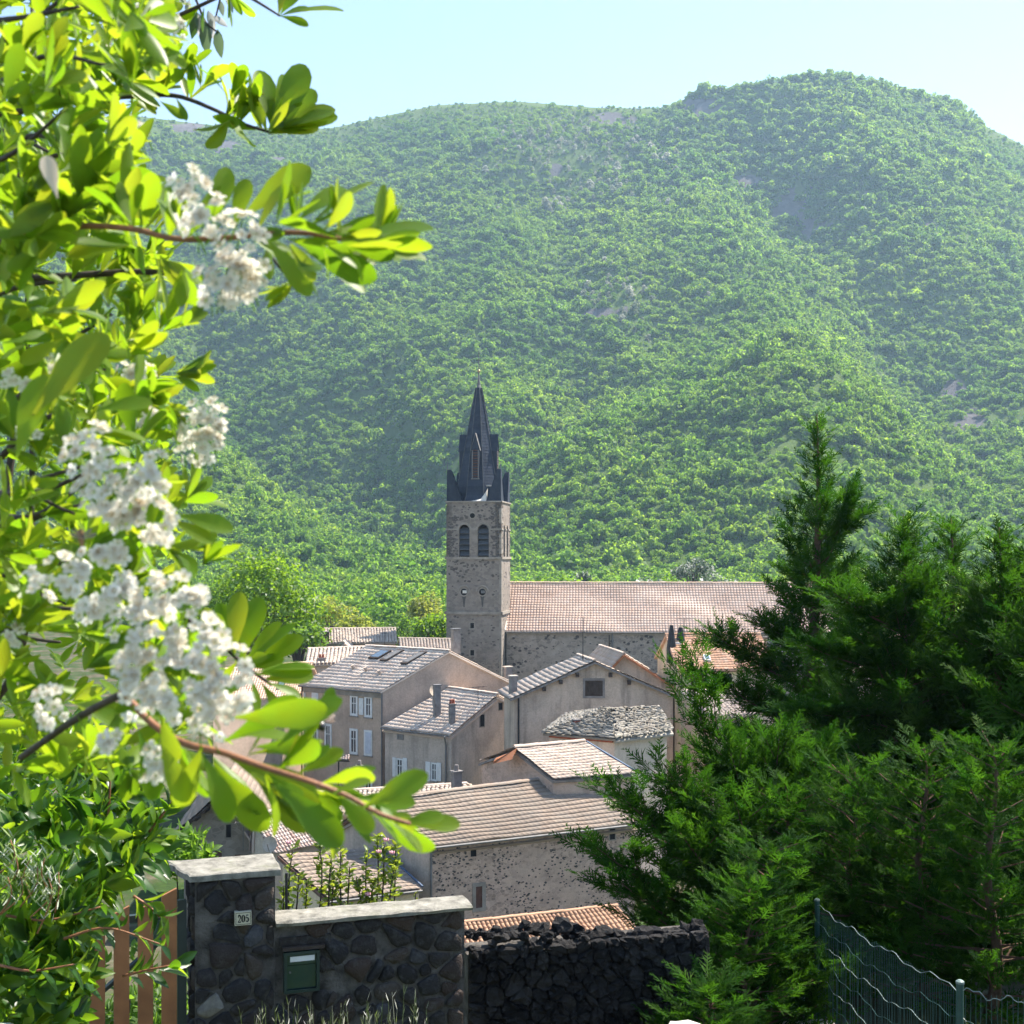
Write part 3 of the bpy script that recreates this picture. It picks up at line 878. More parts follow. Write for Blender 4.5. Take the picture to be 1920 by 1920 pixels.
# near-black block behind the louvres, painting in the belfry's inner shade
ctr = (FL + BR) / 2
MB().box(v3(ctr, 0), (fd.x, fd.y, 0), (sd.x, sd.y, 0), (-2.0, 2.0), (-2.0, 2.0), (zs1, 1.8)).build("inner_shade_core", M_INSHADE, tower)
for z, h, o_ in ((zs1 - 0.12, 0.24, 0.13), (zs2 - 0.14, 0.28, 0.16), (2.42, 0.16, 0.06), (zt, 0.14, 0.10)):
    # string courses ring the tower
    m = MB()
    for W in (WF, WS, WB, WLf):
        L = (W.B - W.A).length
        if z == 2.42 and W in (WF, WS):
            segs = [(-o_, 1.24), (2.36, 3.1), (4.3, L + o_)]
        else:
            segs = [(-o_, L + o_)]
        for a, b in segs:
            if z == 2.42: m = MB()
            m.box(W.A, W.d, W.n, (a, b), (0.004 if W in (WF, WB) else 0.006, o_ + (0 if W in (WF, WB) else 0.003)), (z, z + h))
            if z == 2.42: m.build("impost_band", M_ASHLAR, tower)
    if z != 2.42: m.build("string_course", M_ASHLAR, tower)
MB().box(v3(ctr, 0), (fd.x, fd.y, 0), (sd.x, sd.y, 0), (-TWD / 2 + .05, TWD / 2 - .05), (-TWD / 2 + .05, TWD / 2 - .05), (zt - 0.3, zt + 0.12)).build("tower_deck", M_WEATHER, tower)
# arches' voussoirs and the mullion shafts
for (a0, a1) in ((1.28, 2.32), (3.15, 4.25)):
    c = (a0 + a1) / 2; r = (a1 - a0) / 2
    for i in range(7):
        t0 = math.pi * i / 7 + 0.02; t1 = math.pi * (i + 1) / 7 - 0.02
        q = lambda rr, t, n: WF.A + WF.d * (c + rr * math.cos(t)) + WF.n * n + Vector((0, 0, 2.45 + rr * math.sin(t)))
        MB().hexa([q(r, t0, -0.05), q(r, t1, -0.05), q(r, t1, 0.03), q(r, t0, 0.03), q(r + 0.22, t0, -0.05), q(r + 0.22, t1, -0.05), q(r + 0.22, t1, 0.03), q(r + 0.22, t0, 0.03)]).build("voussoir", M_ASHLAR, tower)
# round opening high up
def disc(W, a, z, r, n, seg=16):
    m = MB(); cpt = W.A + W.d * a + Vector((0, 0, z))
    m.tube([cpt - W.n * 0.05, cpt + W.n * n], [r, r], seg); return m
o_c = disc(WF, 2.62, 3.85, 0.36, 0.035).build("round_opening", M_ASHLAR, tower)
disc(WF, 2.62, 3.85, 0.25, 0.042).build("dark_panel", M_INSHADE, o_c)
# two weathered round niches with hood moulds and drip stains
M_DRIP = m_plain("drip_stain", (0.085, 0.08, 0.075), 0.9, 3, 0.3, 0.3)
for a, u in ((1.78, 869), (3.62, 905)):
    _, zc = WF.at(u, 1110)
    ni = disc(WF, a, zc, 0.46, 0.05).build("round_niche", M_ASHLAR, tower)
    disc(WF, a, zc, 0.33, 0.058).build("dark_panel", M_INSHADE, ni)
    hm = MB()
    for i in range(8):
        t0 = math.pi * i / 8; t1 = math.pi * (i + 1) / 8
        q = lambda rr, t, n: WF.A + WF.d * (a + rr * math.cos(t)) + WF.n * n + Vector((0, 0, zc + 0.05 + rr * math.sin(t)))
        hm.hexa([q(0.52, t0, 0), q(0.52, t1, 0), q(0.52, t1, 0.13), q(0.52, t0, 0.13), q(0.66, t0, 0), q(0.66, t1, 0), q(0.66, t1, 0.13), q(0.66, t0, 0.13)])
    hm.build("hood_mould", M_ASHLAR, ni)
    MB().box(WF.A, WF.d, WF.n, (a - 0.12, a + 0.28), (0.055, 0.16), (zc - 0.12, zc + 0.16)).build("broken_panel", M_WEATHER if u < 880 else M_ZINC, ni)
    V = [WF.A + WF.d * (a + x) + WF.n * 0.006 + Vector((0, 0, zc + z)) for x, z in ((-0.22, -0.4), (0.2, -0.4), (0.1, -0.9), (0.05, -1.5), (-0.06, -1.45), (-0.12, -0.85))]
    build("drip_mark", V, [tuple(range(6))], M_DRIP, ni)
for v in (1173, 1224):
    opening(tower, WF, 882, v - 5, 889, v + 5, fw=0.12, name="slit_window")
stones_on(tower, WF, [(0.2, 5.3, zbase + 3, zs2 - 0.2), (0.2, 5.3, zs2 + 1.6, zs1 - 0.2), (0.2, 1.1, zs1, zt - .2), (4.5, 5.3, zs1, zt - .2), (0.3, 5.2, 3.3, zt - 0.2)], 420, 0.16, 0.42, M_TOWERSTONE, 3, 0.02,
          avoid=[(1.2, 2.4, -0.4, 3.3), (3.1, 4.3, -0.4, 3.3), (2.2, 3.05, 3.4, 4.3), (1.1, 2.5, -5.2, -2.8), (2.9, 4.4, -5.2, -2.8)])
stones_on(tower, WS, [(0.2, 5.3, zs2 - 5, zs2 - .2), (0.2, 5.3, zs2 + .4, zs1 - .2), (0.2, 1.1, zs1, zt - .2), (4.4, 5.3, zs1, zt - .2)], 150, 0.16, 0.4, M_TOWERSTONE, 4, 0.02)
# pale corner stones
for i in range(34):
    z = -12.4 + i * 0.5
    if abs(z - zs2) < 0.4 or abs(z - zs1) < 0.4 or abs(z + 0.2 - 2.5) < 0.3: continue
    w = 0.62 if i % 2 else 0.36
    MB().box(WS.A, WS.d, WS.n, (-0.025, w), (-0.2, 0.03), (z, z + 0.46)).build("quoin", M_ASHLAR, tower)
# spire
sp = thing("spire_dummy", "x", "x"); bpy.data.objects.remove(sp)
SC = v3(ctr, zt + 0.12)
def ring8(hw, z, n=8, ph=math.pi / 8):
    return [SC + Vector((fd.x, fd.y, 0)) * (hw / math.cos(math.pi / n) * math.cos(ph + 2 * math.pi * i / n)) + Vector((sd.x, sd.y, 0)) * (hw / math.cos(math.pi / n) * math.sin(ph + 2 * math.pi * i / n)) + Vector((0, 0, z)) for i in range(n)]
def loft(rings, cap=True):
    n = len(rings[0]); V = [p for r in rings for p in r]; Fc = []
    for j in range(len(rings) - 1):
        for i in range(n):
            Fc.append((j * n + i, j * n + (i + 1) % n, (j + 1) * n + (i + 1) % n, (j + 1) * n + i))
    Fc.append(tuple(range((len(rings) - 1) * n, len(rings) * n)))
    return V, Fc
prof = [(0, 2.35), (0.5, 2.1), (2.0, 1.88), (6.6, 1.10), (11.5, 0.28)]
# slates in courses: each course a slightly stepped ring
rings = []
for i in range(38):
    z = 11.5 * i / 38; z2 = 11.5 * (i + 1) / 38
    hw = np.interp(z, [p[0] for p in prof], [p[1] for p in prof]); hw2 = np.interp(z2, [p[0] for p in prof], [p[1] for p in prof])
    rings.append(ring8(hw + 0.025, z)); rings.append(ring8(hw2 + 0.0, z2))
Vs, Fs = loft(rings)
spire = build("spire", Vs, Fs, M_SLATE, tower, rnd=[random.random() for _ in Fs])
for i in range(8):
    MB().tube([ring8(p[1] + 0.03, p[0])[i] for p in prof], 0.045, 5).build("hip_roll", M_LEAD, spire)
# lucarnes on the four faces
for k_, (dx, dy) in enumerate((((-sd.x), (-sd.y)), (fd.x, fd.y), (sd.x, sd.y), (-fd.x, -fd.y))):
    dn = Vector((dx, dy, 0)); da = Vector((-dy, dx, 0)); w = 0.40
    front = 1.9
    q = lambda a, n, z: SC + da * a + dn * n + Vector((0, 0, z))
    top = 6.7; eave = 5.2; bot = 2.3
    V = [q(-w, front, bot), q(w, front, bot), q(w, front, eave), q(0, front, top), q(-w, front, eave),
         q(-w, 0.5, bot), q(w, 0.5, bot), q(w, 0.5, eave), q(0, 0.5, top), q(-w, 0.5, eave)]
    lu = build("lucarne", V, [(0, 1, 2, 3, 4), (0, 4, 9, 5), (1, 6, 7, 2)], M_SLATE, spire)
    rf = MB()
    for s in (-1, 1):
        rf.hexa([q(s * (w + 0.08), front + 0.1, eave - 0.15), q(0, front + 0.06, top + 0.02), q(0, 0.4, top + 0.02), q(s * (w + 0.08), 0.4, eave - 0.15),
                 q(s * (w + 0.08), front + 0.1, eave - 0.07), q(0, front + 0.06, top + 0.12), q(0, 0.4, top + 0.12), q(s * (w + 0.08), 0.4, eave - 0.07)])
    rf.build("lucarne_roof", M_ZINC if k_ == 0 else M_SLATE, lu)
    fr = MB()
    for s in (-1, 1): fr.box(SC, da, dn, (s * 0.30 - 0.05, s * 0.30 + 0.05), (front, front + 0.05), (bot, eave - 0.1))
    fr.box(SC, da, dn, (-0.42, 0.42), (front, front + 0.12), (bot - 0.1, bot))
    fr.build("louvre_frame", M_ZINC, lu)
    for i in range(11):
        zz = bot + 0.1 + i * 0.26
        lv = MB(); lv.hexa([q(-0.25, front + 0.06, zz), q(0.25, front + 0.06, zz), q(0.25, front + 0.08, zz + 0.03), q(-0.25, front + 0.08, zz + 0.03),
                            q(-0.25, front - 0.06, zz + 0.17), q(0.25, front - 0.06, zz + 0.17), q(0.25, front - 0.05, zz + 0.2), q(-0.25, front - 0.05, zz + 0.2)])
        lv.build("louvre_board", M_BROWNS, lu)
# corner horns
for (cx, cy_) in ((-1, -1), (1, -1), (1, 1), (-1, 1)):
    o_ = SC + Vector((fd.x, fd.y, 0)) * (cx * TWD / 2) + Vector((sd.x, sd.y, 0)) * (cy_ * TWD / 2)
    ax = Vector((fd.x, fd.y, 0)) * (-cx); ay = Vector((sd.x, sd.y, 0)) * (-cy_)
    lvl = [(0.0, 1.5, 0.02), (0.9, 1.15, 0.03), (3.0, 0.45, 0.05), (3.15, 0.35, 0.06)]
    rr_ = [[o_ + ax * i0 + ay * i0 + Vector((0, 0, z)), o_ + ax * (i0 + s) + ay * i0 + Vector((0, 0, z)), o_ + ax * (i0 + s) + ay * (i0 + s) + Vector((0, 0, z)), o_ + ax * i0 + ay * (i0 + s) + Vector((0, 0, z))] for z, s, i0 in lvl]
    Vh, Fh = loft(rr_)
    hn = build("corner_horn", Vh, Fh, M_SLATE, tower)
    MB().tube([o_ + ax * 0.1 + ay * 0.1 + Vector((0, 0, 3.1)), o_ + ax * 0.1 + ay * 0.1 + Vector((0, 0, 3.95))], [0.05, 0.02], 5).build("finial", M_ZINC, hn)
MB().tube([SC + Vector((0, 0, z)) for z in (11.4, 11.8, 12.3, 12.5, 13.0, 15.3)], [0.3, 0.16, 0.12, 0.09, 0.05, 0.025], 8).build("finial", M_ZINC, spire)
bl = MB(); bl.tube([SC + Vector((0, 0, 13.2 + 0.17 * math.sin(-1.57 + 3.14 * i / 6))) for i in range(7)], [max(0.01, 0.17 * math.cos(-1.57 + 3.14 * i / 6)) for i in range(7)], 8); bl.build("ball", M_BRASS, spire, True)
hnd = MB(); hnd.tube([SC + Vector((fd.x, fd.y, 0)) * x + Vector((0, 0, 14.3)) for x in (-0.28, 0.28)], 0.03, 5); hnd.build("cross_arm", M_BLACK, spire)
# small white dormer cover beside the spire foot
MB().box(SC + Vector((fd.x, fd.y, 0)) * 1.45 - Vector((sd.x, sd.y, 0)) * 1.3, (fd.x, fd.y, 0), (sd.x, sd.y, 0), (-0.3, 0.3), (-0.3, 0.3), (0.3, 1.5)).build("roof_hatch", M_SLATE, tower)
MB().box(SC + Vector((fd.x, fd.y, 0)) * 1.45 - Vector((sd.x, sd.y, 0)) * 1.3, (fd.x, fd.y, 0), (sd.x, sd.y, 0), (-0.4, 0.4), (-0.4, 0.4), (1.5, 1.62)).build("hatch_lid", M_WEATHER, tower)
# sloping pale weatherings
for x0, x1 in ((0.2, 1.25), (2.5, 2.72)):
    q = lambda a, n, z: SC + Vector((fd.x, fd.y, 0)) * a - Vector((sd.x, sd.y, 0)) * n + Vector((0, 0, z))
    MB().hexa([q(x0 - 0.6 if x0 < 1 else x0, 2.7, 0), q(x1, 2.7, 0), q(x1, 1.6, 0), q(x0, 1.6, 0), q(x0 + 0.5 if x0 < 1 else x0, 2.35, 0.25), q(x1, 2.5, 1.0 if x0 < 1 else 0.5), q(x1, 1.6, 1.4 if x0 < 1 else 0.5), q(x0, 1.6, 0.4)]).build("weathering", M_WEATHER, tower)

NA = math.radians(-4)
nd = rot2(NA); nsd = Vector((-nd.y, nd.x))
nA = Vector((-0.55, 127.9)); nB = nA + nd * 33; nC = nB + nsd * 12; nD = nA + nsd * 12
nave = gable_house("church_nave", "long stone church nave with salmon tiled roof beside the bell tower", [nA, nB, nC, nD], -18.5, -7.6, -3.1, M_CHURCH, M_T_NAVE,
                   og=0.15, oe=0.3, tw=0.30, th=0.42, kind='canal', lift=0.05, jit=0.08, seed=11, hs=0.38, cat="church", deck=M_T_NAVE)
no = nave['o']; NW = Wall(nA, nB)
stones_on(no, NW, [(0.3, 32, -15.2, -7.9)], 480, 0.14, 0.45, M_DARKSTONE, 8, 0.03, clus=0.62)
MB().box(NW.A, NW.d, NW.n, (0.0, 32.9), (0.004, 0.16), (-7.95, -7.66)).build("cornice", M_ASHLAR, no)
a_, z_ = NW.at(1148, 1190)
pipe(no, [NW.A + NW.d * a_ + NW.n * 0.1 + Vector((0, 0, z)) for z in (-7.7, -13.5)], 0.09)
pipe(no, [NW.A + NW.d * (a_ - 0.3) + NW.n * 0.1 + Vector((0, 0, z)) for z in (-7.9, -13.5)], 0.05, M_WOOD_D)
vb = MB(); vb.tube([nave['f0'] + Vector((0, 0, 0.1)), nave['r0'] + Vector((0, 0, 0.1))], 0.12, 5); vb.build("white_verge", M_WEATHER, no)
gutter(no, nave['f0'] + Vector((0, -.05, -.08)), nave['f1'] + Vector((0, -.05, -.08)), 0.08)

# ------------------------------------------------------------------ village houses
def antenna(par, base, h=1.6, yagi=True, d=(0.8, 0.6, 0), r=0.018):
    base = Vector(base); m = MB()
    m.tube([base - Vector((0, 0, 0.5)), base + Vector((0, 0, h))], r, 5)
    if yagi:
        d = Vector(d).normalized(); e = Vector((-d.y, d.x, 0))
        for zz, L in ((h * 0.95, 0.55), (h * 0.7, 0.35)):
            m.tube([base + Vector((0, 0, zz)) - d * L, base + Vector((0, 0, zz)) + d * L], r * 0.8, 4)
            for i in range(5):
                c = base + Vector((0, 0, zz)) + d * (L * (i / 2 - 1))
                m.tube([c - e * 0.25, c + e * 0.25], r * 0.6, 4)
    return m.build("aerial", M_BLACK, par)

def sat_dish(par, c, r, n, mat=M_PALE):
    c = Vector(c); n = Vector(n).normalized(); a = n.orthogonal().normalized(); b = n.cross(a)
    V = [c]; Fc = []; seg = 14
    for j, (rr, dd) in enumerate(((0.5, 0.03), (1.0, 0.12))):
        for i in range(seg):
            t = 2 * math.pi * i / seg
            V.append(c + (a * math.cos(t) + b * math.sin(t)) * r * rr + n * dd * r * 2)
    for i in range(seg):
        i2 = (i + 1) % seg
        Fc.append((0, 1 + i, 1 + i2)); Fc.append((1 + i, 1 + seg + i, 1 + seg + i2, 1 + i2))
    d = build("satellite_dish", V, Fc, mat, par, True)
    m = MB(); m.tube([c - n * 0.02, c - n * 0.25 - Vector((0, 0, 0.1)), c - n * 0.25 - Vector((0, 0, r * 2.2))], 0.03, 5)
    m.tube([c - Vector((0, 0, r)) + n * 0.1, c + n * r * 1.1], 0.02, 4)
    m.build("dish_arm", M_ZINC, d)
    return d

def skylight(par, slope_pts, s0, s1, t0, t1, mat=M_SKYL, frame=M_WOOD_D):
    e0, e1, r1, r0 = [Vector(p) for p in slope_pts]
    n = (e1 - e0).cross(r0 - e0).normalized()
    if n.z < 0: n = -n
    bl = lambda s, t: (e0 + (e1 - e0) * s).lerp(r0 + (r1 - r0) * s, t)
    c = [bl(s0, t0), bl(s1, t0), bl(s1, t1), bl(s0, t1)]
    o_ = MB().hexa([p + n * 0.0 for p in c] + [p + n * 0.16 for p in c]).build("skylight", frame, par)
    cc_ = sum(c, Vector()) / 4
    MB().hexa([cc_ + (p - cc_) * 0.8 + n * 0.1 for p in c] + [cc_ + (p - cc_) * 0.8 + n * 0.175 for p in c]).build("pane", mat, o_)
    return o_

# --- tall greige house
zE = -9.1
C1 = Q(718, 1292, zE); C2 = Q(569, 1280, zE); C3 = Q(955, 1278, zE)
C4 = C2 + (C3 - C1)
big = gable_house("tall_house", "tall greige house with white framed windows and skylights in its grey tiled roof", [C2, C1, C3, C4], -18.5, zE - 0.15, -6.85, M_GREIGE, M_T_GREY_LIFT,
                  og=0.15, oe=0.3, tw=0.27, th=0.42, kind='canal', lift=0.032, jit=0.3, seed=21, hs=0.6)
bo = big['o']; BW = Wall(C2, C1)
for r_ in ((657, 1303, 671, 1342), (684, 1305, 698, 1345), (656, 1366, 671, 1414), (683, 1369, 698, 1417), (655, 1440, 669, 1480), (683, 1445, 699, 1485), (585, 1292, 597, 1330), (609, 1297, 622, 1338), (585, 1352, 597, 1400), (609, 1357, 622, 1405)):
    window(bo, BW, *r_, fw=0.16)
shutter(bo, BW, 674, 1309, 682, 1340)
shutter(bo, BW, 686, 1373, 696, 1413, M_BLUEGREY)
shutter(bo, BW, 587, 1296, 595, 1326)
MB().box(BW.A, BW.d, BW.n, (0.05, (C1 - C2).length - 0.02), (0.004, 0.12), (zE - 0.62, zE - 0.16)).build("eaves_band", M_ASHLAR, bo)
pipe(bo, [v3(C1, zE - 0.2) + BW.n * 0.12, v3(C1, -18) + BW.n * 0.12], 0.06)
pipe(bo, [v3(C2, zE - 0.2) + BW.n * 0.15, v3(C2, -18) + BW.n * 0.15], 0.06, M_BLACK)
for i in range(12):
    z = zE - 1.0 - i * 0.48
    MB().box(BW.A, BW.d, BW.n, (0.0, 0.34 if i % 2 else 0.2), (0.003, 0.03), (z, z + 0.3)).build("quoin", M_WHITE, bo)
S4 = (big['f0'], big['f1'], big['r1'], big['r0'])
skylight(big['slope'], S4, 0.28, 0.40, 0.70, 0.90)
skylight(big['slope'], S4, 0.45, 0.53, 0.66, 0.93, M_ZINC)
skylight(big['slope'], S4, 0.73, 0.81, 0.62, 0.92, M_ZINC)
for s, t in ((0.3, 0.46), (0.48, 0.43), (0.68, 0.38)):
    p_ = S4[0].lerp(S4[1], s).lerp(S4[3].lerp(S4[2], s), t)
    MB().tube([p_, p_ + Vector((-0.1, -0.15, 0.22)), p_ + Vector((-0.2, -0.3, 0.2))], [0.16, 0.13, 0.02], 6).build("vent_tile", M_T_GREY, big['slope'])
chimney(bo, C3 + Vector((-0.1, 0.4, 0.1)), 0.5, 0.9, M_CEMENT, 0, M_PALE)
gutter(bo, big['f0'] + Vector((0, -.05, -.08)), big['f1'] + Vector((0, -.05, -.08)), 0.06)
cr = mid(C4, C2, 0.5)
chimney(bo, v3(mid(C1, C3, 0.52), -6.7) + Vector((0.3, 1.5, 0.3)), 0.55, 1.1, M_CEMENT, 0, M_ZINC)

# --- lower grey house against it
zE6 = -11.5
a6 = Q(722, 1361, zE6); b6 = Q(846, 1374, zE6); c6 = Vector((-0.17, 85.3, zE6)); d6 = Vector((-3.0, 90.0, zE6))
low = gable_house("lower_house", "low grey rendered house with two chimneys leaning against the tall greige house", [a6, b6, c6, d6], -18.5, zE6 - 0.12, -9.4, M_GREY, M_T_GREY_LIFT,
                  og=0.12, oe=0.25, tw=0.25, th=0.38, lift=0.035, jit=0.3, seed=31, hs=0.6, ra=0.75, rb=0.78, zeb=-9.9)
lo = low['o']; LW = Wall(a6, b6); LS = Wall(b6, c6)
window(lo, LW, 745, 1368, 757, 1387, M_CEMENT, M_CEMENT, 0.1, False, False)
for r_ in ((744, 1422, 756, 1456), (809, 1430, 820, 1464)):
    window(lo, LW, *r_, fw=0.1)
for r_ in ((737, 1420, 743.5, 1456), (756.5, 1421, 764, 1456), (799, 1428, 808, 1464), (820.5, 1430, 828, 1464)):
    shutter(lo, LW, *r_)
opening(lo, LS, 900, 1340, 908, 1362, fw=0.06)
opening(lo, LS, 935, 1318, 942, 1331, fw=0.05)
S6 = (low['f0'], low['f1'], low['r1'], low['r0'])
bl6 = lambda s, t: S6[0].lerp(S6[1], s).lerp(S6[3].lerp(S6[2], s), t)
ch = chimney(low['slope'], bl6(0.50, 0.38), 0.42, 2.0, M_CEMENT, 0, M_ZINC)
ch2 = chimney(low['slope'], bl6(0.84, 0.26), 0.36, 1.2, M_CEMENT, 2, M_CEMENT)
sat_dish(lo, bl6(0.42, 0.42) + Vector((0, 0, 1.5)), 0.42, (0.5, -0.8, 0.3))
antenna(lo, bl6(0.9, 0.7), 1.3)
pipe(lo, [low['f1'] + Vector((-.35, .0, -.1)), v3(b6, zE6 - 0.8) + LW.n * 0.12 - LW.d * 0.35, v3(b6, -18) + LW.n * 0.12 - LW.d * 0.35], 0.055)
gutter(lo, low['f0'] + Vector((0, -.05, -.08)), low['f1'] + Vector((0, -.05, -.08)), 0.06)

# --- stone barn
zB = -11.77
bA = Vector((-3.35, 52.45)); bB = Vector((5.45, 56.8)); bC = Vector((2.2, 64.2)); bD = Vector((-7.5, 55.6))
barn = gable_house("stone_barn", "long stone barn with dark speckled wall and brown tiled roof", [bA, bB, bC, bD], -18.5, zB - 0.1, -10.5, M_RUBBLE, M_T_BARN,
                   og=0.12, oe=0.35, tw=0.25, th=0.30, kind='flat', lift=0.055, jit=0.12, seed=41, ra=0.5, rb=0.5, cat="barn", deck=M_T_BARN)
ba = barn['o']; BA = Wall(bA, bB); BG = Wall(bD, bA)
# rendered gable end
gl = (bA - bD).length
q = lambda a, n, z: BG.A + BG.d * a + BG.n * n + Vector((0, 0, z))
build("gable_render", [q(0.02, 0.02, -18.4), q(gl - 0.02, 0.02, -18.4), q(gl - 0.02, 0.02, zB - 0.12), q(gl * 0.5, 0.02, -10.55), q(0.02, 0.02, zB - 0.12)], [(0, 1, 2, 3, 4)], M_GREY, ba)
opening(ba, BA, 882, 1589, 893, 1606, fw=0.05, sur=M_RUBBLE, name="window")
w_ = opening(ba, BA, 892, 1662, 904, 1702, M_BROWNS, M_ASHLAR, 0.16, name="window")
opening(ba, BA, 1143, 1552, 1153, 1574, fw=0.05, sur=M_ASHLAR, name="window")
rc = BA.rect(882, 1589, 893, 1606); rc2 = BA.rect(888, 1655, 908, 1708); rc3 = BA.rect(1143, 1552, 1153, 1574)
stones_on(ba, BA, [(0.1, 9.6, -16.0, zB - 0.35)], 850, 0.06, 0.16, M_DARKSTONE, 14, 0.01, clus=0.62, avoid=[rc, rc2, rc3])
gutter(ba, barn['f0'] + Vector((0, -.06, -.06)), barn['f1'] + Vector((0, -.06, -.06)), 0.06)
pipe(ba, [v3(bA, zB - 0.1) + BA.n * 0.1, v3(bA, -18) + BA.n * 0.1], 0.05)
for e, r_ in ((barn['f3'], barn['r0']), (barn['f0'], barn['r0'])):
    MB().tube([Vector(e) - Vector((0, 0, .1)), Vector(r_) - Vector((0, 0, .1))], 0.09, 4).build("bargeboard", M_BOARD, ba)

# --- annex against the barn gable
zN = -13.34
nA_ = Vector((-7.1, 49.9)); nB_ = Vector((-3.75, 51.6)); nC_ = Vector((-5.7, 54.2)); nD_ = Vector((-9.5, 53.0))
ann = thing("cream_annex", "low cream walled annex with flat tiled lean-to roof against the barn gable", "house", v3((nA_ + nC_) / 2, -18.5))
wall_body(ann, [nA_, nB_, nC_, nD_], -18.5, [zN - 0.15, zN - 0.15, -12.6, -12.6], M_CREAM)
dn_ = Vector((0, 0, 0))
e0_, e1_, r1_, r0_ = v3(nA_, zN), v3(nB_, zN), v3(nC_, -12.42), v3(nD_, -12.42)
e0_, r0_ = ext(e1_, e0_, 0.15), ext(r1_, r0_, 0.15)
e0_, e1_ = ext(r0_, e0_, 0.25), ext(r1_, e1_, 0.25)
roof_slope(ann, e0_, e1_, r1_, r0_, M_T_BARN, M_T_BARN, 0.25, 0.30, 'flat', 0.04, 0.06, 51)
MB().tube([e0_ - Vector((0, 0, .1)), r0_ - Vector((0, 0, .1))], 0.1, 4).build("bargeboard", M_BOARD, ann)
MB().tube([e1_ + Vector((.02, 0, .08)), r1_ + Vector((.02, 0, .08))], 0.05, 4).build("flashing", M_FLASH, ann)
sat_dish(ann, P(507, 1583, 53.2), 0.33, (-0.2, -1, 0.25))
gutter(ann, e0_ + Vector((0, -.05, -.08)), e1_ + Vector((0, -.05, -.08)), 0.05)

# --- left stone house with deep dark eaves, and its white neighbour
h3 = gable_house("stone_gable_house", "stone gabled house with brown shutters and deep dark eaves on the left", [P(345, 1600, 60).xy, P(478, 1600, 60.6).xy, P(500, 1600, 68).xy, P(385, 1600, 68).xy], -18.5, -12.75, -11.35, M_CHURCH, M_T_BARN,
                 ridge='AD', og=0.9, oe=0.55, tw=0.25, th=0.3, kind='flat', lift=0.045, jit=0.1, seed=61, deck=M_WOOD_D)
W3 = Wall(h3['A'], h3['B'])
opening(h3['o'], W3, 403, 1595, 416, 1625, M_BROWNS, M_ASHLAR, 0.09, name="shuttered_window")
opening(h3['o'], W3, 440, 1602, 450, 1630, M_BROWNS, M_ASHLAR, 0.07, name="shuttered_window")
opening(h3['o'], W3, 424, 1546, 433, 1570, M_INSHADE, M_ASHLAR, 0.04)
antenna(h3['o'], P(456, 1576, 59.3), 1.2, True, (1, 0.1, 0), 0.022).data.materials[0] = M_ZINC
for i in range(5):
    t = (i + 0.5) / 5
    p0 = Vector(h3['f1']).lerp(h3['r1'], t)
    MB().box(p0 - Vector((0, 0, 0.26)), (1, 0, 0), (0, 1, 0), (-0.07, 0.07), (0.05, 1.0), (0, 0.14)).build("rafter_end", M_WOOD_D, h3['o'])
h3b = gable_house("white_striped_house", "white walled house with red and pale striped tile roof beside the stone gabled house", [P(472, 1600, 59.4).xy, P(512, 1600, 58.6).xy, P(655, 1600, 61.5).xy, P(600, 1600, 66).xy], -18.5, -13.6, -12.4, M_PALE, M_T_STRIPE,
                  ridge='AD', og=0.12, oe=0.3, tw=0.22, th=0.34, jit=0.2, seed=65, ra=0.05, rb=0.05)
# --- striped roof house behind the barn
h4 = gable_house("striped_roof_house", "house showing only a striped canal tile roof behind the barn ridge", [P(552, 1500, 64).xy, P(860, 1500, 67).xy, P(880, 1500, 72).xy, P(590, 1500, 69.5).xy], -18.5, -13.15, -12.62, M_GREY, M_T_GREY,
                 og=0.15, oe=0.3, tw=0.25, th=0.36, jit=0.35, seed=71)
chimney(h4['o'], P(856, 1472, 61.5), 0.42, 0.62, M_CEMENT, 1, M_CEMENT)
chimney(h4['o'], P(674, 1475, 70), 0.35, 1.1, M_CEMENT, 1, M_CEMENT)
# little tiled porch canopy on the tall house
pc = MB(); 
pr = roof_slope(bo, P(627, 1424, 84.5), P(655, 1425, 83.8), P(656, 1416, 85.0), P(628, 1415, 85.7), M_T_STRIPE, M_WOOD_D, 0.2, 0.3, seed=73, name="porch_canopy")
MB().tube([P(635, 1425, 84.6), P(634, 1475, 84.6)], 0.05, 5).build("canopy_post", M_BLACK, bo)

# --- gabled house in the middle
h7A = P(966, 1300, 78).xy; h7B = P(1262, 1300, 78.6).xy
h7 = gable_house("gabled_house", "weathered plaster house with shuttered attic window facing the camera below the nave", [h7A, h7B, Vector(h7B) + Vector((-0.7, 4.2)), Vector(h7A) + Vector((-0.7, 4.2))], -18.5, -8.75, -6.65, M_DIRTY, M_T_GREY,
                 ridge='AD', og=0.3, oe=0.4, tw=0.27, th=0.36, kind='flat', lift=0.05, jit=0.12, seed=81, deck=M_CEMENT, ra=0.497, rb=0.497)
W7 = Wall(h7A, h7B)
wn7 = opening(h7['o'], W7, 1097, 1276, 1130, 1305, M_WOOD_D, M_CEMENT, 0.14, name="attic_window")
a0, a1, z0, z1 = W7.rect(1097, 1276, 1130, 1305)
for i in range(6):
    x0 = a0 + (a1 - a0) * i / 6
    MB().box(W7.A, W7.d, W7.n, (x0 + 0.01, x0 + (a1 - a0) / 6 - 0.01), (0.007, 0.05), (z0 + 0.03, z1 - 0.12)).build("board", M_WOOD_D, wn7)
a0, a1, z0, z1 = W7.rect(1102, 1328, 1125, 1350)
MB().box(W7.A, W7.d, W7.n, (a0, a1), (0.003, 0.02), (z0, z1)).build("pale_patch", M_PALE, h7['o'])
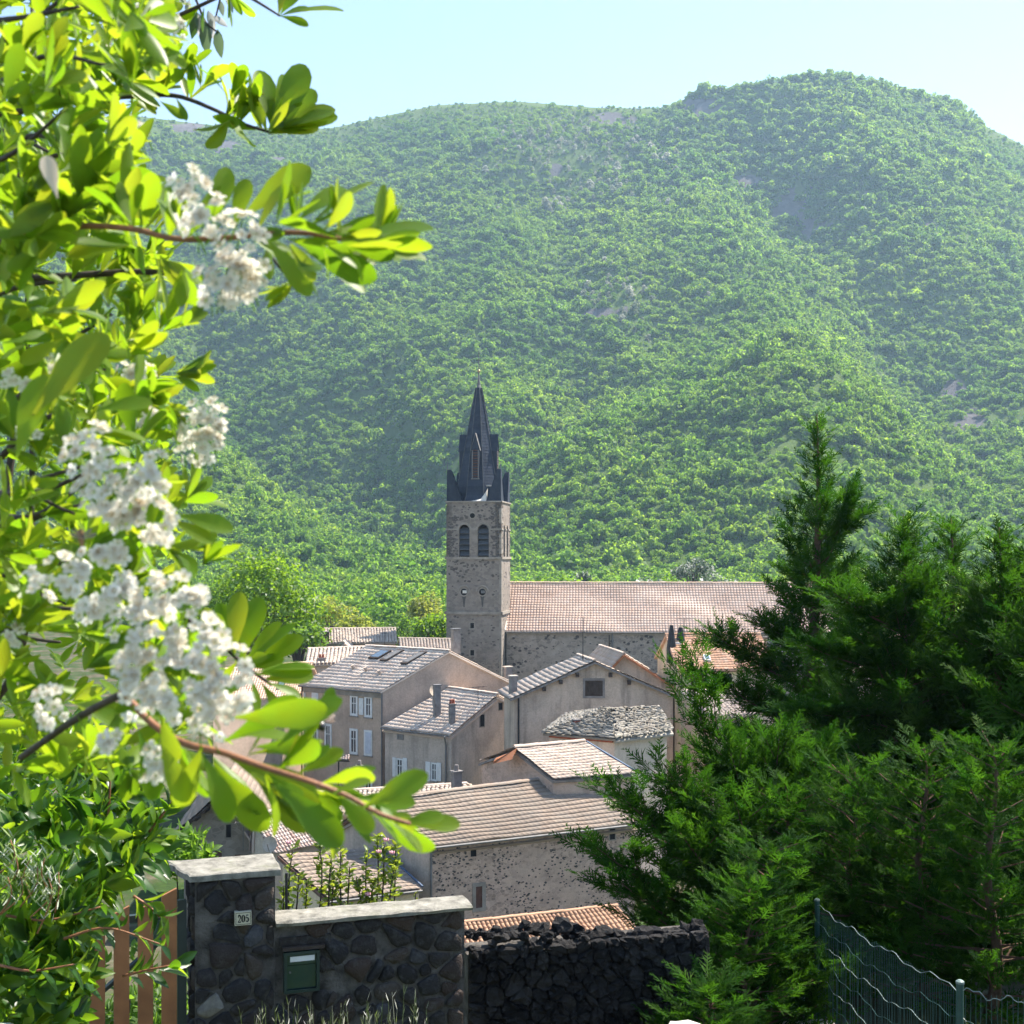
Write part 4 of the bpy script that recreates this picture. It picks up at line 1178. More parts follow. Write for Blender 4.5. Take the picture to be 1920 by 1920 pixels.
for i, (u, v) in enumerate(((1020, 1291), (1051, 1278), (1082, 1265), (1144, 1265), (1179, 1279))):
    p_ = W7.at(u, v)
    MB().box(W7.A, W7.d, W7.n, (p_[0] - 0.1, p_[0] + 0.1), (0.0, 0.32), (p_[1] - 0.13, p_[1] + 0.12)).build("purlin_end", M_WOOD_D, h7['o'])
chimney(h7['o'], P(962, 1290, 79.5), 0.42, 0.72, M_CEMENT, 0, M_PALE)
pipe(h7['o'], [v3(h7A, -8.6) + Vector((0.2, -.15, 0)), v3(h7A, -18) + Vector((0.2, -.15, 0))], 0.06, M_BLACK)
MB().tube([P(1093, 1240, 80), P(1093, 1156, 80)], [0.03, 0.02], 5).build("aerial", M_BLACK, h7['o'])
# --- red-edged gable behind
h8A = P(1128, 1260, 87).xy; h8B = P(1270, 1300, 86).xy
h8 = gable_house("red_edged_house", "grey gable with red bargeboards peeking out behind the weathered plaster house", [h8A, P(1262, 1300, 86).xy, Vector(P(1262, 1300, 86).xy) + Vector((-1, 7)), Vector(h8A) + Vector((-1, 7))], -18.5, -8.4, -6.85, M_DIRTY, M_T_GREY,
                 ridge='AD', og=0.35, oe=0.45, tw=0.25, th=0.36, jit=0.3, seed=85, ra=0.3, rb=0.3, zeb=-8.95, deck=M_ORANGEW)
for e in (h8['f1'], h8['f2']):
    MB().tube([Vector(e) - Vector((0, .05, .1)), Vector(h8['r1']) - Vector((0, .05, .1))], 0.10, 4).build("bargeboard", M_ORANGEW, h8['o'])
# --- orange roofed house on the right
h11A = P(1275, 1290, 84).xy; h11B = P(1452, 1290, 84.5).xy
h11 = gable_house("orange_roof_house", "cream house with bright orange tiled roof and dark loggia in front of the nave", [h11A, h11B, Vector(h11B) + Vector((-0.4, 9.5)), Vector(h11A) + Vector((-0.4, 9.5))], -18.5, -7.55, -5.7, M_CREAM, M_T_ORANGE,
                  og=0.2, oe=0.35, tw=0.24, th=0.37, kind='flat', lift=0.05, jit=0.15, seed=91, deck=M_T_ORANGE)
W11 = Wall(h11A, h11B)
opening(h11['o'], W11, 1338, 1263, 1372, 1290, M_INSHADE, M_CREAM, 0.05, name="loggia")
a_, _ = W11.at(1312, 1280)
MB().box(W11.A, W11.d, W11.n, (a_ - 0.015, a_ + 0.015), (0.002, 0.03), (-18, -7.9)).build("wall_joint", M_CEMENT, h11['o'])
# two tall cowled stacks
for u, v0, v1, rr in ((1259, 1215, 1172, 0.26), (1276, 1210, 1176, 0.30)):
    Yc = 87 if u < 1270 else 88
    b_ = P(u, v0, Yc); t_ = P(u, v1, Yc)
    s_ = MB(); s_.tube([b_ - Vector((0, 0, 1)), b_, b_.lerp(t_, 0.6), t_], [rr * 1.3, rr * 1.3, rr * 0.8, rr * 0.45], 8); s_.build("chimney_stack", M_BLACK, h11['o'])
MB().box(P(1268, 1209, 87.6), (1, 0, 0), (0, 1, 0), (-0.3, 0.3), (-0.3, 0.3), (-0.3, 0.18)).build("stack_flashing", M_WHITE, h11['o'])
chimney(h11['o'], P(1440, 1205, 90), 0.5, 0.35, M_CEMENT, 0)
antenna(h11['o'], P(1283, 1210, 88), 1.9, True, (1, 0.2, 0))
S11 = (h11['f0'], h11['f1'], h11['r1'], h11['r0'])
skylight(h11['slope'], S11, 0.30, 0.36, 0.22, 0.36, M_SKYL, M_WHITE)
pipe(h11['o'], [v3(h11A, -7.7) + Vector((0.1, -.15, 0)), v3(h11A, -18) + Vector((0.1, -.15, 0))], 0.05, M_BLACK)
gutter(h11['o'], h11['f0'] + Vector((0, -.05, -.08)), h11['f1'] + Vector((0, -.05, -.08)), 0.06, mat=M_BOARD)
# --- low roof with stone gable, right of centre
h12A = P(1277, 1340, 74).xy
h12 = gable_house("low_stone_house", "low stone house with pale tiled roof half hidden by the conifer", [P(1336, 1340, 72).xy, P(1420, 1340, 72.6).xy, P(1380, 1340, 77.5).xy, P(1276, 1340, 77).xy], -18.5, -9.15, -8.35, M_RUBBLE, M_T_GREY,
                  og=0.2, oe=0.3, tw=0.25, th=0.36, jit=0.35, seed=95, ra=0.95, rb=0.95)

# --- old house with stone slab roof
l0 = P(1030, 1371, 68.6).xy; l1 = P(1152, 1380, 66.6).xy; l2 = P(1250, 1368, 69.2).xy; l3 = P(1240, 1340, 74).xy; l4 = P(1060, 1340, 75).xy
lz = -9.45
h9 = thing("slab_roof_house", "crumbling pale house under an uneven grey stone slab roof with a red chimney", "house", v3(l1, -18.5))
wall_body(h9, [l0, l1, l2, l3, l4], -18.5, [lz - 0.1] * 5, M_PALE)
rA = P(1145, 1329, 71.0); rB = P(1236, 1324, 71.6)
e = [v3(p_, lz) for p_ in (l0, l1, l2)]
cen = Vector((5.2, 71, lz))
e = [p_ + (p_ - cen).normalized() * 0.45 - Vector((0, 0, 0.05)) for p_ in e]
roof_slope(h9, e[0], e[1], rA, rA + Vector((-0.25, 0.35, -0.02)), M_LAUZE, M_LAUZE, 0.34, 0.26, 'lauze', 0.07, 0.6, 101)
roof_slope(h9, e[1], e[2], rB, rA, M_LAUZE, M_LAUZE, 0.34, 0.26, 'lauze', 0.07, 0.6, 102)
roof_slope(h9, v3(l4, -9.3), e[0], rA, rA + Vector((-0.2, 0.4, -0.02)), M_LAUZE, M_LAUZE, 0.34, 0.26, 'lauze', 0.07, 0.6, 103)
roof_slope(h9, v3(l3, -9.3), v3(l4, -9.3), rA, rB, M_LAUZE, M_LAUZE, 0.34, 0.26, 'lauze', 0.07, 0.6, 104)
chimney(h9, P(1081, 1365, 69.5), 0.34, 0.42, M_BRICK, 0, M_CEMENT)
W9 = Wall(l1, l2)
opening(h9, W9, 1190, 1378, 1197, 1388, fw=0.0, sur=M_WOOD_D)
W9b = Wall(l0, l1)
MB().box(W9b.A, W9b.d, W9b.n, (0.05, (Vector(l1) - Vector(l0)).length - 0.05), (0.003, 0.16), (lz - 0.32, lz - 0.12)).build("brick_cornice", M_BRICK, h9)

# --- small roof with orange boards and blue flashing
rL = Vector((0.2, 60.0, -9.08)); rR = Vector((3.4, 61.9, -9.08)); eL = Vector((1.87, 57.7, -10.05)); eR = Vector((5.5, 59.0, -10.05))
h10 = gable_house("orange_board_house", "small stone house with ribbed pale roof and orange bargeboard behind the barn ridge",
                  [eL.xy, eR.xy, (Vector(rR.xy) * 2 - Vector(eR.xy)), (Vector(rL.xy) * 2 - Vector(eL.xy))], -18.5, -10.15, -9.2, M_RUBBLE, M_T_GREY,
                  og=0.12, oe=0.2, tw=0.22, th=0.3, kind='flat', lift=0.04, jit=0.06, seed=111, deck=M_CEMENT)
MB().hexa([P(925, 1432, 59.8), P(960, 1424, 59.0), P(962, 1418, 59.2), P(928, 1424, 60), P(925, 1428, 59.8), P(968, 1403, 59.6), P(972, 1404, 60.2), P(930, 1421, 60.2)]).build("bargeboard", M_ORANGEW, h10['o'])
MB().tube([h10['f1'] + Vector((0.1, 0, 0.02)), h10['r1'] + Vector((0.1, 0, 0.02))], 0.06, 4).build("flashing", M_FLASH, h10['o'])

# --- lean-to roof at the foot of the barn
kA, kB, kC, kD = Q(862, 1790, -14.95), Q(1206, 1754, -14.95), Q(1158, 1699, -14.25), Q(840, 1734, -14.25)
le = thing("terracotta_lean_to", "terracotta tiled lean-to roof just above the dark dry stone wall", "shed", v3((kA + kC) / 2, -18))
wall_body(le, [ext(kB, kA, -0.2), ext(kA, kB, -0.2), kC, kD], -18.5, [-15.15, -15.15, -14.45, -14.45], M_CREAM)
roof_slope(le, kA, kB, kC, kD, M_T_TERRA, M_T_TERRA, 0.19, 0.26, 'canal', 0.035, 0.06, 121)
ridge_cap(le, kD + Vector((0, 0, .04)), kC + Vector((0, 0, .04)), M_T_TERRA, 0.09, 0.3, 5)
gutter(le, kA + Vector((0, -.05, -.05)), kB + Vector((0, -.05, -.05)), 0.05)

# --- houses further back on the left
h14 = gable_house("left_skylight_house", "beige house with a skylight in its tiled roof at the left edge of the village", [P(400, 1330, 84).xy, P(566, 1330, 92).xy, P(600, 1330, 99).xy, P(440, 1330, 95).xy], -18.5, -10.0, -8.2, M_GREIGE, M_T_NAVE,
                  og=0.15, oe=0.3, tw=0.25, th=0.38, jit=0.3, seed=131)
S14 = (h14['f0'], h14['f1'], h14['r1'], h14['r0'])
skylight(h14['slope'], S14, 0.66, 0.74, 0.22, 0.5)
h15 = gable_house("far_grey_roof_house", "far house with weathered grey roof between the walnut tree and the tower", [P(612, 1212, 124).xy, P(742, 1206, 125).xy, P(738, 1184, 132).xy, P(610, 1187, 131).xy], -18.5, -8.6, -7.55, M_GREIGE, M_T_GREY,
                  og=0.15, oe=0.3, tw=0.28, th=0.42, jit=0.4, seed=135)
antenna(h15['o'], P(721, 1205, 122), 1.3)
chimney(h15['o'], P(608, 1195, 124), 0.8, 0.5, M_BROWNS, 0)
h16 = gable_house("long_ridged_house", "house with long striped grey tile roof behind the tall greige house", [P(575, 1250, 103).xy, P(690, 1238, 106).xy, P(700, 1225, 112).xy, P(585, 1225, 110).xy], -18.5, -8.9, -8.0, M_GREIGE, M_T_GREY,
                  og=0.15, oe=0.3, tw=0.34, th=0.5, jit=0.3, seed=141)
chimney(h16['o'], P(603, 1243, 104), 0.5, 0.35, M_CEMENT, 2)
h17 = gable_house("small_far_gable", "tiny far gabled roof under the far grey roof", [P(628, 1222, 117).xy, P(660, 1222, 117).xy, P(662, 1216, 121).xy, P(632, 1216, 121).xy], -18.5, -8.85, -8.2, M_PALE, M_T_GREY,
                  ridge='AD', og=0.3, oe=0.35, tw=0.3, th=0.42, seed=145)
h18 = gable_house("shed_by_tower", "low grey roofed building between the far house and the church tower", [P(752, 1212, 116).xy, P(850, 1216, 114).xy, P(846, 1204, 121).xy, P(748, 1204, 122).xy], -18.5, -8.5, -7.95, M_PALE, M_T_GREY,
                  og=0.15, oe=0.3, tw=0.3, th=0.42, seed=147)
h19 = gable_house("house_behind_conifers", "house with tiled roof mostly hidden behind the conifers on the right", [P(1560, 1260, 96).xy, P(1780, 1260, 98).xy, P(1790, 1260, 106).xy, P(1570, 1260, 105).xy], -18.5, -8.8, -6.6, M_CREAM, M_T_NAVE,
                  og=0.2, oe=0.3, tw=0.3, th=0.42, seed=151)
# ------------------------------------------------------------------ near garden wall, gate pillar, mailbox, fence
M_BASALT = m_basalt("basalt_stone", 1.0, (1.15, 1.0, 0.86))
M_BASALT_L = m_basalt("basalt_light", 2.2, (1, 1, 1.02))
M_PALESTONE = m_plain("pale_stone", (0.2, 0.185, 0.16), 0.9, 20, 0.3, 0.5, 0.2)
M_MORTAR = m_plain("old_mortar", (0.10, 0.09, 0.08), 0.95, 7, 0.65, 0.9, 0.1, bd=0.02)
k = NT("lichen_coping"); p = k.pos()
c_ = k.ramp(k.noise(9, 8, 0.7, p), [(0.3, (0.08, 0.076, 0.064)), (0.5, (0.23, 0.218, 0.185)), (0.72, (0.37, 0.35, 0.30))])
c_ = k.mix(k.ramp(k.noise(4, 6, 0.7, p), [(0.55, (0, 0, 0)), (0.75, (0.6, 0.6, 0.6))]), c_, (0.16, 0.17, 0.09))
M_COPE = k.done(k.bsdf(c_, 0.95, k.noise(45, 6, 0.75, p), 0.01, 0.8, 0.1))

def clip_poly(poly, px, py, nx_, ny_):
    out = []
    for i in range(len(poly)):
        a = poly[i]; b = poly[(i + 1) % len(poly)]
        da = (a[0] - px) * nx_ + (a[1] - py) * ny_; db = (b[0] - px) * nx_ + (b[1] - py) * ny_
        if da <= 0: out.append(a)
        if (da < 0) != (db < 0):
            t = da / (da - db); out.append((a[0] + (b[0] - a[0]) * t, a[1] + (b[1] - a[1]) * t))
    return out
def stone_cells(L, H, sx, sz, seed, jit=0.42):
    r = random.Random(seed); S = []
    nz = max(1, round(H / sz))
    for j in range(nz):
        n = max(1, round(L / (sx * r.uniform(0.75, 1.3))))
        for i in range(n):
            S.append(((i + 0.5 + (0.5 if j % 2 else 0) * 0.6 - 0.15 + r.uniform(-jit, jit)) * L / n, (j + 0.5 + r.uniform(-jit, jit) * 0.9) * H / nz, r.uniform(-0.03, 0.03)))
    cells = []
    for i, (x, y, w) in enumerate(S):
        poly = [(0, 0), (L, 0), (L, H), (0, H)]
        for j, (x2, y2, w2) in enumerate(S):
            if i == j: continue
            dx, dy = x2 - x, y2 - y; d = math.hypot(dx, dy)
            if d < 1e-6 or d > 4 * max(sx, sz): continue
            t = 0.5 + (w - w2) / d * 0.6
            poly = clip_poly(poly, x + dx * t, y + dy * t, dx / d, dy / d)
            if len(poly) < 3: break
        if len(poly) >= 3: cells.append(poly)
    return cells
def stone_mesh(poly, W, z0, gap, proud, r, rough=0.011):
    cx = sum(p_[0] for p_ in poly) / len(poly); cy_ = sum(p_[1] for p_ in poly) / len(poly)
    # even out the outline, shrink by the joint, round the corners
    pts = []
    n = len(poly)
    for i in range(n):
        a, b = poly[i], poly[(i + 1) % n]
        if math.hypot(a[0] - b[0], a[1] - b[1]) < 0.012: continue
        pts.append((a[0] * 0.78 + b[0] * 0.22, a[1] * 0.78 + b[1] * 0.22)); pts.append((a[0] * 0.22 + b[0] * 0.78, a[1] * 0.22 + b[1] * 0.78))
    if len(pts) < 5: return None
    sh = []
    for x, y in pts:
        d = math.hypot(x - cx, y - cy_); f = max(0.3, (d - gap * r.uniform(0.4, 2.6)) / d) if d > 1e-6 else 1
        sh.append((cx + (x - cx) * f, cy_ + (y - cy_) * f))
    m = len(sh); V = []; Fc = []
    for sc, dp in ((1.0, -0.03), (0.97, proud * 0.55), (0.80, proud), ):
        for x, y in sh:
            V.append(W.A + W.d * (cx + (x - cx) * sc) + W.n * (dp + (r.uniform(-rough, rough) if sc < 1 else 0)) + Vector((0, 0, z0 + cy_ + (y - cy_) * sc)))
    V.append(W.A + W.d * cx + W.n * (proud * 1.08 + r.uniform(-0.006, 0.01)) + Vector((0, 0, z0 + cy_)))
    for k_ in range(2):
        for i in range(m):
            j = (i + 1) % m; Fc.append((k_ * m + i, k_ * m + j, (k_ + 1) * m + j, (k_ + 1) * m + i))
    for i in range(m): Fc.append((2 * m + i, 2 * m + (i + 1) % m, 3 * m))
    return V, Fc
def lay_stones(par, W, L, z0, H, sx, sz, gap, proud, seed, mat, avoid=(), special=(), skip=0.0, rough=0.011):
    r = random.Random(seed)
    for poly in stone_cells(L, H, sx, sz, seed):
        cx = sum(p_[0] for p_ in poly) / len(poly); cy_ = sum(p_[1] for p_ in poly) / len(poly)
        if any(a0 < cx < a1 and b0 < z0 + cy_ < b1 for a0, a1, b0, b1 in avoid): continue
        res = stone_mesh(poly, W, z0, gap, proud * r.uniform(0.6, 1.25), r, rough)
        if res is None or (skip and r.random() < skip): continue
        mm = mat
        for (sa, sz_, smat) in special:
            if math.hypot(cx - sa, z0 + cy_ - sz_) < 0.085: mm = smat
        build("stone", res[0], res[1], mm, par, smooth=rough < 0.02)

# plan of pillar and wall (front faces), set out from the coping corners
pFL = Q(358, 1643, -2.31); pFR = Q(522, 1631, -2.31); pBL = Q(330, 1623, -2.31)
pd = (pFR - pFL).normalized(); pn = Vector((-pd.y, pd.x, 0))
PW, PD = (pFR - pFL).length - 0.05, 0.42
pA = pFL + pd * 0.03 + pn * 0.03
PF = Wall(pA, pA + pd * PW); PS = Wall(pA + pn * PD, pA)
gz = -4.2
pil = thing("gate_pillar", "dark basalt gate pillar with flat lichened capstone and house number", "pillar", v3(pA, gz))
MB().box(v3(pA, 0), pd, pn, (0, PW), (0, PD), (gz - 0.4, -2.352)).build("mortar_core", M_MORTAR, pil)
lay_stones(pil, PF, PW, gz, -2.355 - gz, 0.15, 0.12, 0.007, 0.022, 5, M_BASALT, special=[(0.15, -3.26, M_PALESTONE), (0.45, -2.75, M_BASALT_L)], skip=0.1)
lay_stones(pil, PS, PD, gz, -2.355 - gz, 0.2, 0.16, 0.012, 0.035, 6, M_BASALT)
V = []
cs = MB()
r_ = random.Random(3)
c0 = [pFL + Vector((-0.005, -0.01, 0)), pFR + pd * 0.02 - pn * 0.01, pFR + pd * 0.02 + pn * 0.5, pFL + pn * 0.5 - pd * 0.16]
N = 8
# capstone with slightly uneven edges
top = []
for i in range(4):
    for j in range(N):
        p_ = c0[i].lerp(c0[(i + 1) % 4], j / N); n_ = Vector((r_.uniform(-.008, .008), r_.uniform(-.008, .008), r_.uniform(-.004, .004)))
        top.append(p_ + n_)
Vc = [p_ + Vector((0, 0, 0)) for p_ in top] + [p_ - Vector((0, 0, 0.042)) for p_ in top]
cen = sum(top, Vector()) / len(top)
ins = [cen + (p_ - cen) * 0.96 + Vector((0, 0, 0.008)) for p_ in top]
Vc += ins
n = len(top)
Fcap = [(i, (i + 1) % n, n + (i + 1) % n, n + i) for i in range(n)] + [(2 * n + i, 2 * n + (i + 1) % n, (i + 1) % n, i) for i in range(n)] + [tuple(2 * n + i for i in range(n)), tuple(n + i for i in range(n - 1, -1, -1))]
build("capstone", Vc, Fcap, M_COPE, pil)

# garden wall
wL0 = Q(517, 1728, -2.69); wR0 = Q(878, 1697, -2.69)
wd = (wR0 - wL0).normalized(); wn_ = Vector((-wd.y, wd.x, 0)); WLn = (wR0 - wL0).length
GW = Wall(wL0 + wn_ * 0.04, wR0 + wn_ * 0.04)
gw = thing("garden_wall", "low dark basalt garden wall with pale concrete coping right of the gate pillar", "wall", v3(wL0, gz))
MB().box(v3(wL0 + wn_ * 0.04, 0), wd, wn_, (0.0, WLn - 0.02), (0, 0.26), (gz - 0.5, -2.728)).build("mortar_core", M_MORTAR, gw)
mbr = GW.rect(528, 1765, 602, 1858)
lay_stones(gw, GW, WLn - 0.03, gz - 0.1, -2.73 - gz + 0.1, 0.18, 0.135, 0.008, 0.024, 17, M_BASALT, avoid=[(mbr[0] - 0.03, mbr[1] + 0.03, mbr[2] - 0.02, mbr[3] + 0.06)],
           special=[(1.06, -3.12, M_BASALT_L), (0.78, -3.42, M_BASALT_L)], skip=0.08)
EW = Wall(wR0 + wn_ * 0.04 - wd * 0.02, wR0 + wn_ * 0.3 - wd * 0.02)
cop = []
NN = 14
r_ = random.Random(9)
prof_ = [(-0.02, -0.036), (-0.025, -0.012), (-0.005, 0.0), (0.12, 0.012), (0.27, 0.004), (0.3, -0.012), (0.3, -0.036)]
Vc = []; Fc = []
for i in range(NN + 1):
    for (n__, z__) in prof_:
        Vc.append(wL0 + wd * ((WLn + 0.03) * i / NN) + wn_ * (n__ + r_.uniform(-.006, .006)) + Vector((0, 0, z__ + r_.uniform(-.005, .005))))
m_ = len(prof_)
for i in range(NN):
    for j in range(m_ - 1): Fc.append((i * m_ + j, (i + 1) * m_ + j, (i + 1) * m_ + j + 1, i * m_ + j + 1))
    Fc.append((i * m_ + m_ - 1, (i + 1) * m_ + m_ - 1, (i + 1) * m_, i * m_))
Fc += [tuple(range(m_)), tuple(NN * m_ + j for j in range(m_ - 1, -1, -1))]
build("coping", Vc, Fc, M_COPE, gw)

# house number plate
M_ENAMEL = m_plain("cream_enamel", (0.60, 0.55, 0.40), 0.35, 8, 0.06, 0.1, 0.5)
M_INK = m_plain("dark_lettering", (0.02, 0.022, 0.025), 0.5, 8, 0.1, 0.1)
num = thing("house_number_plate", "small cream enamel plate reading 205 on the gate pillar", "sign", PF.A + PF.d * 0.3 + Vector((0, 0, -2.7)))
a0, a1, z0, z1 = PF.rect(439, 1706, 470, 1731)
PP = 0.055
MB().box(PF.A, PF.d, PF.n, (a0, a1), (0.0, PP), (z0, z1)).build("plate", M_ENAMEL, num)
bd = MB(); t_ = 0.0035; g_ = 0.006
for (x0, x1, y0, y1) in ((a0 + g_, a1 - g_, z1 - g_ - t_, z1 - g_), (a0 + g_, a1 - g_, z0 + g_, z0 + g_ + t_), (a0 + g_, a0 + g_ + t_, z0 + g_ + t_, z1 - g_ - t_), (a1 - g_ - t_, a1 - g_, z0 + g_ + t_, z1 - g_ - t_)):
    bd.box(PF.A, PF.d, PF.n, (x0, x1), (PP - 0.001, PP + 0.0015), (y0, y1))
bd.build("border_line", M_INK, num)
def glyph(strokes, ox, oz, w, h):
    m = MB()
    for st in strokes:
        pts = [(Vector((x * w, y * h)), wd_ * h) for x, y, wd_ in st]
        L = []; R_ = []
        for i, (p_, ww) in enumerate(pts):
            d = (pts[min(i + 1, len(pts) - 1)][0] - pts[max(0, i - 1)][0]); d = d.normalized() if d.length > 1e-9 else Vector((1, 0))
            nn = Vector((-d.y, d.x)) * ww * 0.5
            L.append(p_ + nn); R_.append(p_ - nn)
        to3 = lambda q_, n_: PF.A + PF.d * (ox + q_.x) + PF.n * n_ + Vector((0, 0, oz + q_.y))
        V = []; Fc = []
        for l_, rr in zip(L, R_): V += [to3(l_, PP + 0.002), to3(rr, PP + 0.002), to3(l_, PP - 0.001), to3(rr, PP - 0.001)]
        for i in range(len(L) - 1):
            b = i * 4; Fc += [(b, b + 1, b + 5, b + 4), (b + 1, b + 3, b + 7, b + 5), (b + 2, b, b + 4, b + 6)]
        m.add(V, Fc)
    return m
arc = lambda cx, cy_, rx, ry, t0, t1, w0, w1, n=12: [(cx + rx * math.cos(math.radians(t0 + (t1 - t0) * i / n)), cy_ + ry * math.sin(math.radians(t0 + (t1 - t0) * i / n)), w0 + (w1 - w0) * math.sin(math.pi * i / n)) for i in range(n + 1)]
two = [arc(0.48, 0.70, 0.34, 0.28, 175, -30, 0.10, 0.2) + [(0.5, 0.33, 0.1), (0.1, 0.06, 0.08)], [(0.06, 0.06, 0.15), (0.92, 0.06, 0.15)], [(0.88, 0.0, 0.06), (0.94, 0.24, 0.06)], [(0.10, 0.70, 0.16), (0.26, 0.70, 0.16)]]
zero = [[(0.5 + 0.37 * math.cos(t), 0.5 + 0.46 * math.sin(t), 0.07 + 0.15 * abs(math.cos(t))) for t in [2 * math.pi * i / 20 for i in range(21)]]]
five = [[(0.2, 0.93, 0.14), (0.84, 0.93, 0.14)], [(0.22, 0.97, 0.06), (0.18, 0.52, 0.06)], arc(0.46, 0.33, 0.38, 0.28, 140, -150, 0.07, 0.2), [(0.08, 0.20, 0.14), (0.24, 0.20, 0.14)]]
gw_ = (a1 - a0) * 0.205; gh = (z1 - z0) * 0.56
for i, gl_ in enumerate((two, zero, five)):
    glyph(gl_, a0 + (a1 - a0) * 0.17 + i * gw_ * 1.15, z0 + (z1 - z0) * 0.22, gw_, gh).build("digit", M_INK, num)

# mailbox set into the wall
M_MAILG = m_plain("dark_green_enamel", (0.014, 0.035, 0.032), 0.35, 6, 0.25, 0.15, 0.5)
k = NT("mailbox_door"); p = k.pos()
c_ = k.ramp(k.noise(7, 4, 0.6, p), [(0.3, (0.016, 0.05, 0.05)), (0.7, (0.05, 0.085, 0.055))])
M_MAILD = k.done(k.bsdf(c_, 0.16, k.noise(5, 2, 0.5, p), 0.004, 0.25, 0.7, 0.35))
mb = thing("mailbox", "dark green metal mailbox with white name strip set into the garden wall", "mailbox", GW.A + GW.d * 0.15 + Vector((0, 0, -3.2)))
a0, a1, z0, z1 = GW.rect(531, 1780, 597, 1856)
m = MB(); fw = 0.022
m.box(GW.A, GW.d, GW.n, (a0, a0 + fw), (-0.1, 0.06), (z0, z1)); m.box(GW.A, GW.d, GW.n, (a1 - fw, a1), (-0.1, 0.06), (z0, z1))
m.box(GW.A, GW.d, GW.n, (a0 + fw, a1 - fw), (-0.1, 0.058), (z1 - fw, z1)); m.box(GW.A, GW.d, GW.n, (a0 + fw, a1 - fw), (-0.1, 0.058), (z0, z0 + fw))
m.box(GW.A, GW.d, GW.n, (a0 + fw, a1 - fw), (-0.1, -0.02), (z0 + fw, z1 - fw))
m.build("frame", M_MAILG, mb)
zf = z0 + (z1 - z0) * 0.66
dr = MB().box(GW.A, GW.d, GW.n, (a0 + fw + .003, a1 - fw - .003), (-0.015, 0.035), (z0 + fw + .003, zf - 0.003)).build("door", M_MAILD, mb)
fl = MB().box(GW.A, GW.d, GW.n, (a0 + fw + .003, a1 - fw - .003), (-0.015, 0.04), (zf + 0.003, z1 - fw - .003)).build("flap", M_MAILD, mb)
MB().box(GW.A, GW.d, GW.n, (a0 + 0.045, a1 - 0.035), (0.039, 0.046), (zf + 0.028, zf + 0.066)).build("name_strip", M_WHITE, fl)
lk = MB(); lk.tube([GW.A + GW.d * (a0 + 0.045) + GW.n * 0.03 + Vector((0, 0, zf - 0.05)), GW.A + GW.d * (a0 + 0.045) + GW.n * 0.042 + Vector((0, 0, zf - 0.05))], 0.008, 8); lk.build("lock", M_ZINC, dr)
MB().box(GW.A, GW.d, GW.n, (a0 - 0.01, a1 + 0.04), (-0.05, 0.055), (z1 + 0.01, z1 + 0.035)).build("hood_slab", M_BASALT, gw)
MB().box(GW.A, GW.d, GW.n, (a0 - 0.03, a1 + 0.09), (-0.05, 0.018), (z1 + 0.04, z1 + 0.1)).build("lintel", M_BASALT, gw)

# dry stone wall set back on the right, every stone its own
dA = P(880, 1745, 10.35); dB = P(1330, 1790, 10.9)
DW = Wall(dA, dB); DL = (DW.B - DW.A).length
dw = thing("dry_stone_wall", "rough black lava dry stone wall running from the garden wall to the conifers", "wall", v3(dA, -4.6))
MB().box(DW.A, DW.d, -DW.n, (0, DL), (0.05, 0.4), (-5.2, -3.26)).build("wall_core", M_MORTAR, dw)
k = NT("lava_stone"); p = k.pos()
r1 = k.n("ShaderNodeObjectInfo").outputs['Random']
c_ = k.ramp(r1, [(0, (0.014, 0.014, 0.015)), (0.5, (0.028, 0.026, 0.025)), (1, (0.045, 0.042, 0.04))])
c_ = k.mix(k.ramp(k.noise(20, 7, 0.7, p), [(0.52, (0, 0, 0)), (0.8, (0.5, 0.5, 0.5))]), c_, (0.13, 0.125, 0.115))
M_LAVA = k.done(k.bsdf(c_, 0.95, k.math('ADD', k.noise(40, 7, 0.75, p), k.noise(14, 5, 0.7, p)), 0.03, 1.0, 0.15))
lay_stones(dw, DW, DL, -4.7, 1.5, 0.14, 0.09, 0.001, 0.022, 23, M_LAVA, rough=0.024)
# ragged rubble on its crown
def rock(c, s, seed, stretch=(1, 1, 0.7)):
    r = random.Random(seed); V = []; Fc = []
    import bmesh
    bm = bmesh.new(); bmesh.ops.create_icosphere(bm, subdivisions=2, radius=1)
    for v in bm.verts:
        n_ = noise.noise(v.co * 1.7 + Vector((seed * 3.1, 0, 0))) * 0.7 + noise.noise(v.co * 4 + Vector((0, seed, 0))) * 0.5
        v.co *= (1 + n_)
        V.append(Vector(c) + Vector((v.co.x * s * stretch[0], v.co.y * s * stretch[1], v.co.z * s * stretch[2])))
    bm.verts.index_update()
    Fc = [tuple(v.index for v in f.verts) for f in bm.faces]
    bm.free(); return V, Fc
i = 0; a = 0.0; rr = random.Random(8)
while a < DL:
    s = rr.uniform(0.03, 0.07)
    for row in range(2):
        V, Fc = rock(DW.A + DW.d * (a + rr.uniform(-.03, .03)) - DW.n * (0.05 + row * 0.17 + rr.uniform(-.03, .03)) + Vector((0, 0, -3.23 + s * 0.35 + rr.uniform(-0.05, 0.05) + 0.06 * math.sin(a * 3) + 0.05 * row - 0.03 * a)), s * (1 + .25 * row), 40 + i)
        build("stone", V, Fc, M_LAVA, dw); i += 1
    a += s * 1.35

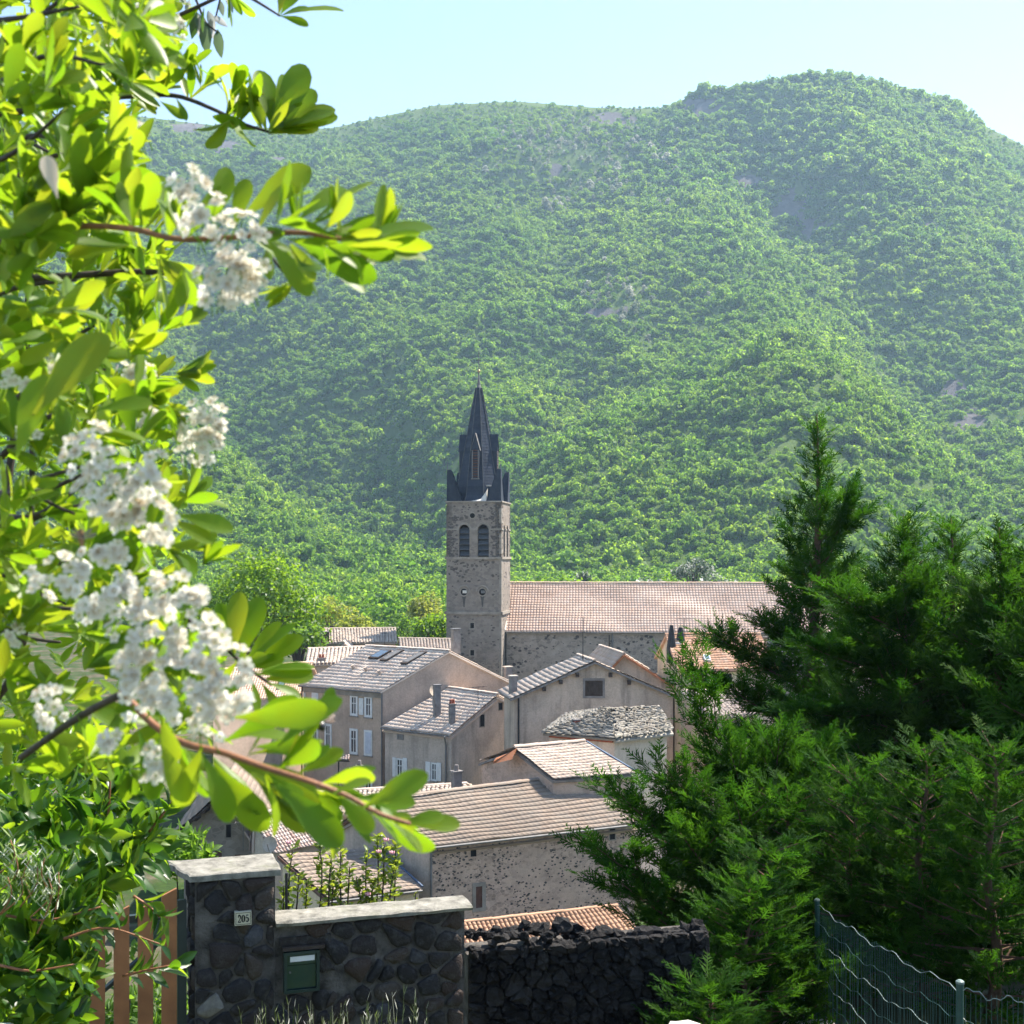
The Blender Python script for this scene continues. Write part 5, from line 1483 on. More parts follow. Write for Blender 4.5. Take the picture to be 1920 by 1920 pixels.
# wooden gate
M_GATE = m_plain("orange_stained_wood", (0.30, 0.125, 0.05), 0.6, 5, 0.25, 0.3, 0.3)
M_GFRAME = m_plain("dark_green_metal", (0.02, 0.035, 0.035), 0.45, 5, 0.2, 0.2, 0.5)
gate = thing("wooden_gate", "orange brown slatted wooden gate on dark metal frame beside the pillar", "gate", v3(pA - pd * 0.9, gz))
g0 = pA - pd * 0.13 + pn * 0.04
gd = (-pd * 0.95 + pn * -0.12).normalized(); gn = Vector((gd.y, -gd.x, 0))
if gn.y > 0: gn = -gn
for i in range(9):
    tz = -2.40 + 0.02 * math.sin(i * 1.3) - (0.0 if i == 0 else 0.10)
    a_ = 0.0 + i * 0.165
    w = 0.104
    q = lambda x, n_, z: g0 + gd * x + gn * n_ + Vector((0, 0, z))
    MB().hexa([q(a_, 0, -4.1), q(a_ + w, 0, -4.1), q(a_ + w, 0.03, -4.1), q(a_, 0.03, -4.1),
               q(a_, 0, tz), q(a_ + w, 0, tz - 0.045), q(a_ + w, 0.03, tz - 0.045), q(a_, 0.03, tz)]).build("slat", M_GATE, gate)
for z in (-2.62, -3.9):
    MB().box(g0 - Vector((0, 0, g0.z)), gd, gn, (-0.06, 1.55), (-0.05, -0.004), (z, z + 0.05)).build("rail", M_GFRAME, gate)
MB().box(g0 - Vector((0, 0, g0.z)), gd, gn, (-0.075, -0.01), (-0.05, 0.0), (-4.1, -2.5)).build("stile", M_GFRAME, gate)
MB().tube([g0 - Vector((0, 0, g0.z)) + gd * 0.0 - gn * 0.03 + Vector((0, 0, -2.7)), g0 - Vector((0, 0, g0.z)) + gd * 1.5 - gn * 0.03 + Vector((0, 0, -3.85))], 0.022, 5).build("brace", M_GFRAME, gate)
# fix heights: g0 carries its own level, so the slats above were measured from zero
for ch_ in gate.children:
    if ch_.name.startswith("slat"):
        ch_.location.z -= g0.z

# dark stake behind the wall
st = MB(); st.tube([Q(522, 1712, -2.75) + Vector((0, 0.35, -0.6)), Q(522, 1712, -2.75) + Vector((0, 0.35, 0.22))], 0.012, 6)
stake = tag(st.build("garden_stake", M_BLACK), "thin black garden stake behind the wall next to the pillar", "stake")

# ------------------------------------------------------------------ wire fence
M_FGREEN = m_plain("green_coated_wire", (0.022, 0.075, 0.066), 0.45, 10, 0.3, 0.2, 0.5)
M_FPALE = m_plain("pale_green_wire", (0.16, 0.22, 0.195), 0.5, 10, 0.3, 0.2, 0.5)
def fence(name, label, A, B, hA, hB, n, nh, postA=True, postB=True, wave=0.02, group=None):
    """A, B = tops of the end posts"""
    fo = thing(name, label, "fence", Vector(A) - Vector((0, 0, hA)), group)
    A = Vector(A); B = Vector(B)
    base = MB(); base.tube([Vector((0, 0, 0)), Vector((0, 0, -1))], 0.0022, 4)
    me = make_mesh("wire", base.V, base.F, M_FGREEN)
    wig = lambda t, ph: wave * math.sin(t * 23 + ph) + wave * 0.6 * math.sin(t * 61 + ph * 2)
    for i in range(n):
        t = (i + 0.5) / n
        o_ = bpy.data.objects.new("upright_wire", me); COL.objects.link(o_); o_.parent = fo
        o_.location = A.lerp(B, t) - fo.location - Vector((0, 0, 0.02 + abs(wig(t, 0.3))))
        o_.scale = (1, 1, (hA + (hB - hA) * t))
        o_.rotation_euler = (random.uniform(-.02, .02), random.uniform(-.02, .02), 0)
    for j in range(nh):
        f = j / (nh - 1)
        pts = []
        for i in range(41):
            t = i / 40
            p_ = A.lerp(B, t) - Vector((0, 0, (hA + (hB - hA) * t) * f * 0.96 + 0.015 + 0.07 * math.sin(math.pi * t) * (1 if j else 0.5)))
            p_.z += wig(t, j * 1.7)
            pts.append(p_)
        MB().tube(pts, 0.0030 if j % 2 == 0 else 0.0022, 4).build("line_wire", M_FPALE if j % 2 == 0 else M_FGREEN, fo)
    for on, p_, h_ in ((postA, A, hA), (postB, B, hB)):
        if on:
            po = MB(); po.tube([p_ - Vector((0, 0, h_ + 0.4)), p_ + Vector((0, 0, 0.03))], 0.024, 10); ob = po.build("post", M_FGREEN, fo)
            MB().tube([p_ + Vector((0, 0, 0.031)), p_ + Vector((0, 0, 0.045)), p_ + Vector((0, 0, 0.055))], [0.027, 0.027, 0.012], 10).build("post_cap", M_FPALE, ob)
    return fo
fence("wire_fence", "sagging green wire mesh fence between the two posts at lower right", P(1532, 1695, 12.5), P(1800, 1853, 8.2), 1.2, 1.2, 84, 8)
fence("wire_fence", "green wire mesh fence running right from the capped post out of the frame", P(1806, 1853, 8.15), P(2080, 1880, 7.3), 1.2, 1.2, 26, 7, False, True)
fence("wire_fence", "shaded far stretch of green wire fence under the conifer", P(1395, 1750, 15.2), P(1530, 1880, 13.2), 1.0, 1.0, 44, 6, True, False)
# ------------------------------------------------------------------ broadleaf trees in and behind the village
M_WALNUT = m_leaf("walnut_leaves", [(0.05, 0.12, 0.010), (0.08, 0.16, 0.013), (0.06, 0.135, 0.011)], [(0.22, 0.42, 0.015), (0.36, 0.54, 0.02)], 0.5, 0.45, 0.35)
M_YTREE = m_leaf("yellow_green_leaves", [(0.12, 0.16, 0.03), (0.16, 0.19, 0.04)], [(0.4, 0.5, 0.05), (0.5, 0.52, 0.08)], 0.5, 0.5, 0.3)
M_GTREE = m_leaf("mid_green_leaves", [(0.05, 0.11, 0.016), (0.075, 0.14, 0.02)], [(0.22, 0.42, 0.03), (0.3, 0.5, 0.04)], 0.45, 0.5, 0.3)
M_DTREE = m_leaf("dark_green_leaves", [(0.02, 0.05, 0.012), (0.03, 0.065, 0.015)], [(0.08, 0.18, 0.02)], 0.35, 0.7, 0.08)
M_BARK = m_plain("bark", (0.10, 0.08, 0.06), 0.9, 8, 0.35, 0.8, 0.1, bd=0.02)
leafq = np.array([(0, 0, 0), (0.32, 0.5, 0.10), (0, 1.0, -0.06), (-0.32, 0.5, 0.10)])
def broad_tree(name, label, base, h, rx, rz, n, leaf, mat, seed, lobes=16, group=None, cat="tree"):
    r = np.random.default_rng(seed); base = Vector(base)
    t = thing(name, label, cat, base, group)
    cz = h - rz
    m = MB(); m.tube([base - Vector((0, 0, .3)), base + Vector((0.1, 0, cz * 0.5)), base + Vector((0, 0.1, cz))], [0.035 * h, 0.026 * h, 0.016 * h], 8)
    lc = []
    for i in range(lobes):
        d = r.normal(size=3); d /= np.linalg.norm(d); d[2] = abs(d[2]) * 1.0 - 0.35
        lc.append(np.array([d[0] * rx * 0.62, d[1] * rx * 0.62, cz + d[2] * rz * 0.72]))
        p_ = base + Vector(lc[-1])
        m.tube([base + Vector((0, 0, cz * 0.55)), base + Vector((lc[-1][0] * .45, lc[-1][1] * .45, cz * 0.5 + lc[-1][2] * 0.35)), p_], [0.012 * h, 0.008 * h, 0.002 * h], 5)
    m.build("trunk", M_BARK, t, True)
    lc = np.array(lc); lr = r.uniform(0.28, 0.5, lobes) * rx
    w = r.integers(0, lobes, n)
    d = r.normal(size=(n, 3)); d /= np.linalg.norm(d, axis=1, keepdims=True)
    pos = lc[w] + d * (lr[w] * r.uniform(0.35, 1.08, n) ** 0.6)[:, None] * np.array([1, 1, 0.85])
    nn = d * 0.7 + r.normal(size=(n, 3)) * 0.6 + np.array([0, 0, 0.4])
    ax = np.cross(nn, r.normal(size=(n, 3)))
    R = frames(ax, nn, r.uniform(0.6, 1.3, n) * leaf)
    V, Fq, rr = batch(leafq, np.array([[0, 1, 2, 3]]), R, pos + np.array(base), r.uniform(0, 0.999, n))
    build("crown", V, Fq, mat, t, rnd=rr)
    return t
def treeat(u, vtop, Y, h, **kw):
    tp = P(u, vtop, Y); return Vector((tp.x, tp.y, tp.z - h)), h
def T_(name, label, u, vtop, Y, h, rx, rz, n, leaf, mat, seed, **kw):
    b, h = treeat(u, vtop, Y, h); broad_tree(name, label, b, h, rx, rz, n, leaf, mat, seed, **kw)
T_("walnut_tree", "large rounded yellow green tree left of the far grey roof", 482, 1000, 116, 18, 6.9, 7.0, 11000, 0.40, M_WALNUT, 1, lobes=38)
T_("walnut_tree", "dark lower tree at the foot of the large rounded tree beside the roofs", 560, 1150, 112, 10, 2.8, 2.6, 2500, 0.36, M_GTREE, 2)
T_("village_tree", "pale yellow green tree right of the large rounded tree", 622, 1100, 150, 16, 4.6, 4.6, 3200, 0.42, M_YTREE, 3)
T_("village_tree", "small pale tree above the far grey roof", 668, 1142, 140, 12, 3.0, 3.0, 1800, 0.4, M_YTREE, 4)
T_("village_tree", "round green tree behind the end of the far grey roof", 745, 1135, 160, 14, 3.6, 3.8, 2200, 0.42, M_GTREE, 5)
T_("village_tree", "sunlit yellow green tree directly left of the tower", 812, 1128, 140, 14, 3.0, 4.0, 2600, 0.4, M_WALNUT, 6)
T_("village_tree", "brownish tree left of the tower behind the sunlit one", 806, 1090, 190, 17, 4.0, 4.6, 1800, 0.5, M_YTREE, 7)
lab = ["first", "second", "third", "fourth", "fifth", "sixth", "seventh", "eighth", "ninth", "tenth", "eleventh", "twelfth"]
spots = [(985, 1078, 5.0, M_GTREE), (1026, 1072, 5.0, M_WALNUT), (1072, 1066, 5.5, M_GTREE), (1118, 1074, 5.0, M_WALNUT), (1160, 1078, 4.6, M_GTREE), (1206, 1070, 5.4, M_DTREE),
         (1250, 1068, 5.0, M_GTREE), (1292, 1076, 4.5, M_WALNUT), (1345, 1066, 5.5, M_DTREE), (1398, 1074, 5.0, M_GTREE), (1440, 1068, 5.2, M_GTREE)]
for i, (u, v, rx, mt) in enumerate(spots):
    T_("roofline_tree", "%s green tree from the tower rising behind the church ridge" % lab[i], u, v, 185 + 14 * math.sin(i * 2.3), 15, rx, 4.6, 1500, 0.6, mt, 20 + i, group="trees behind the church roof")
# dark umbrella pine above the church ridge
T_("umbrella_pine", "dark flat topped pine standing above the church ridge", 1300, 1040, 240, 20, 4.5, 3.2, 1500, 0.55, M_DTREE, 40, lobes=10)
T_("umbrella_pine", "dark pointed evergreen above the church ridge near the tower", 1095, 1040, 250, 22, 2.0, 5.5, 900, 0.55, M_DTREE, 41, lobes=10)

# ------------------------------------------------------------------ conifers on the right
M_CONIF = m_leaf("conifer_sprays", [(0.008, 0.036, 0.004), (0.015, 0.056, 0.006), (0.034, 0.085, 0.009), (0.012, 0.046, 0.006), (0.045, 0.09, 0.014)], [(0.025, 0.11, 0.006), (0.11, 0.29, 0.014)], 0.36, 0.7, 0.06)
M_CBARK = m_plain("conifer_bark", (0.12, 0.075, 0.05), 0.9, 12, 0.35, 0.8, 0.1, bd=0.015)
def spray_proto(seed, n=13):
    """one flat feathery spray, axis along +Y, length 1, all triangles"""
    r = random.Random(seed); V = []; Fc = []
    def blade(p0, d, L, w, simple=False):
        d = Vector(d).normalized(); s = Vector((d.y, -d.x, 0)).normalized()
        b = len(V); z = Vector((0, 0, 1)); up = r.uniform(-0.02, 0.03)
        tip = p0 + d * L + z * r.uniform(-0.03, 0.05)
        if simple:
            V.extend([p0 + s * w, tip, p0 - s * w]); Fc.append((b, b + 1, b + 2)); return
        V.extend([p0, p0 + d * L * 0.4 + s * w + z * up, tip, p0 + d * L * 0.4 - s * w + z * up])
        Fc.extend([(b, b + 1, b + 2), (b, b + 2, b + 3)])
    blade(Vector((0, 0, 0)), (0, 1, 0), 1.0, 0.03)
    for i in range(n):
        t = 0.05 + 0.9 * i / n; side = 1 if i % 2 else -1
        L = (0.36 * (1 - t) + 0.11) * r.uniform(0.65, 1.3)
        p0 = Vector((0, t, 0.03 * math.sin(t * 3)))
        an = math.radians(r.uniform(26, 46))
        d = Vector((side * math.sin(an), math.cos(an), r.uniform(-0.3, 0.3)))
        blade(p0, d, L, 0.021 + 0.016 * L)
        for j in range(2):
            q = p0 + d * L * (0.25 + 0.3 * j)
            a2 = an + math.radians((-1, 1)[j] * r.uniform(20, 40))
            blade(q, (side * math.sin(a2), math.cos(a2), r.uniform(-0.4, 0.4)), L * r.uniform(0.35, 0.55), 0.022, True)
    return np.array([tuple(v) for v in V]), np.array(Fc)
SPR = [spray_proto(i) for i in range(4)]
def conifer(name, label, base, h, rad, nb, seed, extra=(), slen=0.42, low=0.03, lean=(0, 0), upsweep=0.5, dens=1.0):
    r = np.random.default_rng(seed); base = np.array(base, float)
    t = thing(name, label, "conifer", base, "conifers behind the wire fence")
    tr = MB()
    ln = np.array([lean[0], lean[1], 0.0])
    axis = lambda f: base + np.array([0, 0, h * f]) + ln * f * h + np.array([0.06 * math.sin(f * 9), 0.05 * math.cos(f * 7), 0])
    tr.tube([axis(f) for f in np.linspace(0, 1, 12)], [0.022 * h * (1 - f) + 0.008 for f in np.linspace(0, 1, 12)], 7)
    tr.build("trunk", M_CBARK, t, True)
    pos = []; D = []; Nn = []; S = []
    limbs = MB()
    def branch(p0, d, L, curve, dens=1.0):
        n = max(3, int(L / 0.085 * dens)); p = np.array(p0, float); d = np.array(d, float); pts = [tuple(p)]
        for i in range(n):
            f = i / n
            d2 = d + np.array([0, 0, curve * f]); d2 /= np.linalg.norm(d2)
            p = p + d2 * L / n
            if i % 3 == 0: pts.append(tuple(p))
            if f < 0.10 and L > 0.8: continue
            for _ in range(2):
                q = r.normal(size=3) * 0.75
                dd = d2 * r.uniform(0.7, 1.3) + q * np.array([1, 1, 0.6]) * 0.7 + np.array([0, 0, 0.22])
                pos.append(p + r.normal(size=3) * 0.04); D.append(dd); Nn.append(np.array([0, 0, 1]) + r.normal(size=3) * 0.55)
                S.append(slen * r.uniform(0.55, 1.2) * (0.75 + 0.4 * (1 - f)) * min(1, 0.3 + L / 1.2))
        pos.append(p); D.append(d2); Nn.append(np.array([0, 0, 1.0]) + r.normal(size=3) * 0.3); S.append(slen * 0.9)
        limbs.tube(pts, [0.018 * L / 1.5 * (1 - i / len(pts)) + 0.004 for i in range(len(pts))], 4, False)
    for i in range(nb):
        f = low + (0.985 - low) * ((i + r.uniform(0, 1)) / nb) ** 0.92
        L = rad(f) * r.uniform(0.62, 1.18)
        az = i * 2.39996 + r.uniform(-0.5, 0.5)
        el = -0.05 + upsweep * (0.35 + 0.9 * f) + r.uniform(-0.15, 0.15)
        branch(axis(f), (math.cos(az), math.sin(az), el), L, r.uniform(0.1, 0.7), dens)
    # slender leader
    for f in np.linspace(0.90, 0.998, 12):
        for _ in range(2):
            az = r.uniform(0, 6.28); pos.append(axis(f)); D.append(np.array([math.cos(az), math.sin(az), 1.4])); Nn.append(r.normal(size=3)); S.append(slen * (0.2 + 2.5 * (1 - f)))
    for (p0, p1, cv) in extra:
        p0 = np.array(p0, float); p1 = np.array(p1, float); d = p1 - p0; L = np.linalg.norm(d)
        d = d / L; d[2] -= cv * 0.5
        branch(p0, d, L * 1.05, cv, 1.25)
        for s in (-1, 1):
            for f in (0.35, 0.6, 0.8):
                sd_ = np.array([-d[1], d[0], 0.15]) * s + d * 0.9
                branch(p0 + (p1 - p0) * f, sd_, L * 0.28, 0.4, 1.1)
    limbs.build("limbs", M_CBARK, t, kind="stuff")
    pos = np.array(pos); D = np.array(D); Nn = np.array(Nn); S = np.array(S)
    which = r.integers(0, len(SPR), len(pos)); VV = []; FF = []; RR = []; b = 0
    for k_ in range(len(SPR)):
        s_ = which == k_
        V, Fq, rr = batch(SPR[k_][0], SPR[k_][1], frames(D[s_], Nn[s_], S[s_]), pos[s_], r.uniform(0, 0.999, s_.sum()))
        VV.append(V); FF.append(Fq + b); RR.append(rr); b += len(V)
    V = np.concatenate(VV); build("crown", V, np.concatenate(FF), M_CONIF, t, rnd=np.concatenate(RR))
    print(name, len(pos), "sprays")
    return t
def cone(R0, pw=0.8, mx=1.0): return lambda f: max(0.12, R0 * (1 - f) ** pw) * (1 if f > 0.12 else 0.75 + 2 * f)
# tall one
bA_ = P(1530, 1840, 24); hA = 10.65
conifer("tall_conifer", "tallest conifer with bare leader tip rising against the hill", bA_, hA, lambda f: np.interp(f, [0, .2, .45, .6, .75, .86, .92, 1], [1.6, 1.9, 1.3, 0.9, 0.62, 0.34, 0.06, 0.0]), 150, 1,
        extra=[(P(1520, 1230, 24), P(1435, 1165, 23.4), 0.2), (P(1515, 1290, 24), P(1345, 1190, 23.2), 0.3), (P(1515, 1370, 24), P(1360, 1280, 23), 0.3), (P(1545, 1060, 24), P(1592, 930, 23.8), 0.7), (P(1545, 1010, 24), P(1612, 965, 23.8), 0.5), (P(1520, 1420, 24), P(1385, 1370, 23), 0.3)], slen=0.54)
bB_ = P(1692, 1900, 19.5)
conifer("broad_conifer", "broad bright green conifer in the middle of the right hand group", bB_, -(965 - 1900) / F * 19.5, lambda f: np.interp(f, [0, .2, .45, .65, .8, .92, 1], [1.5, 2.0, 1.75, 1.25, 0.7, 0.18, 0.0]), 150, 2,
        extra=[(P(1690, 1330, 19.5), P(1500, 1330, 18.6), 0.4), (P(1690, 1260, 19.5), P(1520, 1210, 18.7), 0.3), (P(1690, 1480, 19.5), P(1470, 1420, 18.4), 0.3), (P(1690, 1180, 19.5), P(1565, 1110, 18.8), 0.3)], slen=0.52)
bC_ = P(1782, 1900, 20.5)
conifer("broad_conifer", "conifer with thin bare tip just right of the broad bright one", bC_, -(972 - 1900) / F * 20.5, lambda f: np.interp(f, [0, .2, .45, .65, .8, .92, 1], [1.5, 1.9, 1.65, 1.15, 0.62, 0.16, 0.0]), 130, 3, slen=0.52)
bD_ = P(1872, 1900, 18.5)
conifer("broad_conifer", "rightmost conifer at the edge of the picture", bD_, -(988 - 1900) / F * 18.5, lambda f: np.interp(f, [0, .2, .45, .65, .8, .92, 1], [1.5, 1.9, 1.65, 1.15, 0.62, 0.16, 0.0]), 130, 4, slen=0.52)
for (u, Y, vt, lb) in ((1985, 19.5, 930, "conifer cut by the right edge of the picture"), (2075, 17.6, 870, "tall unseen conifer added beyond the right edge to shade the fence"), (2110, 15.2, 800, "nearest unseen conifer added beyond the right edge to shade the fence")):  # row carried on past the right edge, added to shade the fence corner
    conifer("edge_shade_conifer", lb, P(u, 1920, Y), -(vt - 1920) / F * Y, lambda f: np.interp(f, [0, .2, .45, .65, .8, .92, 1], [1.7, 2.1, 1.8, 1.3, 0.7, 0.2, 0.0]), 95, int(u), slen=0.6)
# low spreading one whose limbs sweep left
bE_ = P(1440, 1935, 15.5)
ex = []
for (u0, v0, u1, v1, Y1, cv) in ((1430, 1700, 1120, 1480, 14.6, .3), (1420, 1760, 1095, 1595, 14.3, .3), (1430, 1650, 1215, 1440, 14.8, .4), (1420, 1600, 1262, 1250, 15.2, .9), (1430, 1800, 1140, 1660, 14.0, .35), (1440, 1600, 1330, 1400, 15, .5),
                                 (1430, 1720, 1240, 1560, 13.8, .35), (1440, 1560, 1420, 1390, 15, .4), (1430, 1820, 1200, 1720, 13.8, .3), (1450, 1680, 1340, 1500, 13.9, .4), (1440, 1840, 1260, 1800, 13.9, .25), (1450, 1560, 1500, 1400, 14.8, .5), (1420, 1660, 1190, 1540, 14.9, .35), (1420, 1640, 1240, 1470, 14.5, .35)):
    ex.append((P(u0, v0, 15.5), P(u1 + 40, v1, Y1), cv))
conifer("spreading_conifer", "low spreading conifer with long limbs sweeping left over the barn", bE_, -(1390 - 1935) / F * 15.5, lambda f: np.interp(f, [0, .3, .7, 1], [1.4, 1.5, 1.1, 0.3]), 120, 5, extra=ex, slen=0.40)
bG_ = P(1640, 1930, 17.8)
conifer("dark_conifer", "dark shaded conifer growing directly behind the wire fence", bG_, -(1500 - 1930) / F * 17.8, lambda f: np.interp(f, [0, .3, .7, 1], [1.7, 1.7, 1.2, 0.3]), 120, 6, slen=0.40)
bH_ = P(1830, 1930, 17.2)
conifer("dark_conifer", "dark shaded conifer at the right edge behind the fence", bH_, -(1480 - 1930) / F * 17.2, lambda f: np.interp(f, [0, .3, .7, 1], [1.6, 1.6, 1.1, 0.3]), 110, 7, slen=0.40)

for (u, Y, h_, rr, lb) in ((1470, 14.2, 2.3, 1.0, "low dark conifer seedling left of the tall fence post"), (1600, 13.6, 2.4, 1.1, "low dark conifer seedling just behind the mesh fence"), (1730, 13.0, 2.6, 1.1, "low dark conifer seedling behind the middle of the sagging fence"), (1860, 12.2, 2.6, 1.1, "low dark conifer seedling at the right edge behind the capped post"), (1322, 10.35, 0.85, 0.5, "low dark conifer seedling in front of the end of the dry stone wall"), (1400, 12.0, 1.5, 0.8, "low dark conifer seedling beside the end of the dry stone wall"), (1430, 12.6, 1.6, 0.9, "low dark conifer seedling on the shaded bank left of the fence")):
    x_ = (u - CU) / F * Y
    conifer("low_conifer", lb, (x_, Y, ground_z(x_, Y) - 0.05), h_, (lambda R_: (lambda f: R_ * (1.05 - 0.75 * f)))(rr), 75, int(u), slen=0.32, low=0.0, upsweep=0.35)

# ------------------------------------------------------------------ leafy things close to the camera
def leaf_proto(ts, ws, fold=0.25, bend=-0.18):
    V = []; Fc = []
    for t, w in zip(ts, ws):
        z = bend * t * t
        V += [(-w, t, z + fold * w), (0, t, z), (w, t, z + fold * w)]
    for i in range(len(ts) - 1):
        b = i * 3
        Fc += [(b, b + 1, b + 4, b + 3), (b + 1, b + 2, b + 5, b + 4)]
    return np.array(V), np.array(Fc)
L_SPAT = leaf_proto([0, .1, .28, .5, .72, .88, .97, 1.0], [.012, .03, .08, .15, .18, .145, .075, .01])
L_SPAT2 = leaf_proto([0, .1, .28, .5, .72, .88, .97, 1.0], [.012, .04, .10, .15, .14, .09, .04, .006], 0.4, 0.12)
L_OVAL = leaf_proto([0, .08, .25, .5, .75, .92, 1.0], [.012, .06, .16, .21, .15, .06, .006], 0.35, -0.22)
M_PYRA = m_leaf("shrub_leaf", [(0.07, 0.145, 0.012), (0.10, 0.19, 0.014), (0.13, 0.215, 0.018), (0.085, 0.17, 0.015)], [(0.22, 0.44, 0.012), (0.37, 0.57, 0.018), (0.48, 0.58, 0.03)], 0.5, 0.42, 0.3, patch=(55, (1.1, 0.97, 0.7)))
M_YELLOW = m_leaf("withered_leaf", [(0.5, 0.26, 0.015)], [(0.85, 0.42, 0.02)], 0.5, 0.4, 0.4)
M_PETAL = m_leaf("white_petal", [(0.82, 0.76, 0.62), (0.88, 0.84, 0.74), (0.84, 0.77, 0.60)], [(0.92, 0.86, 0.70)], 0.5, 0.6, 0.2)
M_STAMEN = m_plain("stamens", (0.50, 0.33, 0.12), 0.7, 50, 0.2, 0.1)
M_TWIG = m_plain("dark_twig", (0.06, 0.045, 0.038), 0.7, 60, 0.4, 0.6, 0.3, bd=0.002)
M_REDTWIG = m_plain("reddish_twig", (0.26, 0.11, 0.05), 0.55, 60, 0.3, 0.4, 0.4, bd=0.002)

class Leaves:
    def __init__(s): s.p = []; s.d = []; s.n = []; s.s = []; s.k = []; s.m = []
    def add(s, p, d, n, L, kind=0, mat=0):
        s.p.append(tuple(p)); s.d.append(tuple(d)); s.n.append(tuple(n)); s.s.append(L); s.k.append(kind); s.m.append(mat)
def emit_leaves(par, lv, protos, mats, limit, name, stuffname):
    p = np.array(lv.p); d = np.array(lv.d); n = np.array(lv.n); s = np.array(lv.s); kk = np.array(lv.k); mm = np.array(lv.m)
    seen = s / np.maximum(p[:, 1], 0.3)
    u = CU + p[:, 0] / p[:, 1] * F; v = HV - p[:, 2] / p[:, 1] * F
    seen = np.where((u > -40) & (u < 1960) & (v > -40) & (v < 1960), seen, seen * 0.01)
    # pieces nearest the camera show largest
    order = np.argsort(-(seen + 0.02 / np.maximum(p[:, 1], 0.3)))
    big = order[:limit]; rest = order[limit:]
    R = frames(d, n, s)
    cache = {}
    for i in big:
        key = (kk[i], mm[i])
        if key not in cache: cache[key] = make_mesh(name, protos[kk[i]][0], protos[kk[i]][1], mats[mm[i]], True)
        o_ = bpy.data.objects.new(name, cache[key]); COL.objects.link(o_)
        o_.parent = par
        M4 = Matrix([[*R[i][0], p[i][0] - par.location.x], [*R[i][1], p[i][1] - par.location.y], [*R[i][2], p[i][2] - par.location.z], [0, 0, 0, 1]])
        o_.matrix_basis = M4
    VV = []; FF = []; RR = []; b = 0
    for k_ in range(len(protos)):
        sel = rest[(kk[rest] == k_)]
        if len(sel) == 0: continue
        V, Fq, rr = batch(protos[k_][0], protos[k_][1], R[sel], p[sel], rng.uniform(0, 0.999, len(sel)))
        VV.append(V); FF.append(Fq + b); RR.append(rr); b += len(V)
    if VV: build(stuffname, np.concatenate(VV), np.concatenate(FF), mats[0], par, True, np.concatenate(RR), kind="stuff")
    print(par.name, len(p), "leaves")

def px(L, Y): return L * Y / F       # photo pixels to metres at that depth
shrub = thing("flowering_shrub", "white flowering evergreen shrub with lime green leaves filling the left side, nearest the camera", "shrub", (-0.55, 1.4, -1.2))
lv = Leaves()
rs = np.random.default_rng(77)
TOSUN = np.array(sdir)
def whorl(u, v, Y, n, L, dirpx, spread=0.9, kind=None, forward=0.0):
    """a tuft of n leaves of length L pixels round a twig tip pointing along dirpx (photo right, photo down)"""
    p = np.array(P(u, v, Y)); ax = np.array([dirpx[0], forward, -dirpx[1]], float); ax /= np.linalg.norm(ax) + 1e-9
    for i in range(n):
        q = rs.normal(size=3); q -= ax * (q @ ax); q /= np.linalg.norm(q)
        d = ax * rs.uniform(0.5, 1.1) + q * spread * rs.uniform(0.4, 1.1)
        d /= np.linalg.norm(d)
        nn = ax * 0.8 - q * 0.9 + rs.normal(size=3) * 0.25
        if abs(nn @ d) > 0.9: nn = rs.normal(size=3)
        lv.add(p + d * px(4, Y) + rs.normal(size=3) * px(3, Y), d, nn, px(L, Y) * rs.uniform(0.7, 1.2), int(rs.integers(0, 2)) if kind is None else kind)
def leaf_px(u0, v0, u1, v1, Y, tilt=0.2, toward=0.0, mat=0, kind=0):
    """one leaf drawn base -> tip in photo pixels"""
    a = np.array(P(u0, v0, Y)); b = np.array(P(u1, v1, Y - toward)); d = b - a
    L = np.linalg.norm(d)
    nn = np.array([0.15, -0.8, 0.45]) + rs.normal(size=3) * tilt * 0.75
    lv.add(a, d, nn, L, kind, mat)

def branch_px(pts, w0, w1, mat=M_TWIG, leafL=None, leafN=0, up=(0.2, -1), Yj=0.05, par=shrub, name="branch", thorns=True):
    P3 = catmull([P(*q) for q in pts], 6)
    Ym = pts[0][2]
    m = MB(); n = len(P3)
    m.tube(P3, [px(w0 + (w1 - w0) * i / (n - 1), Ym) * 0.5 for i in range(n)], 7)
    o_ = m.build(name, mat, par, True)
    for i in range(leafN):
        f = rs.uniform(0.05, 1.0); c = P3[min(n - 1, int(f * n))]
        uu = CU + c.x / c.y * F; vv = HV - c.z / c.y * F
        du = rs.normal() * 0.55 + up[0]; dv = up[1] + rs.normal() * 0.45
        whorl(uu, vv, c.y + rs.normal() * Yj * 0.3, int(rs.integers(3, 6)), leafL, (du, dv), 0.7)
    return P3
# sharp upper branch
branch_px([(-40, 218, 1.75), (60, 206, 1.75), (150, 190, 1.75), (250, 180, 1.72), (330, 180, 1.7), (400, 205, 1.68), (450, 230, 1.66), (512, 250, 1.65)], 13, 5, M_TWIG, 72, 26, (0.25, -1))
for q in ((512, 248, 575, 115), (512, 246, 492, 122), (512, 246, 545, 140), (514, 246, 622, 190), (514, 246, 598, 218), (514, 248, 628, 205), (512, 248, 592, 165), (510, 246, 505, 175), (514, 250, 595, 232), (530, 246, 545, 250), (500, 246, 470, 150), (420, 216, 455, 248), (330, 184, 352, 222), (300, 190, 345, 218), (240, 190, 293, 200)):
    leaf_px(*q, 1.65, 0.5)
whorl(470, 205, 1.66, 6, 62, (0.5, -0.9)); whorl(430, 185, 1.66, 6, 66, (0.2, -1)); whorl(380, 165, 1.68, 7, 66, (0.3, -1)); whorl(340, 140, 1.7, 6, 66, (0.1, -1)); whorl(300, 130, 1.7, 6, 68, (-0.1, -1))
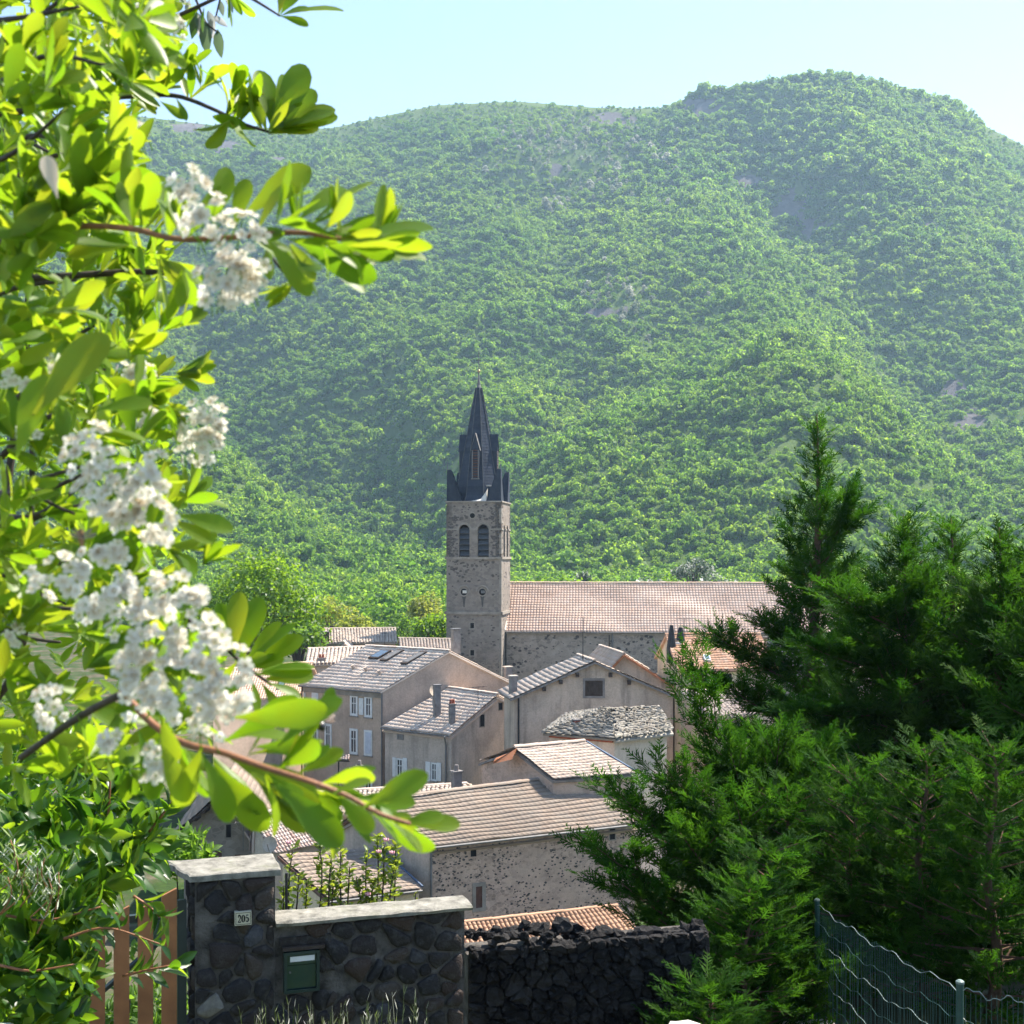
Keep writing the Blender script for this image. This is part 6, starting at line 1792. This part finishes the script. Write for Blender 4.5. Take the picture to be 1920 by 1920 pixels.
branch_px([(40, 35, 1.9), (120, 16, 1.9), (190, 0, 1.9)], 10, 7, M_TWIG, 62, 6, (0.1, -0.7))
branch_px([(290, 48, 1.9), (350, 22, 1.9), (430, -15, 1.9)], 9, 6, M_TWIG, 55, 4, (0.3, 0.6))
branch_px([(440, -20, 1.8), (480, 2, 1.8), (525, 30, 1.8)], 7, 4, M_TWIG)
for q in ((525, 30, 640, 0), (525, 30, 578, 42), (525, 28, 560, -20), (522, 28, 535, -30), (526, 30, 575, 5)): leaf_px(*q, 1.8, 0.5)
# middle branch reaching right
branch_px([(-40, 445, 1.12), (60, 436, 1.1), (160, 424, 1.08), (250, 430, 1.06), (330, 448, 1.04), (430, 446, 1.02), (500, 438, 1.0), (570, 437, 0.99), (650, 450, 0.98), (720, 462, 0.97)], 13, 7, M_REDTWIG, 105, 12, (0.3, -0.9))
for q in ((575, 432, 685, 320), (455, 405, 580, 308), (505, 400, 578, 345), (600, 448, 740, 402), (650, 455, 806, 403), (690, 462, 800, 470), (640, 452, 785, 462), (560, 445, 660, 470), (600, 455, 705, 480), (540, 448, 640, 470), (560, 455, 700, 525), (570, 470, 690, 530), (520, 450, 610, 540), (500, 450, 585, 545), (540, 470, 560, 535), (480, 440, 530, 330), (440, 430, 460, 330), (400, 420, 430, 310), (360, 430, 400, 340)):
    leaf_px(*q, 1.0 + rs.uniform(-0.05, 0.08), 0.45)
branch_px([(500, 470, 1.15), (540, 520, 1.15), (578, 555, 1.15)], 6, 4, M_TWIG, 60, 3, (0.4, 0.4))
branch_px([(-20, 528, 1.5), (60, 522, 1.5), (150, 516, 1.5), (250, 510, 1.5), (325, 512, 1.5)], 16, 11, M_TWIG, 80, 7, (0.1, -0.6))
for q in ((130, 350, 115, 290),): leaf_px(108, 372, 84, 286, 0.93, 0.1, 0, 1)
leaf_px(15, 400, 40, 320, 1.1, 0.2, 0, 1) if False else None
# lower branch reaching right, closest to the camera
branch_px([(230, 1300, 0.98), (290, 1360, 0.96), (350, 1395, 0.94), (420, 1412, 0.92), (500, 1440, 0.91), (580, 1465, 0.9), (650, 1492, 0.9), (710, 1525, 0.9), (770, 1545, 0.9)], 15, 7, M_REDTWIG)
for q in ((440, 1345, 610, 1338), (420, 1390, 560, 1320), (590, 1365, 628, 1293), (520, 1400, 628, 1300), (560, 1450, 640, 1405), (570, 1445, 612, 1395), (680, 1515, 798, 1450), (620, 1490, 690, 1455), (760, 1545, 862, 1540), (750, 1545, 830, 1525), (700, 1525, 808, 1605), (730, 1540, 800, 1590), (470, 1440, 610, 1540), (430, 1420, 600, 1500), (400, 1430, 500, 1560), (380, 1415, 440, 1540), (520, 1470, 645, 1585), (480, 1460, 580, 1560), (300, 1390, 352, 1505), (330, 1400, 350, 1480), (260, 1370, 300, 1500), (600, 1480, 700, 1500), (640, 1495, 740, 1520), (590, 1470, 660, 1500), (450, 1380, 540, 1370), (480, 1400, 600, 1400), (300, 1340, 330, 1430), (380, 1400, 330, 1520)):
    leaf_px(*q, 0.91 + rs.uniform(-0.04, 0.06), 0.45)
# right-hand tuft
branch_px([(330, 1150, 1.3), (400, 1190, 1.3), (450, 1240, 1.3), (510, 1285, 1.3)], 9, 6, M_TWIG)
for q in ((440, 1230, 410, 1130), (440, 1225, 445, 1110), (455, 1240, 470, 1140), (450, 1240, 485, 1120), (460, 1245, 515, 1160), (465, 1250, 540, 1160), (470, 1255, 562, 1190), (475, 1262, 585, 1235), (480, 1265, 582, 1250), (490, 1275, 585, 1262), (500, 1280, 565, 1300), (490, 1280, 525, 1330), (470, 1270, 490, 1335), (440, 1240, 500, 1230), (450, 1250, 530, 1235), (430, 1220, 400, 1150), (420, 1210, 380, 1140), (445, 1240, 420, 1270)):
    leaf_px(*q, 1.3 + rs.uniform(-0.04, 0.04), 0.45)
# tufts along the right outline of the mass
for (u, v, Y, n, L, d) in ((345, 940, 1.3, 8, 75, (0.5, -0.5)), (330, 700, 1.3, 8, 85, (0.9, 0.1)), (300, 620, 1.4, 8, 70, (0.5, -0.8)), (250, 610, 1.4, 8, 70, (0.1, -1)), (340, 610, 1.35, 6, 70, (0.6, -0.3)), (310, 760, 1.25, 7, 75, (0.5, 0.3)),
                           (270, 580, 1.4, 7, 70, (0.2, -1)), (380, 1060, 1.1, 6, 85, (0.3, -0.4)), (300, 480, 1.2, 6, 90, (0.5, 0.6)), (345, 500, 1.1, 4, 110, (0.1, 1)), (240, 420, 1.1, 6, 120, (-0.2, -1)), (150, 390, 1.1, 6, 130, (0.1, -1)), (60, 420, 1.1, 6, 130, (-0.1, -0.9)), (210, 330, 1.3, 6, 110, (0.1, -1)), (120, 300, 1.3, 6, 110, (0, -1))):
    whorl(u, v, Y, n, L, d)
leaf_px(330, 965, 436, 985, 1.05, 0.3); leaf_px(320, 975, 400, 1010, 1.05, 0.3); leaf_px(180, 770, 280, 745, 1.0, .3); leaf_px(60, 780, 190, 620, 0.95, 0.3); leaf_px(30, 860, 80, 700, .95, .3)
# filling mass of the shrub
outline = [(0, 330), (100, 300), (200, 265), (300, 240), (400, 300), (520, 330), (640, 290), (760, 310), (900, 320), (1000, 330), (1150, 370), (1300, 430), (1400, 330), (1470, 250)]
ov = [o[0] for o in outline]; ou = [o[1] for o in outline]
for i in range(900):
    v = rs.uniform(-20, 1450); um = np.interp(v, ov, ou)
    u = um - 20 - abs(rs.normal()) * um * 0.55 if rs.uniform() < 0.5 else rs.uniform(-60, um - 20)
    Y = rs.uniform(1.05, 1.7) if rs.uniform() < 0.36 else rs.uniform(1.6, 2.6)
    if 460 < v < 620 and u > 150 and rs.uniform() < 0.6: continue
    an = rs.uniform(0, 2 * math.pi)
    whorl(u, v, Y, int(rs.integers(4, 8)), rs.uniform(85, 115) / Y ** 0.9, (0.35 + 0.8 * math.cos(an), -0.45 + 0.7 * math.sin(an)), 0.9, forward=rs.uniform(-0.6, 0.6))
for i in range(26):
    v = rs.uniform(0, 1400); u0 = rs.uniform(-80, 40); Y = rs.uniform(1.2, 1.8)
    branch_px([(u0 - 60, v + rs.uniform(0, 120), Y + .1), (u0 + 60, v + rs.uniform(-30, 60), Y), (u0 + 180, v + rs.uniform(-60, 30), Y - .05)], 14, 5)
# main stems, rising from the ground below the picture
for k_, (pts, w0, w1) in enumerate(([[(-300, 2300, 1.9), (-120, 1700, 1.9), (-60, 1300, 2.2), (0, 1000, 2.3), (40, 700, 2.3), (70, 300, 2.2), (60, 0, 2.2)], 30, 9],
                      [[(-260, 2400, 1.7), (-120, 1750, 1.5), (-60, 1400, 1.9), (40, 1220, 1.9), (60, 900, 1.9), (50, 600, 1.9)], 24, 9],
                      [[(40, 1420, 1.3), (140, 1350, 1.12), (230, 1300, 0.98)], 13, 12])):
    branch_px(pts, w0, w1, M_TWIG, name="stem")
for (u, v, d, L) in ((560, 425, (0.7, -0.8), 105), (600, 435, (0.8, -0.6), 110), (640, 450, (1, -0.3), 105), (690, 458, (1, 0), 105), (600, 455, (0.8, 0.5), 100), (540, 455, (0.5, 0.8), 95), (650, 465, (0.9, 0.4), 95), (520, 425, (0.5, -0.9), 105),
                       (460, 1420, (0.6, -0.5), 120), (520, 1445, (0.8, -0.5), 115), (600, 1470, (0.9, -0.4), 110), (660, 1495, (1, 0), 110), (500, 1450, (0.7, 0.7), 120), (580, 1480, (0.8, 0.6), 115), (400, 1420, (0.5, 0.9), 120), (720, 1530, (1, 0.2), 95), (340, 1400, (0.2, 1), 115), (630, 1490, (0.7, 0.7), 100)):
    whorl(u, v, 0.95 + rs.uniform(-.03, .06), 3, L, d, 0.55)
emit_leaves(shrub, lv, [L_SPAT, L_SPAT2], [M_PYRA, M_YELLOW], 300, "leaf", "foliage")

# flowers
def flower_proto():
    V = []; Fc = []; mi = []
    for k_ in range(5):
        t = 2 * math.pi * k_ / 5; c, s = math.cos(t), math.sin(t)
        pl = [(0.10, 0.0, 0.0), (0.45, -0.34, 0.06), (0.85, -0.40, 0.16), (1.05, -0.16, 0.20), (1.05, 0.16, 0.20), (0.85, 0.40, 0.16), (0.45, 0.34, 0.06), (0.6, 0, 0.02)]
        b = len(V)
        V += [(x * c - y * s, x * s + y * c, z) for x, y, z in pl]
        for a_, b_ in ((0, 1), (1, 2), (2, 3), (3, 4), (4, 5), (5, 6), (6, 0)): Fc.append((b + 7, b + a_, b + b_)); mi.append(0)
    for k_ in range(6):
        t = 2 * math.pi * k_ / 6 + 0.2; b = len(V); c, s = math.cos(t), math.sin(t)
        V += [(0.05 * c, 0.05 * s, 0.0), (0.42 * c - 0.07 * s, 0.42 * s + 0.07 * c, 0.42), (0.42 * c + 0.07 * s, 0.42 * s - 0.07 * c, 0.44)]
        Fc.append((b, b + 1, b + 2)); mi.append(1)
    return np.array(V), np.array(Fc), np.array(mi)
FV, FF_, FM = flower_proto()
ell = [(345, 345, 45, 38, 1.0), (385, 400, 52, 50, .98), (450, 450, 50, 55, .97), (420, 525, 68, 48, .97), (470, 500, 30, 60, .98),
       (385, 785, 42, 45, 1.25), (380, 840, 46, 36, 1.25), (350, 810, 25, 40, 1.27), (250, 700, 40, 35, 1.35), (260, 790, 35, 35, 1.35),
       (165, 850, 50, 60, .95), (205, 920, 65, 50, .94), (280, 885, 48, 55, .94), (290, 970, 45, 52, .95), (240, 960, 50, 40, .95),
       (190, 1030, 45, 38, .96), (110, 1080, 58, 38, .95), (195, 1105, 55, 48, .94), (150, 1145, 30, 22, .95), (60, 1090, 20, 25, .96),
       (270, 1110, 55, 45, .92), (340, 1125, 52, 48, .92), (270, 1195, 78, 58, .91), (370, 1205, 58, 55, .91), (250, 1285, 55, 58, .91), (345, 1295, 78, 58, .9), (430, 1275, 42, 68, .9), (400, 1355, 42, 28, .9),
       (200, 1390, 35, 22, .92), (300, 1440, 32, 48, .95), (95, 1320, 28, 52, 1.0), (20, 1190, 22, 30, 1.2),
       (215, 65, 36, 30, 1.8), (245, 30, 30, 30, 1.8), (325, 50, 26, 28, 1.8), (60, 95, 30, 36, 1.75), (8, 140, 14, 44, 1.7), (270, 55, 25, 20, 1.8), (290, 15, 30, 15, 1.8), (235, 240, 40, 26, 1.55), (262, 260, 20, 24, 1.55), (30, 708, 36, 18, 1.1), (105, 695, 18, 30, 1.1), (55, 810, 25, 20, 1.1)]
fp = []; fdn = []; fs = []
for (u, v, a, b, Y) in ell:
    n = max(5, int(math.pi * a * b / (24 / Y) ** 2 * 1.75))
    for i in range(n):
        rr = math.sqrt(rs.uniform()); t = rs.uniform(0, 6.283)
        x, y = rr * math.cos(t), rr * math.sin(t)
        dep = math.sqrt(max(0, 1 - rr * rr))
        p = np.array(P(u + x * a, v + y * b, Y - px(min(a, b), Y) * dep * 0.7))
        d = np.array([x * 0.9, -0.5 - 0.7 * dep, -y * 0.8 + 0.55]) + rs.normal(size=3) * 0.35
        fp.append(p); fdn.append(d / np.linalg.norm(d)); fs.append(0.0055 * rs.uniform(0.75, 1.25))
fp = np.array(fp); fdn = np.array(fdn); fs = np.array(fs)
ax = np.cross(fdn, rs.normal(size=fdn.shape))
FR_ = frames(ax, fdn, fs)
fme = make_mesh("flower", FV, FF_, [M_PETAL, M_STAMEN], False, None, FM)
order = np.argsort(fp[:, 1]); 
for i in order[:300]:
    o_ = bpy.data.objects.new("flower", fme); COL.objects.link(o_); o_.parent = shrub
    R = FR_[i]; q = fp[i] - np.array(shrub.location)
    o_.matrix_basis = Matrix([[*R[0], q[0]], [*R[1], q[1]], [*R[2], q[2]], [0, 0, 0, 1]])
rest = order[300:]
V, Fq, _ = batch(FV, FF_, FR_[rest], fp[rest])
build("blossom", V, Fq, [M_PETAL, M_STAMEN], shrub, rnd=np.repeat(rng.uniform(0, .999, len(rest)), len(FF_)), midx=np.tile(FM, len(rest)), kind="stuff")
# pedicels that carry the flower heads
m = MB()
for i in range(0, len(fp), 3):
    p = Vector(fp[i]); d = Vector(fdn[i]); m.tube([p, p - d * 0.012 - Vector((0, 0, 0.002)), p - d * 0.02 + Vector((-0.004, 0.006, -0.008))], [0.0005, 0.0006, 0.0007], 4, False)
m.build("flower_stalks", M_PYRA, shrub, kind="stuff")
print("flowers", len(fp))

# dark leaved twig hanging in from above
M_DLEAF = m_leaf("hanging_leaf", [(0.02, 0.055, 0.018), (0.03, 0.075, 0.02)], [(0.1, 0.22, 0.03)], 0.3, 0.35, 0.5)
hang = thing("hanging_twig", "thin twig with small dark rounded leaves hanging in at the top left", "twig", P(380, -60, 2.4))
lv = Leaves()
branch_px([(330, -60, 2.4), (365, -5, 2.4), (385, 40, 2.4), (410, 62, 2.4)], 6, 3, M_TWIG, par=hang)
branch_px([(430, -60, 2.4), (415, -10, 2.4), (405, 30, 2.4)], 5, 3, M_TWIG, par=hang)
for (u0, v0, u1, v1) in ((368, 20, 362, 70), (372, 25, 385, 72), (385, 40, 386, 98), (408, 55, 412, 105), (400, 30, 425, 48), (390, 20, 402, 55), (412, 0, 418, 28), (420, -10, 440, 20), (355, 0, 350, 30), (375, 30, 370, 70), (395, 35, 398, 70)):
    leaf_px(u0, v0, u1, v1, 2.4, 0.6, 0, 0, 0)
for i in range(40): leaf_px(*(lambda a, b: (a, b, a + rs.normal() * 14, b + rs.uniform(22, 40)))(rs.uniform(100, 440), rs.uniform(-60, 40) if rs.uniform() < 0.5 else rs.uniform(-60, -10)), 2.4, 0.6)
emit_leaves(hang, lv, [L_OVAL], [M_DLEAF], 60, "leaf", "foliage")

# dark glossy bush low on the left
M_LAUR = m_leaf("glossy_leaf", [(0.012, 0.045, 0.010), (0.02, 0.065, 0.011), (0.03, 0.085, 0.012), (0.08, 0.15, 0.015)], [(0.08, 0.22, 0.010), (0.22, 0.44, 0.014), (0.44, 0.62, 0.02)], 0.46, 0.34, 0.35)
laur = thing("glossy_bush", "dark glossy leaved bush in front of the wooden gate at lower left", "bush", (-1.9, 4.3, -3.2))
lv = Leaves()
bo_v = [1380, 1450, 1520, 1600, 1700, 1800, 1860, 1930]; bo_u = [150, 215, 285, 285, 170, 145, 140, 140]
for i in range(1000):
    v = rs.uniform(1370, 2000); um = np.interp(v, bo_v, bo_u); u = rs.uniform(-120, um)
    Y = rs.uniform(3.4, 6.8)
    if u > um - 70: Y = rs.uniform(3.6, 4.6)
    an = rs.uniform(0, 6.28)
    whorl(u, v, Y, int(rs.integers(5, 9)), rs.uniform(42, 62) * 3.9 / Y, (0.5 + 0.7 * math.cos(an), -0.6 + 0.6 * math.sin(an)), 0.8, kind=0, forward=rs.uniform(-.7, .5))
for (pts) in ([(200, 1560, 3.7), (205, 1500, 3.7), (207, 1440, 3.7)], [(240, 1620, 3.8), (255, 1590, 3.8), (290, 1560, 3.8)], [(280, 1560, 3.8), (310, 1520, 3.8), (325, 1500, 3.8)], [(0, 1715, 3.5), (90, 1725, 3.5), (190, 1700, 3.5)], [(120, 1760, 3.6), (200, 1740, 3.6), (300, 1770, 3.6)], [(230, 1830, 3.8), (270, 1820, 3.8), (320, 1810, 3.8)], [(250, 1680, 3.8), (280, 1700, 3.8), (300, 1720, 3.8)], [(0, 1810, 3.4), (60, 1820, 3.4), (140, 1808, 3.4)]):
    P3 = branch_px(pts, 6, 3, M_REDTWIG, par=laur)
    for f in np.linspace(0.1, 1, 7):
        c = P3[min(len(P3) - 1, int(f * len(P3)))]; d = (P3[-1] - P3[0]).normalized()
        whorl(CU + c.x / c.y * F, HV - c.z / c.y * F, c.y, 2, 46, (d.x, -d.z), 0.9, 0)
for k_ in range(4):
    x = -2.7 + 0.3 * k_
    z_ = ground_z(x, 4.4)
    MB().tube([(x, 4.6, z_ - .1), (x + 0.1, 4.5, z_ + 0.8), (x + 0.15, 4.4, -2.0), (x + 0.3, 4.3, -1.3)], [0.03, 0.025, 0.015, 0.005], 6).build("stem", M_TWIG, laur, True)
emit_leaves(laur, lv, [L_OVAL], [M_LAUR], 300, "leaf", "foliage")
# narrow-leaved sprig in front of it
M_SPRIG = m_leaf("narrow_leaf", [(0.06, 0.12, 0.012), (0.09, 0.15, 0.015)], [(0.26, 0.42, 0.02)], 0.5, 0.8, 0.0)
L_THIN = leaf_proto([0, .2, .6, 1], [.01, .05, .055, .004], 0.3, 0.1)
sprig = thing("narrow_leaved_sprig", "bright narrow leaved shoots poking out of the dark bush at the left edge", "plant", (-1.1, 3.2, -2.6))
lv = Leaves()
for (u, v) in ((20, 1570), (70, 1620), (90, 1640), (60, 1600), (100, 1670), (40, 1640), (15, 1640), (85, 1600), (110, 1630), (30, 1600)):
    branch_px([(u - 25 + rs.normal() * 14, v + 80, 3.3), (u - 6 + rs.normal() * 8, v + 40, 3.2), (u, v + 5, 3.2)], 3, 2, M_REDTWIG, par=sprig)
    for i in range(26):
        f = rs.uniform(0, 1); t = rs.uniform(0, 6.28)
        p = np.array(P(u - 12 * f + rs.normal() * 9, v + 60 * f, 3.2)); d = np.array([math.cos(t) * .8, math.sin(t) * .8, 0.9])
        lv.add(p, d, rs.normal(size=3), px(26, 3.2) * rs.uniform(.7, 1.2))
emit_leaves(sprig, lv, [L_THIN], [M_SPRIG], 200, "leaf", "foliage")

# upright flowering shrub behind the wall
M_GARD = m_leaf("garden_leaf", [(0.08, 0.13, 0.02), (0.12, 0.17, 0.025), (0.05, 0.09, 0.015)], [(0.36, 0.46, 0.03), (0.48, 0.55, 0.05)], 0.48, 0.4, 0.4)
M_PINK = m_plain("pink_blossom", (0.75, 0.38, 0.40), 0.6, 40, 0.2, 0.1)
gs = thing("espalier_shrub", "upright leafy shoots with pink buds growing behind the garden wall", "shrub", Q(640, 1705, -2.8) + Vector((0, 0.8, -1.3)))
lv = Leaves()
for (u, vt, vb, n) in ((548, 1590, 1705, 40), (560, 1640, 1705, 26), (600, 1575, 1700, 60), (617, 1600, 1700, 40), (640, 1590, 1700, 50), (655, 1625, 1700, 40), (670, 1650, 1700, 30), (690, 1600, 1698, 40), (707, 1570, 1695, 55), (722, 1580, 1695, 45), (741, 1590, 1690, 55), (735, 1630, 1690, 35), (780, 1672, 1690, 10), (535, 1660, 1705, 26), (625, 1640, 1700, 40), (575, 1655, 1700, 30), (700, 1650, 1695, 40)):
    Y = 10.4 + rs.uniform(-.15, .2)
    pts = [(u - 6 + rs.normal() * 5, 1775, Y), (u - 2 + rs.normal() * 4, (vt + vb) / 2 + 20, Y), (u + rs.normal() * 2, vt, Y)]
    P3 = branch_px(pts, 4, 2, M_TWIG, par=gs)
    for i in range(int(n * 1.5)):
        c = P3[int(rs.uniform(0.25, 0.999) * len(P3))]; t = rs.uniform(0, 6.28)
        lv.add(np.array(c) + rs.normal(size=3) * 0.012, (math.cos(t), math.sin(t), rs.uniform(0.1, 1.1)), rs.normal(size=3) + np.array([0, 0, 1]), px(14, Y) * rs.uniform(0.7, 1.3))
for (u, v) in ((735, 1602), (710, 1600), (541, 1583), (690, 1680), (724, 1578)):
    b_ = MB(); c = P(u, v, 10.3)
    for j in range(5):
        t = j * 1.257; b_.hexa([c, c + Vector((math.cos(t) * .02, math.sin(t) * .02, .006)), c + Vector((math.cos(t + .5) * .025, math.sin(t + .5) * .025, .02)), c + Vector((math.cos(t + 1) * .02, math.sin(t + 1) * .02, .006))] + [c + Vector((0, 0, .012)), c + Vector((math.cos(t) * .018, math.sin(t) * .018, .02)), c + Vector((math.cos(t + .5) * .02, math.sin(t + .5) * .02, .03)), c + Vector((math.cos(t + 1) * .018, math.sin(t + 1) * .018, .02))])
    b_.build("pink_bud", M_PINK, gs)
emit_leaves(gs, lv, [L_OVAL], [M_GARD], 300, "leaf", "foliage")
# green shrub behind the gate pillar
bs = thing("pillar_shrub", "small bright green shrub between the gate pillar and the stone gabled house", "shrub", Q(360, 1640, -2.6) + Vector((-.2, 2.5, -1)))
lv = Leaves()
for i in range(90):
    u = rs.uniform(315, 395); v = rs.uniform(1580, 1660) - 20 * math.cos((u - 350) / 30); Y = 12.5 + rs.uniform(-.4, .4)
    whorl(u, v, Y, 6, 22, (rs.normal() * .7, -0.8), 0.9, 0)
for u in (330, 350, 375): branch_px([(u, 1780, 12.6), (u + 4, 1700, 12.6), (u, 1610, 12.5)], 5, 2, M_TWIG, par=bs)
emit_leaves(bs, lv, [L_OVAL], [M_GTREE], 200, "leaf", "foliage")

bp = thing("border_plants", "leafy border plants in the garden behind the wooden gate", "plants", (-3.2, 11.6, ground_z(-3.2, 11.6)))
lv = Leaves()
for i in range(260):
    Y = rs.uniform(10.9, 12.4); x = rs.uniform(-4.6, -2.75); z = ground_z(x, Y) + rs.uniform(0.02, 0.75)
    whorl(CU + x / Y * F, HV - z / Y * F, Y, 5, 24, (rs.normal() * .7, -0.8), 0.9, 0)
for i in range(6):
    x = -4.4 + 0.3 * i; z = ground_z(x, 11.6); MB().tube([(x, 11.6, z - .05), (x + .05, 11.6, z + .6)], [.012, .004], 5).build("stem", M_TWIG, bp)
emit_leaves(bp, lv, [L_OVAL], [M_GTREE], 200, "leaf", "foliage")
# weeds in front of the wall
M_WEED = m_leaf("weed_stem", [(0.07, 0.105, 0.025), (0.10, 0.12, 0.035)], [(0.2, 0.28, 0.05)], 0.4, 0.7, 0.05)
for gi, (ulo, uhi, n, lab_) in enumerate(((470, 520, 10, "dry green weed stems below the mailbox's left side"), (530, 640, 26, "thick tuft of green weed stems under the mailbox"), (650, 725, 16, "tuft of fine weed stems right of the mailbox at the wall foot"), (735, 800, 10, "tall thin weed stems near the end of the garden wall"))):
    wd_ = thing("weed_tuft", lab_, "weeds", Vector((((ulo + uhi) / 2 - CU) / F * 9.0, 9.0, ground_z(-1, 9.0))))
    lv = Leaves()
    for i in range(n):
        u = rs.uniform(ulo, uhi); Y = 9.0 + rs.uniform(-.15, .15); vt = rs.uniform(1868, 1925) if not (gi == 3 and i < 3) else 1860
        b_ = Vector(((u - CU) / F * Y, Y, ground_z(-1, Y) - .02)); t_ = P(u + rs.normal() * 18, vt, Y)
        mdp = b_.lerp(t_, 0.5) + Vector((rs.normal() * .015, 0, 0))
        m = MB(); m.tube(catmull([b_, mdp, t_], 4), [0.003] * 8 + [0.0015], 4, False); m.build("stalk", M_WEED, wd_)
        for j in range(9):
            f = rs.uniform(0.5, 1); c = b_.lerp(t_, f); tt = rs.uniform(0, 6.28)
            lv.add(c, (math.cos(tt) * .5, math.sin(tt) * .5, 1), rs.normal(size=3), px(16, Y) * rs.uniform(.6, 1.3))
    emit_leaves(wd_, lv, [L_THIN], [M_WEED], 120, "leaf", "foliage")

# pale lumps put in for patches of sunlit ground at the lower edge
for (u, v, Y, s, lb) in ((1280, 1935, 9.6, 0.13, "pale lump standing for sunlit ground at the foot of the dry stone wall"), (20, 1950, 3.4, 0.08, "pale lump standing for a sunlit patch at the lower left corner"), (1520, 1935, 12.2, 0.22, "pale flat lump standing for sunlit ground at the foot of the fence post")):
    V, Fc = rock(P(u, v, Y), s, int(u) % 17, (1.3, 1, 0.5)); tag(build("lit_ground_lump", V, Fc, M_WEATHER, smooth=True), lb, "stone")

# ------------------------------------------------------------------ bees
M_BEE = m_plain("black_chitin", (0.012, 0.011, 0.014), 0.3, 40, 0.2, 0.1, 0.6)
M_BEEB = m_plain("tan_bee_fur", (0.30, 0.17, 0.07), 0.8, 60, 0.3, 0.4)
k = NT("bee_wing"); b = k.bsdf((0.25, 0.18, 0.13), 0.25, None, spec=0.6); tr_ = k.n("ShaderNodeBsdfTransparent"); mx = k.n("ShaderNodeMixShader"); mx.inputs[0].default_value = 0.5
k.l(tr_.outputs[0], mx.inputs[1]); k.l(b.outputs[0], mx.inputs[2]); M_WING = k.done(mx)
def bee(name, label, c, L, d, bodym, thx):
    c = Vector(c); d = Vector(d).normalized(); s = d.cross(Vector((0, 0, 1))).normalized(); u = s.cross(d)
    t = thing(name, label, "bee", c)
    pr = [(-0.5, .03), (-.44, .12), (-.3, .2), (-.14, .2), (-.03, .1), (.03, .1), (.12, .19), (.22, .18), (.3, .1), (.34, .1), (.4, .13), (.47, .1), (.5, .03)]
    m = MB(); m.tube([c + d * (x * L) for x, _ in pr], [r * L for _, r in pr], 10); m.build("body", bodym, t, True)
    for sd_ in (-1, 1):
        for k_, (sp_, ln) in enumerate(((0.1, .75), (-.02, .5))):
            b0 = c + d * (sp_ * L) + u * (.16 * L)
            o_ = s * sd_
            ts = [(0, .02), (.3, .09), (.65, .14), (.9, .1), (1, .02)]
            V = []
            for tt, w in ts:
                q = b0 + o_ * (tt * ln * L) + u * (.25 * tt * L) - d * (.15 * tt * L * (1 + k_))
                V += [q + d * (w * L), q - d * (w * L), q + d * (w * L) + u * 0.0002, q - d * (w * L) + u * 0.0002]
            Fc = []
            for i in range(len(ts) - 1): Fc += [(4 * i, 4 * i + 1, 4 * i + 5, 4 * i + 4), (4 * i + 2, 4 * i + 6, 4 * i + 7, 4 * i + 3)]
            build("wing", V, Fc, M_WING, t)
        for f in (0.0, 0.1, 0.2):
            b0 = c + d * (f * L) - u * (.14 * L) + s * sd_ * .08 * L
            MB().tube([b0, b0 + s * sd_ * .16 * L - u * .08 * L, b0 + s * sd_ * .18 * L - u * .26 * L - d * .05 * L], .015 * L, 4).build("leg", M_BEE, t)
        b0 = c + d * (.46 * L) + s * sd_ * .05 * L
        MB().tube([b0, b0 + d * .1 * L + s * sd_ * .08 * L + u * .06 * L, b0 + d * .16 * L + s * sd_ * .1 * L - u * .02 * L], .01 * L, 4).build("antenna", M_BEE, t)
    return t
bee("flying_bee", "black carpenter bee flying in front of the tall greige house", P(597, 1353, 0.95), 0.0165, (-0.55, 0.35, 0.75), M_BEE, None)
bee("flying_bee", "tan bee hovering over the white blossoms at left", P(152, 1008, 0.93), 0.0135, (0.2, -0.3, -0.9), M_BEEB, None)

# ------------------------------------------------------------------ haze
k = NT("valley_haze")
pv = k.n("ShaderNodeVolumePrincipled")
pv.inputs['Color'].default_value = (0.50, 0.74, 1.0, 1)
pv.inputs['Absorption Color'].default_value = (1, 1, 1, 1)
pv.inputs['Density'].default_value = 0.00018
pv.inputs['Anisotropy'].default_value = 0.25
k.l(pv.outputs[0], k.out.inputs['Volume'])
hz = MB(); hz.box((0, 0, 0), (1, 0, 0), (0, 1, 0), (-1000, 1000), (-40, 1560), (-140, 520)); ho = hz.build("haze", k.m)
tag(ho, "pale blue valley haze", "haze", kind="stuff")
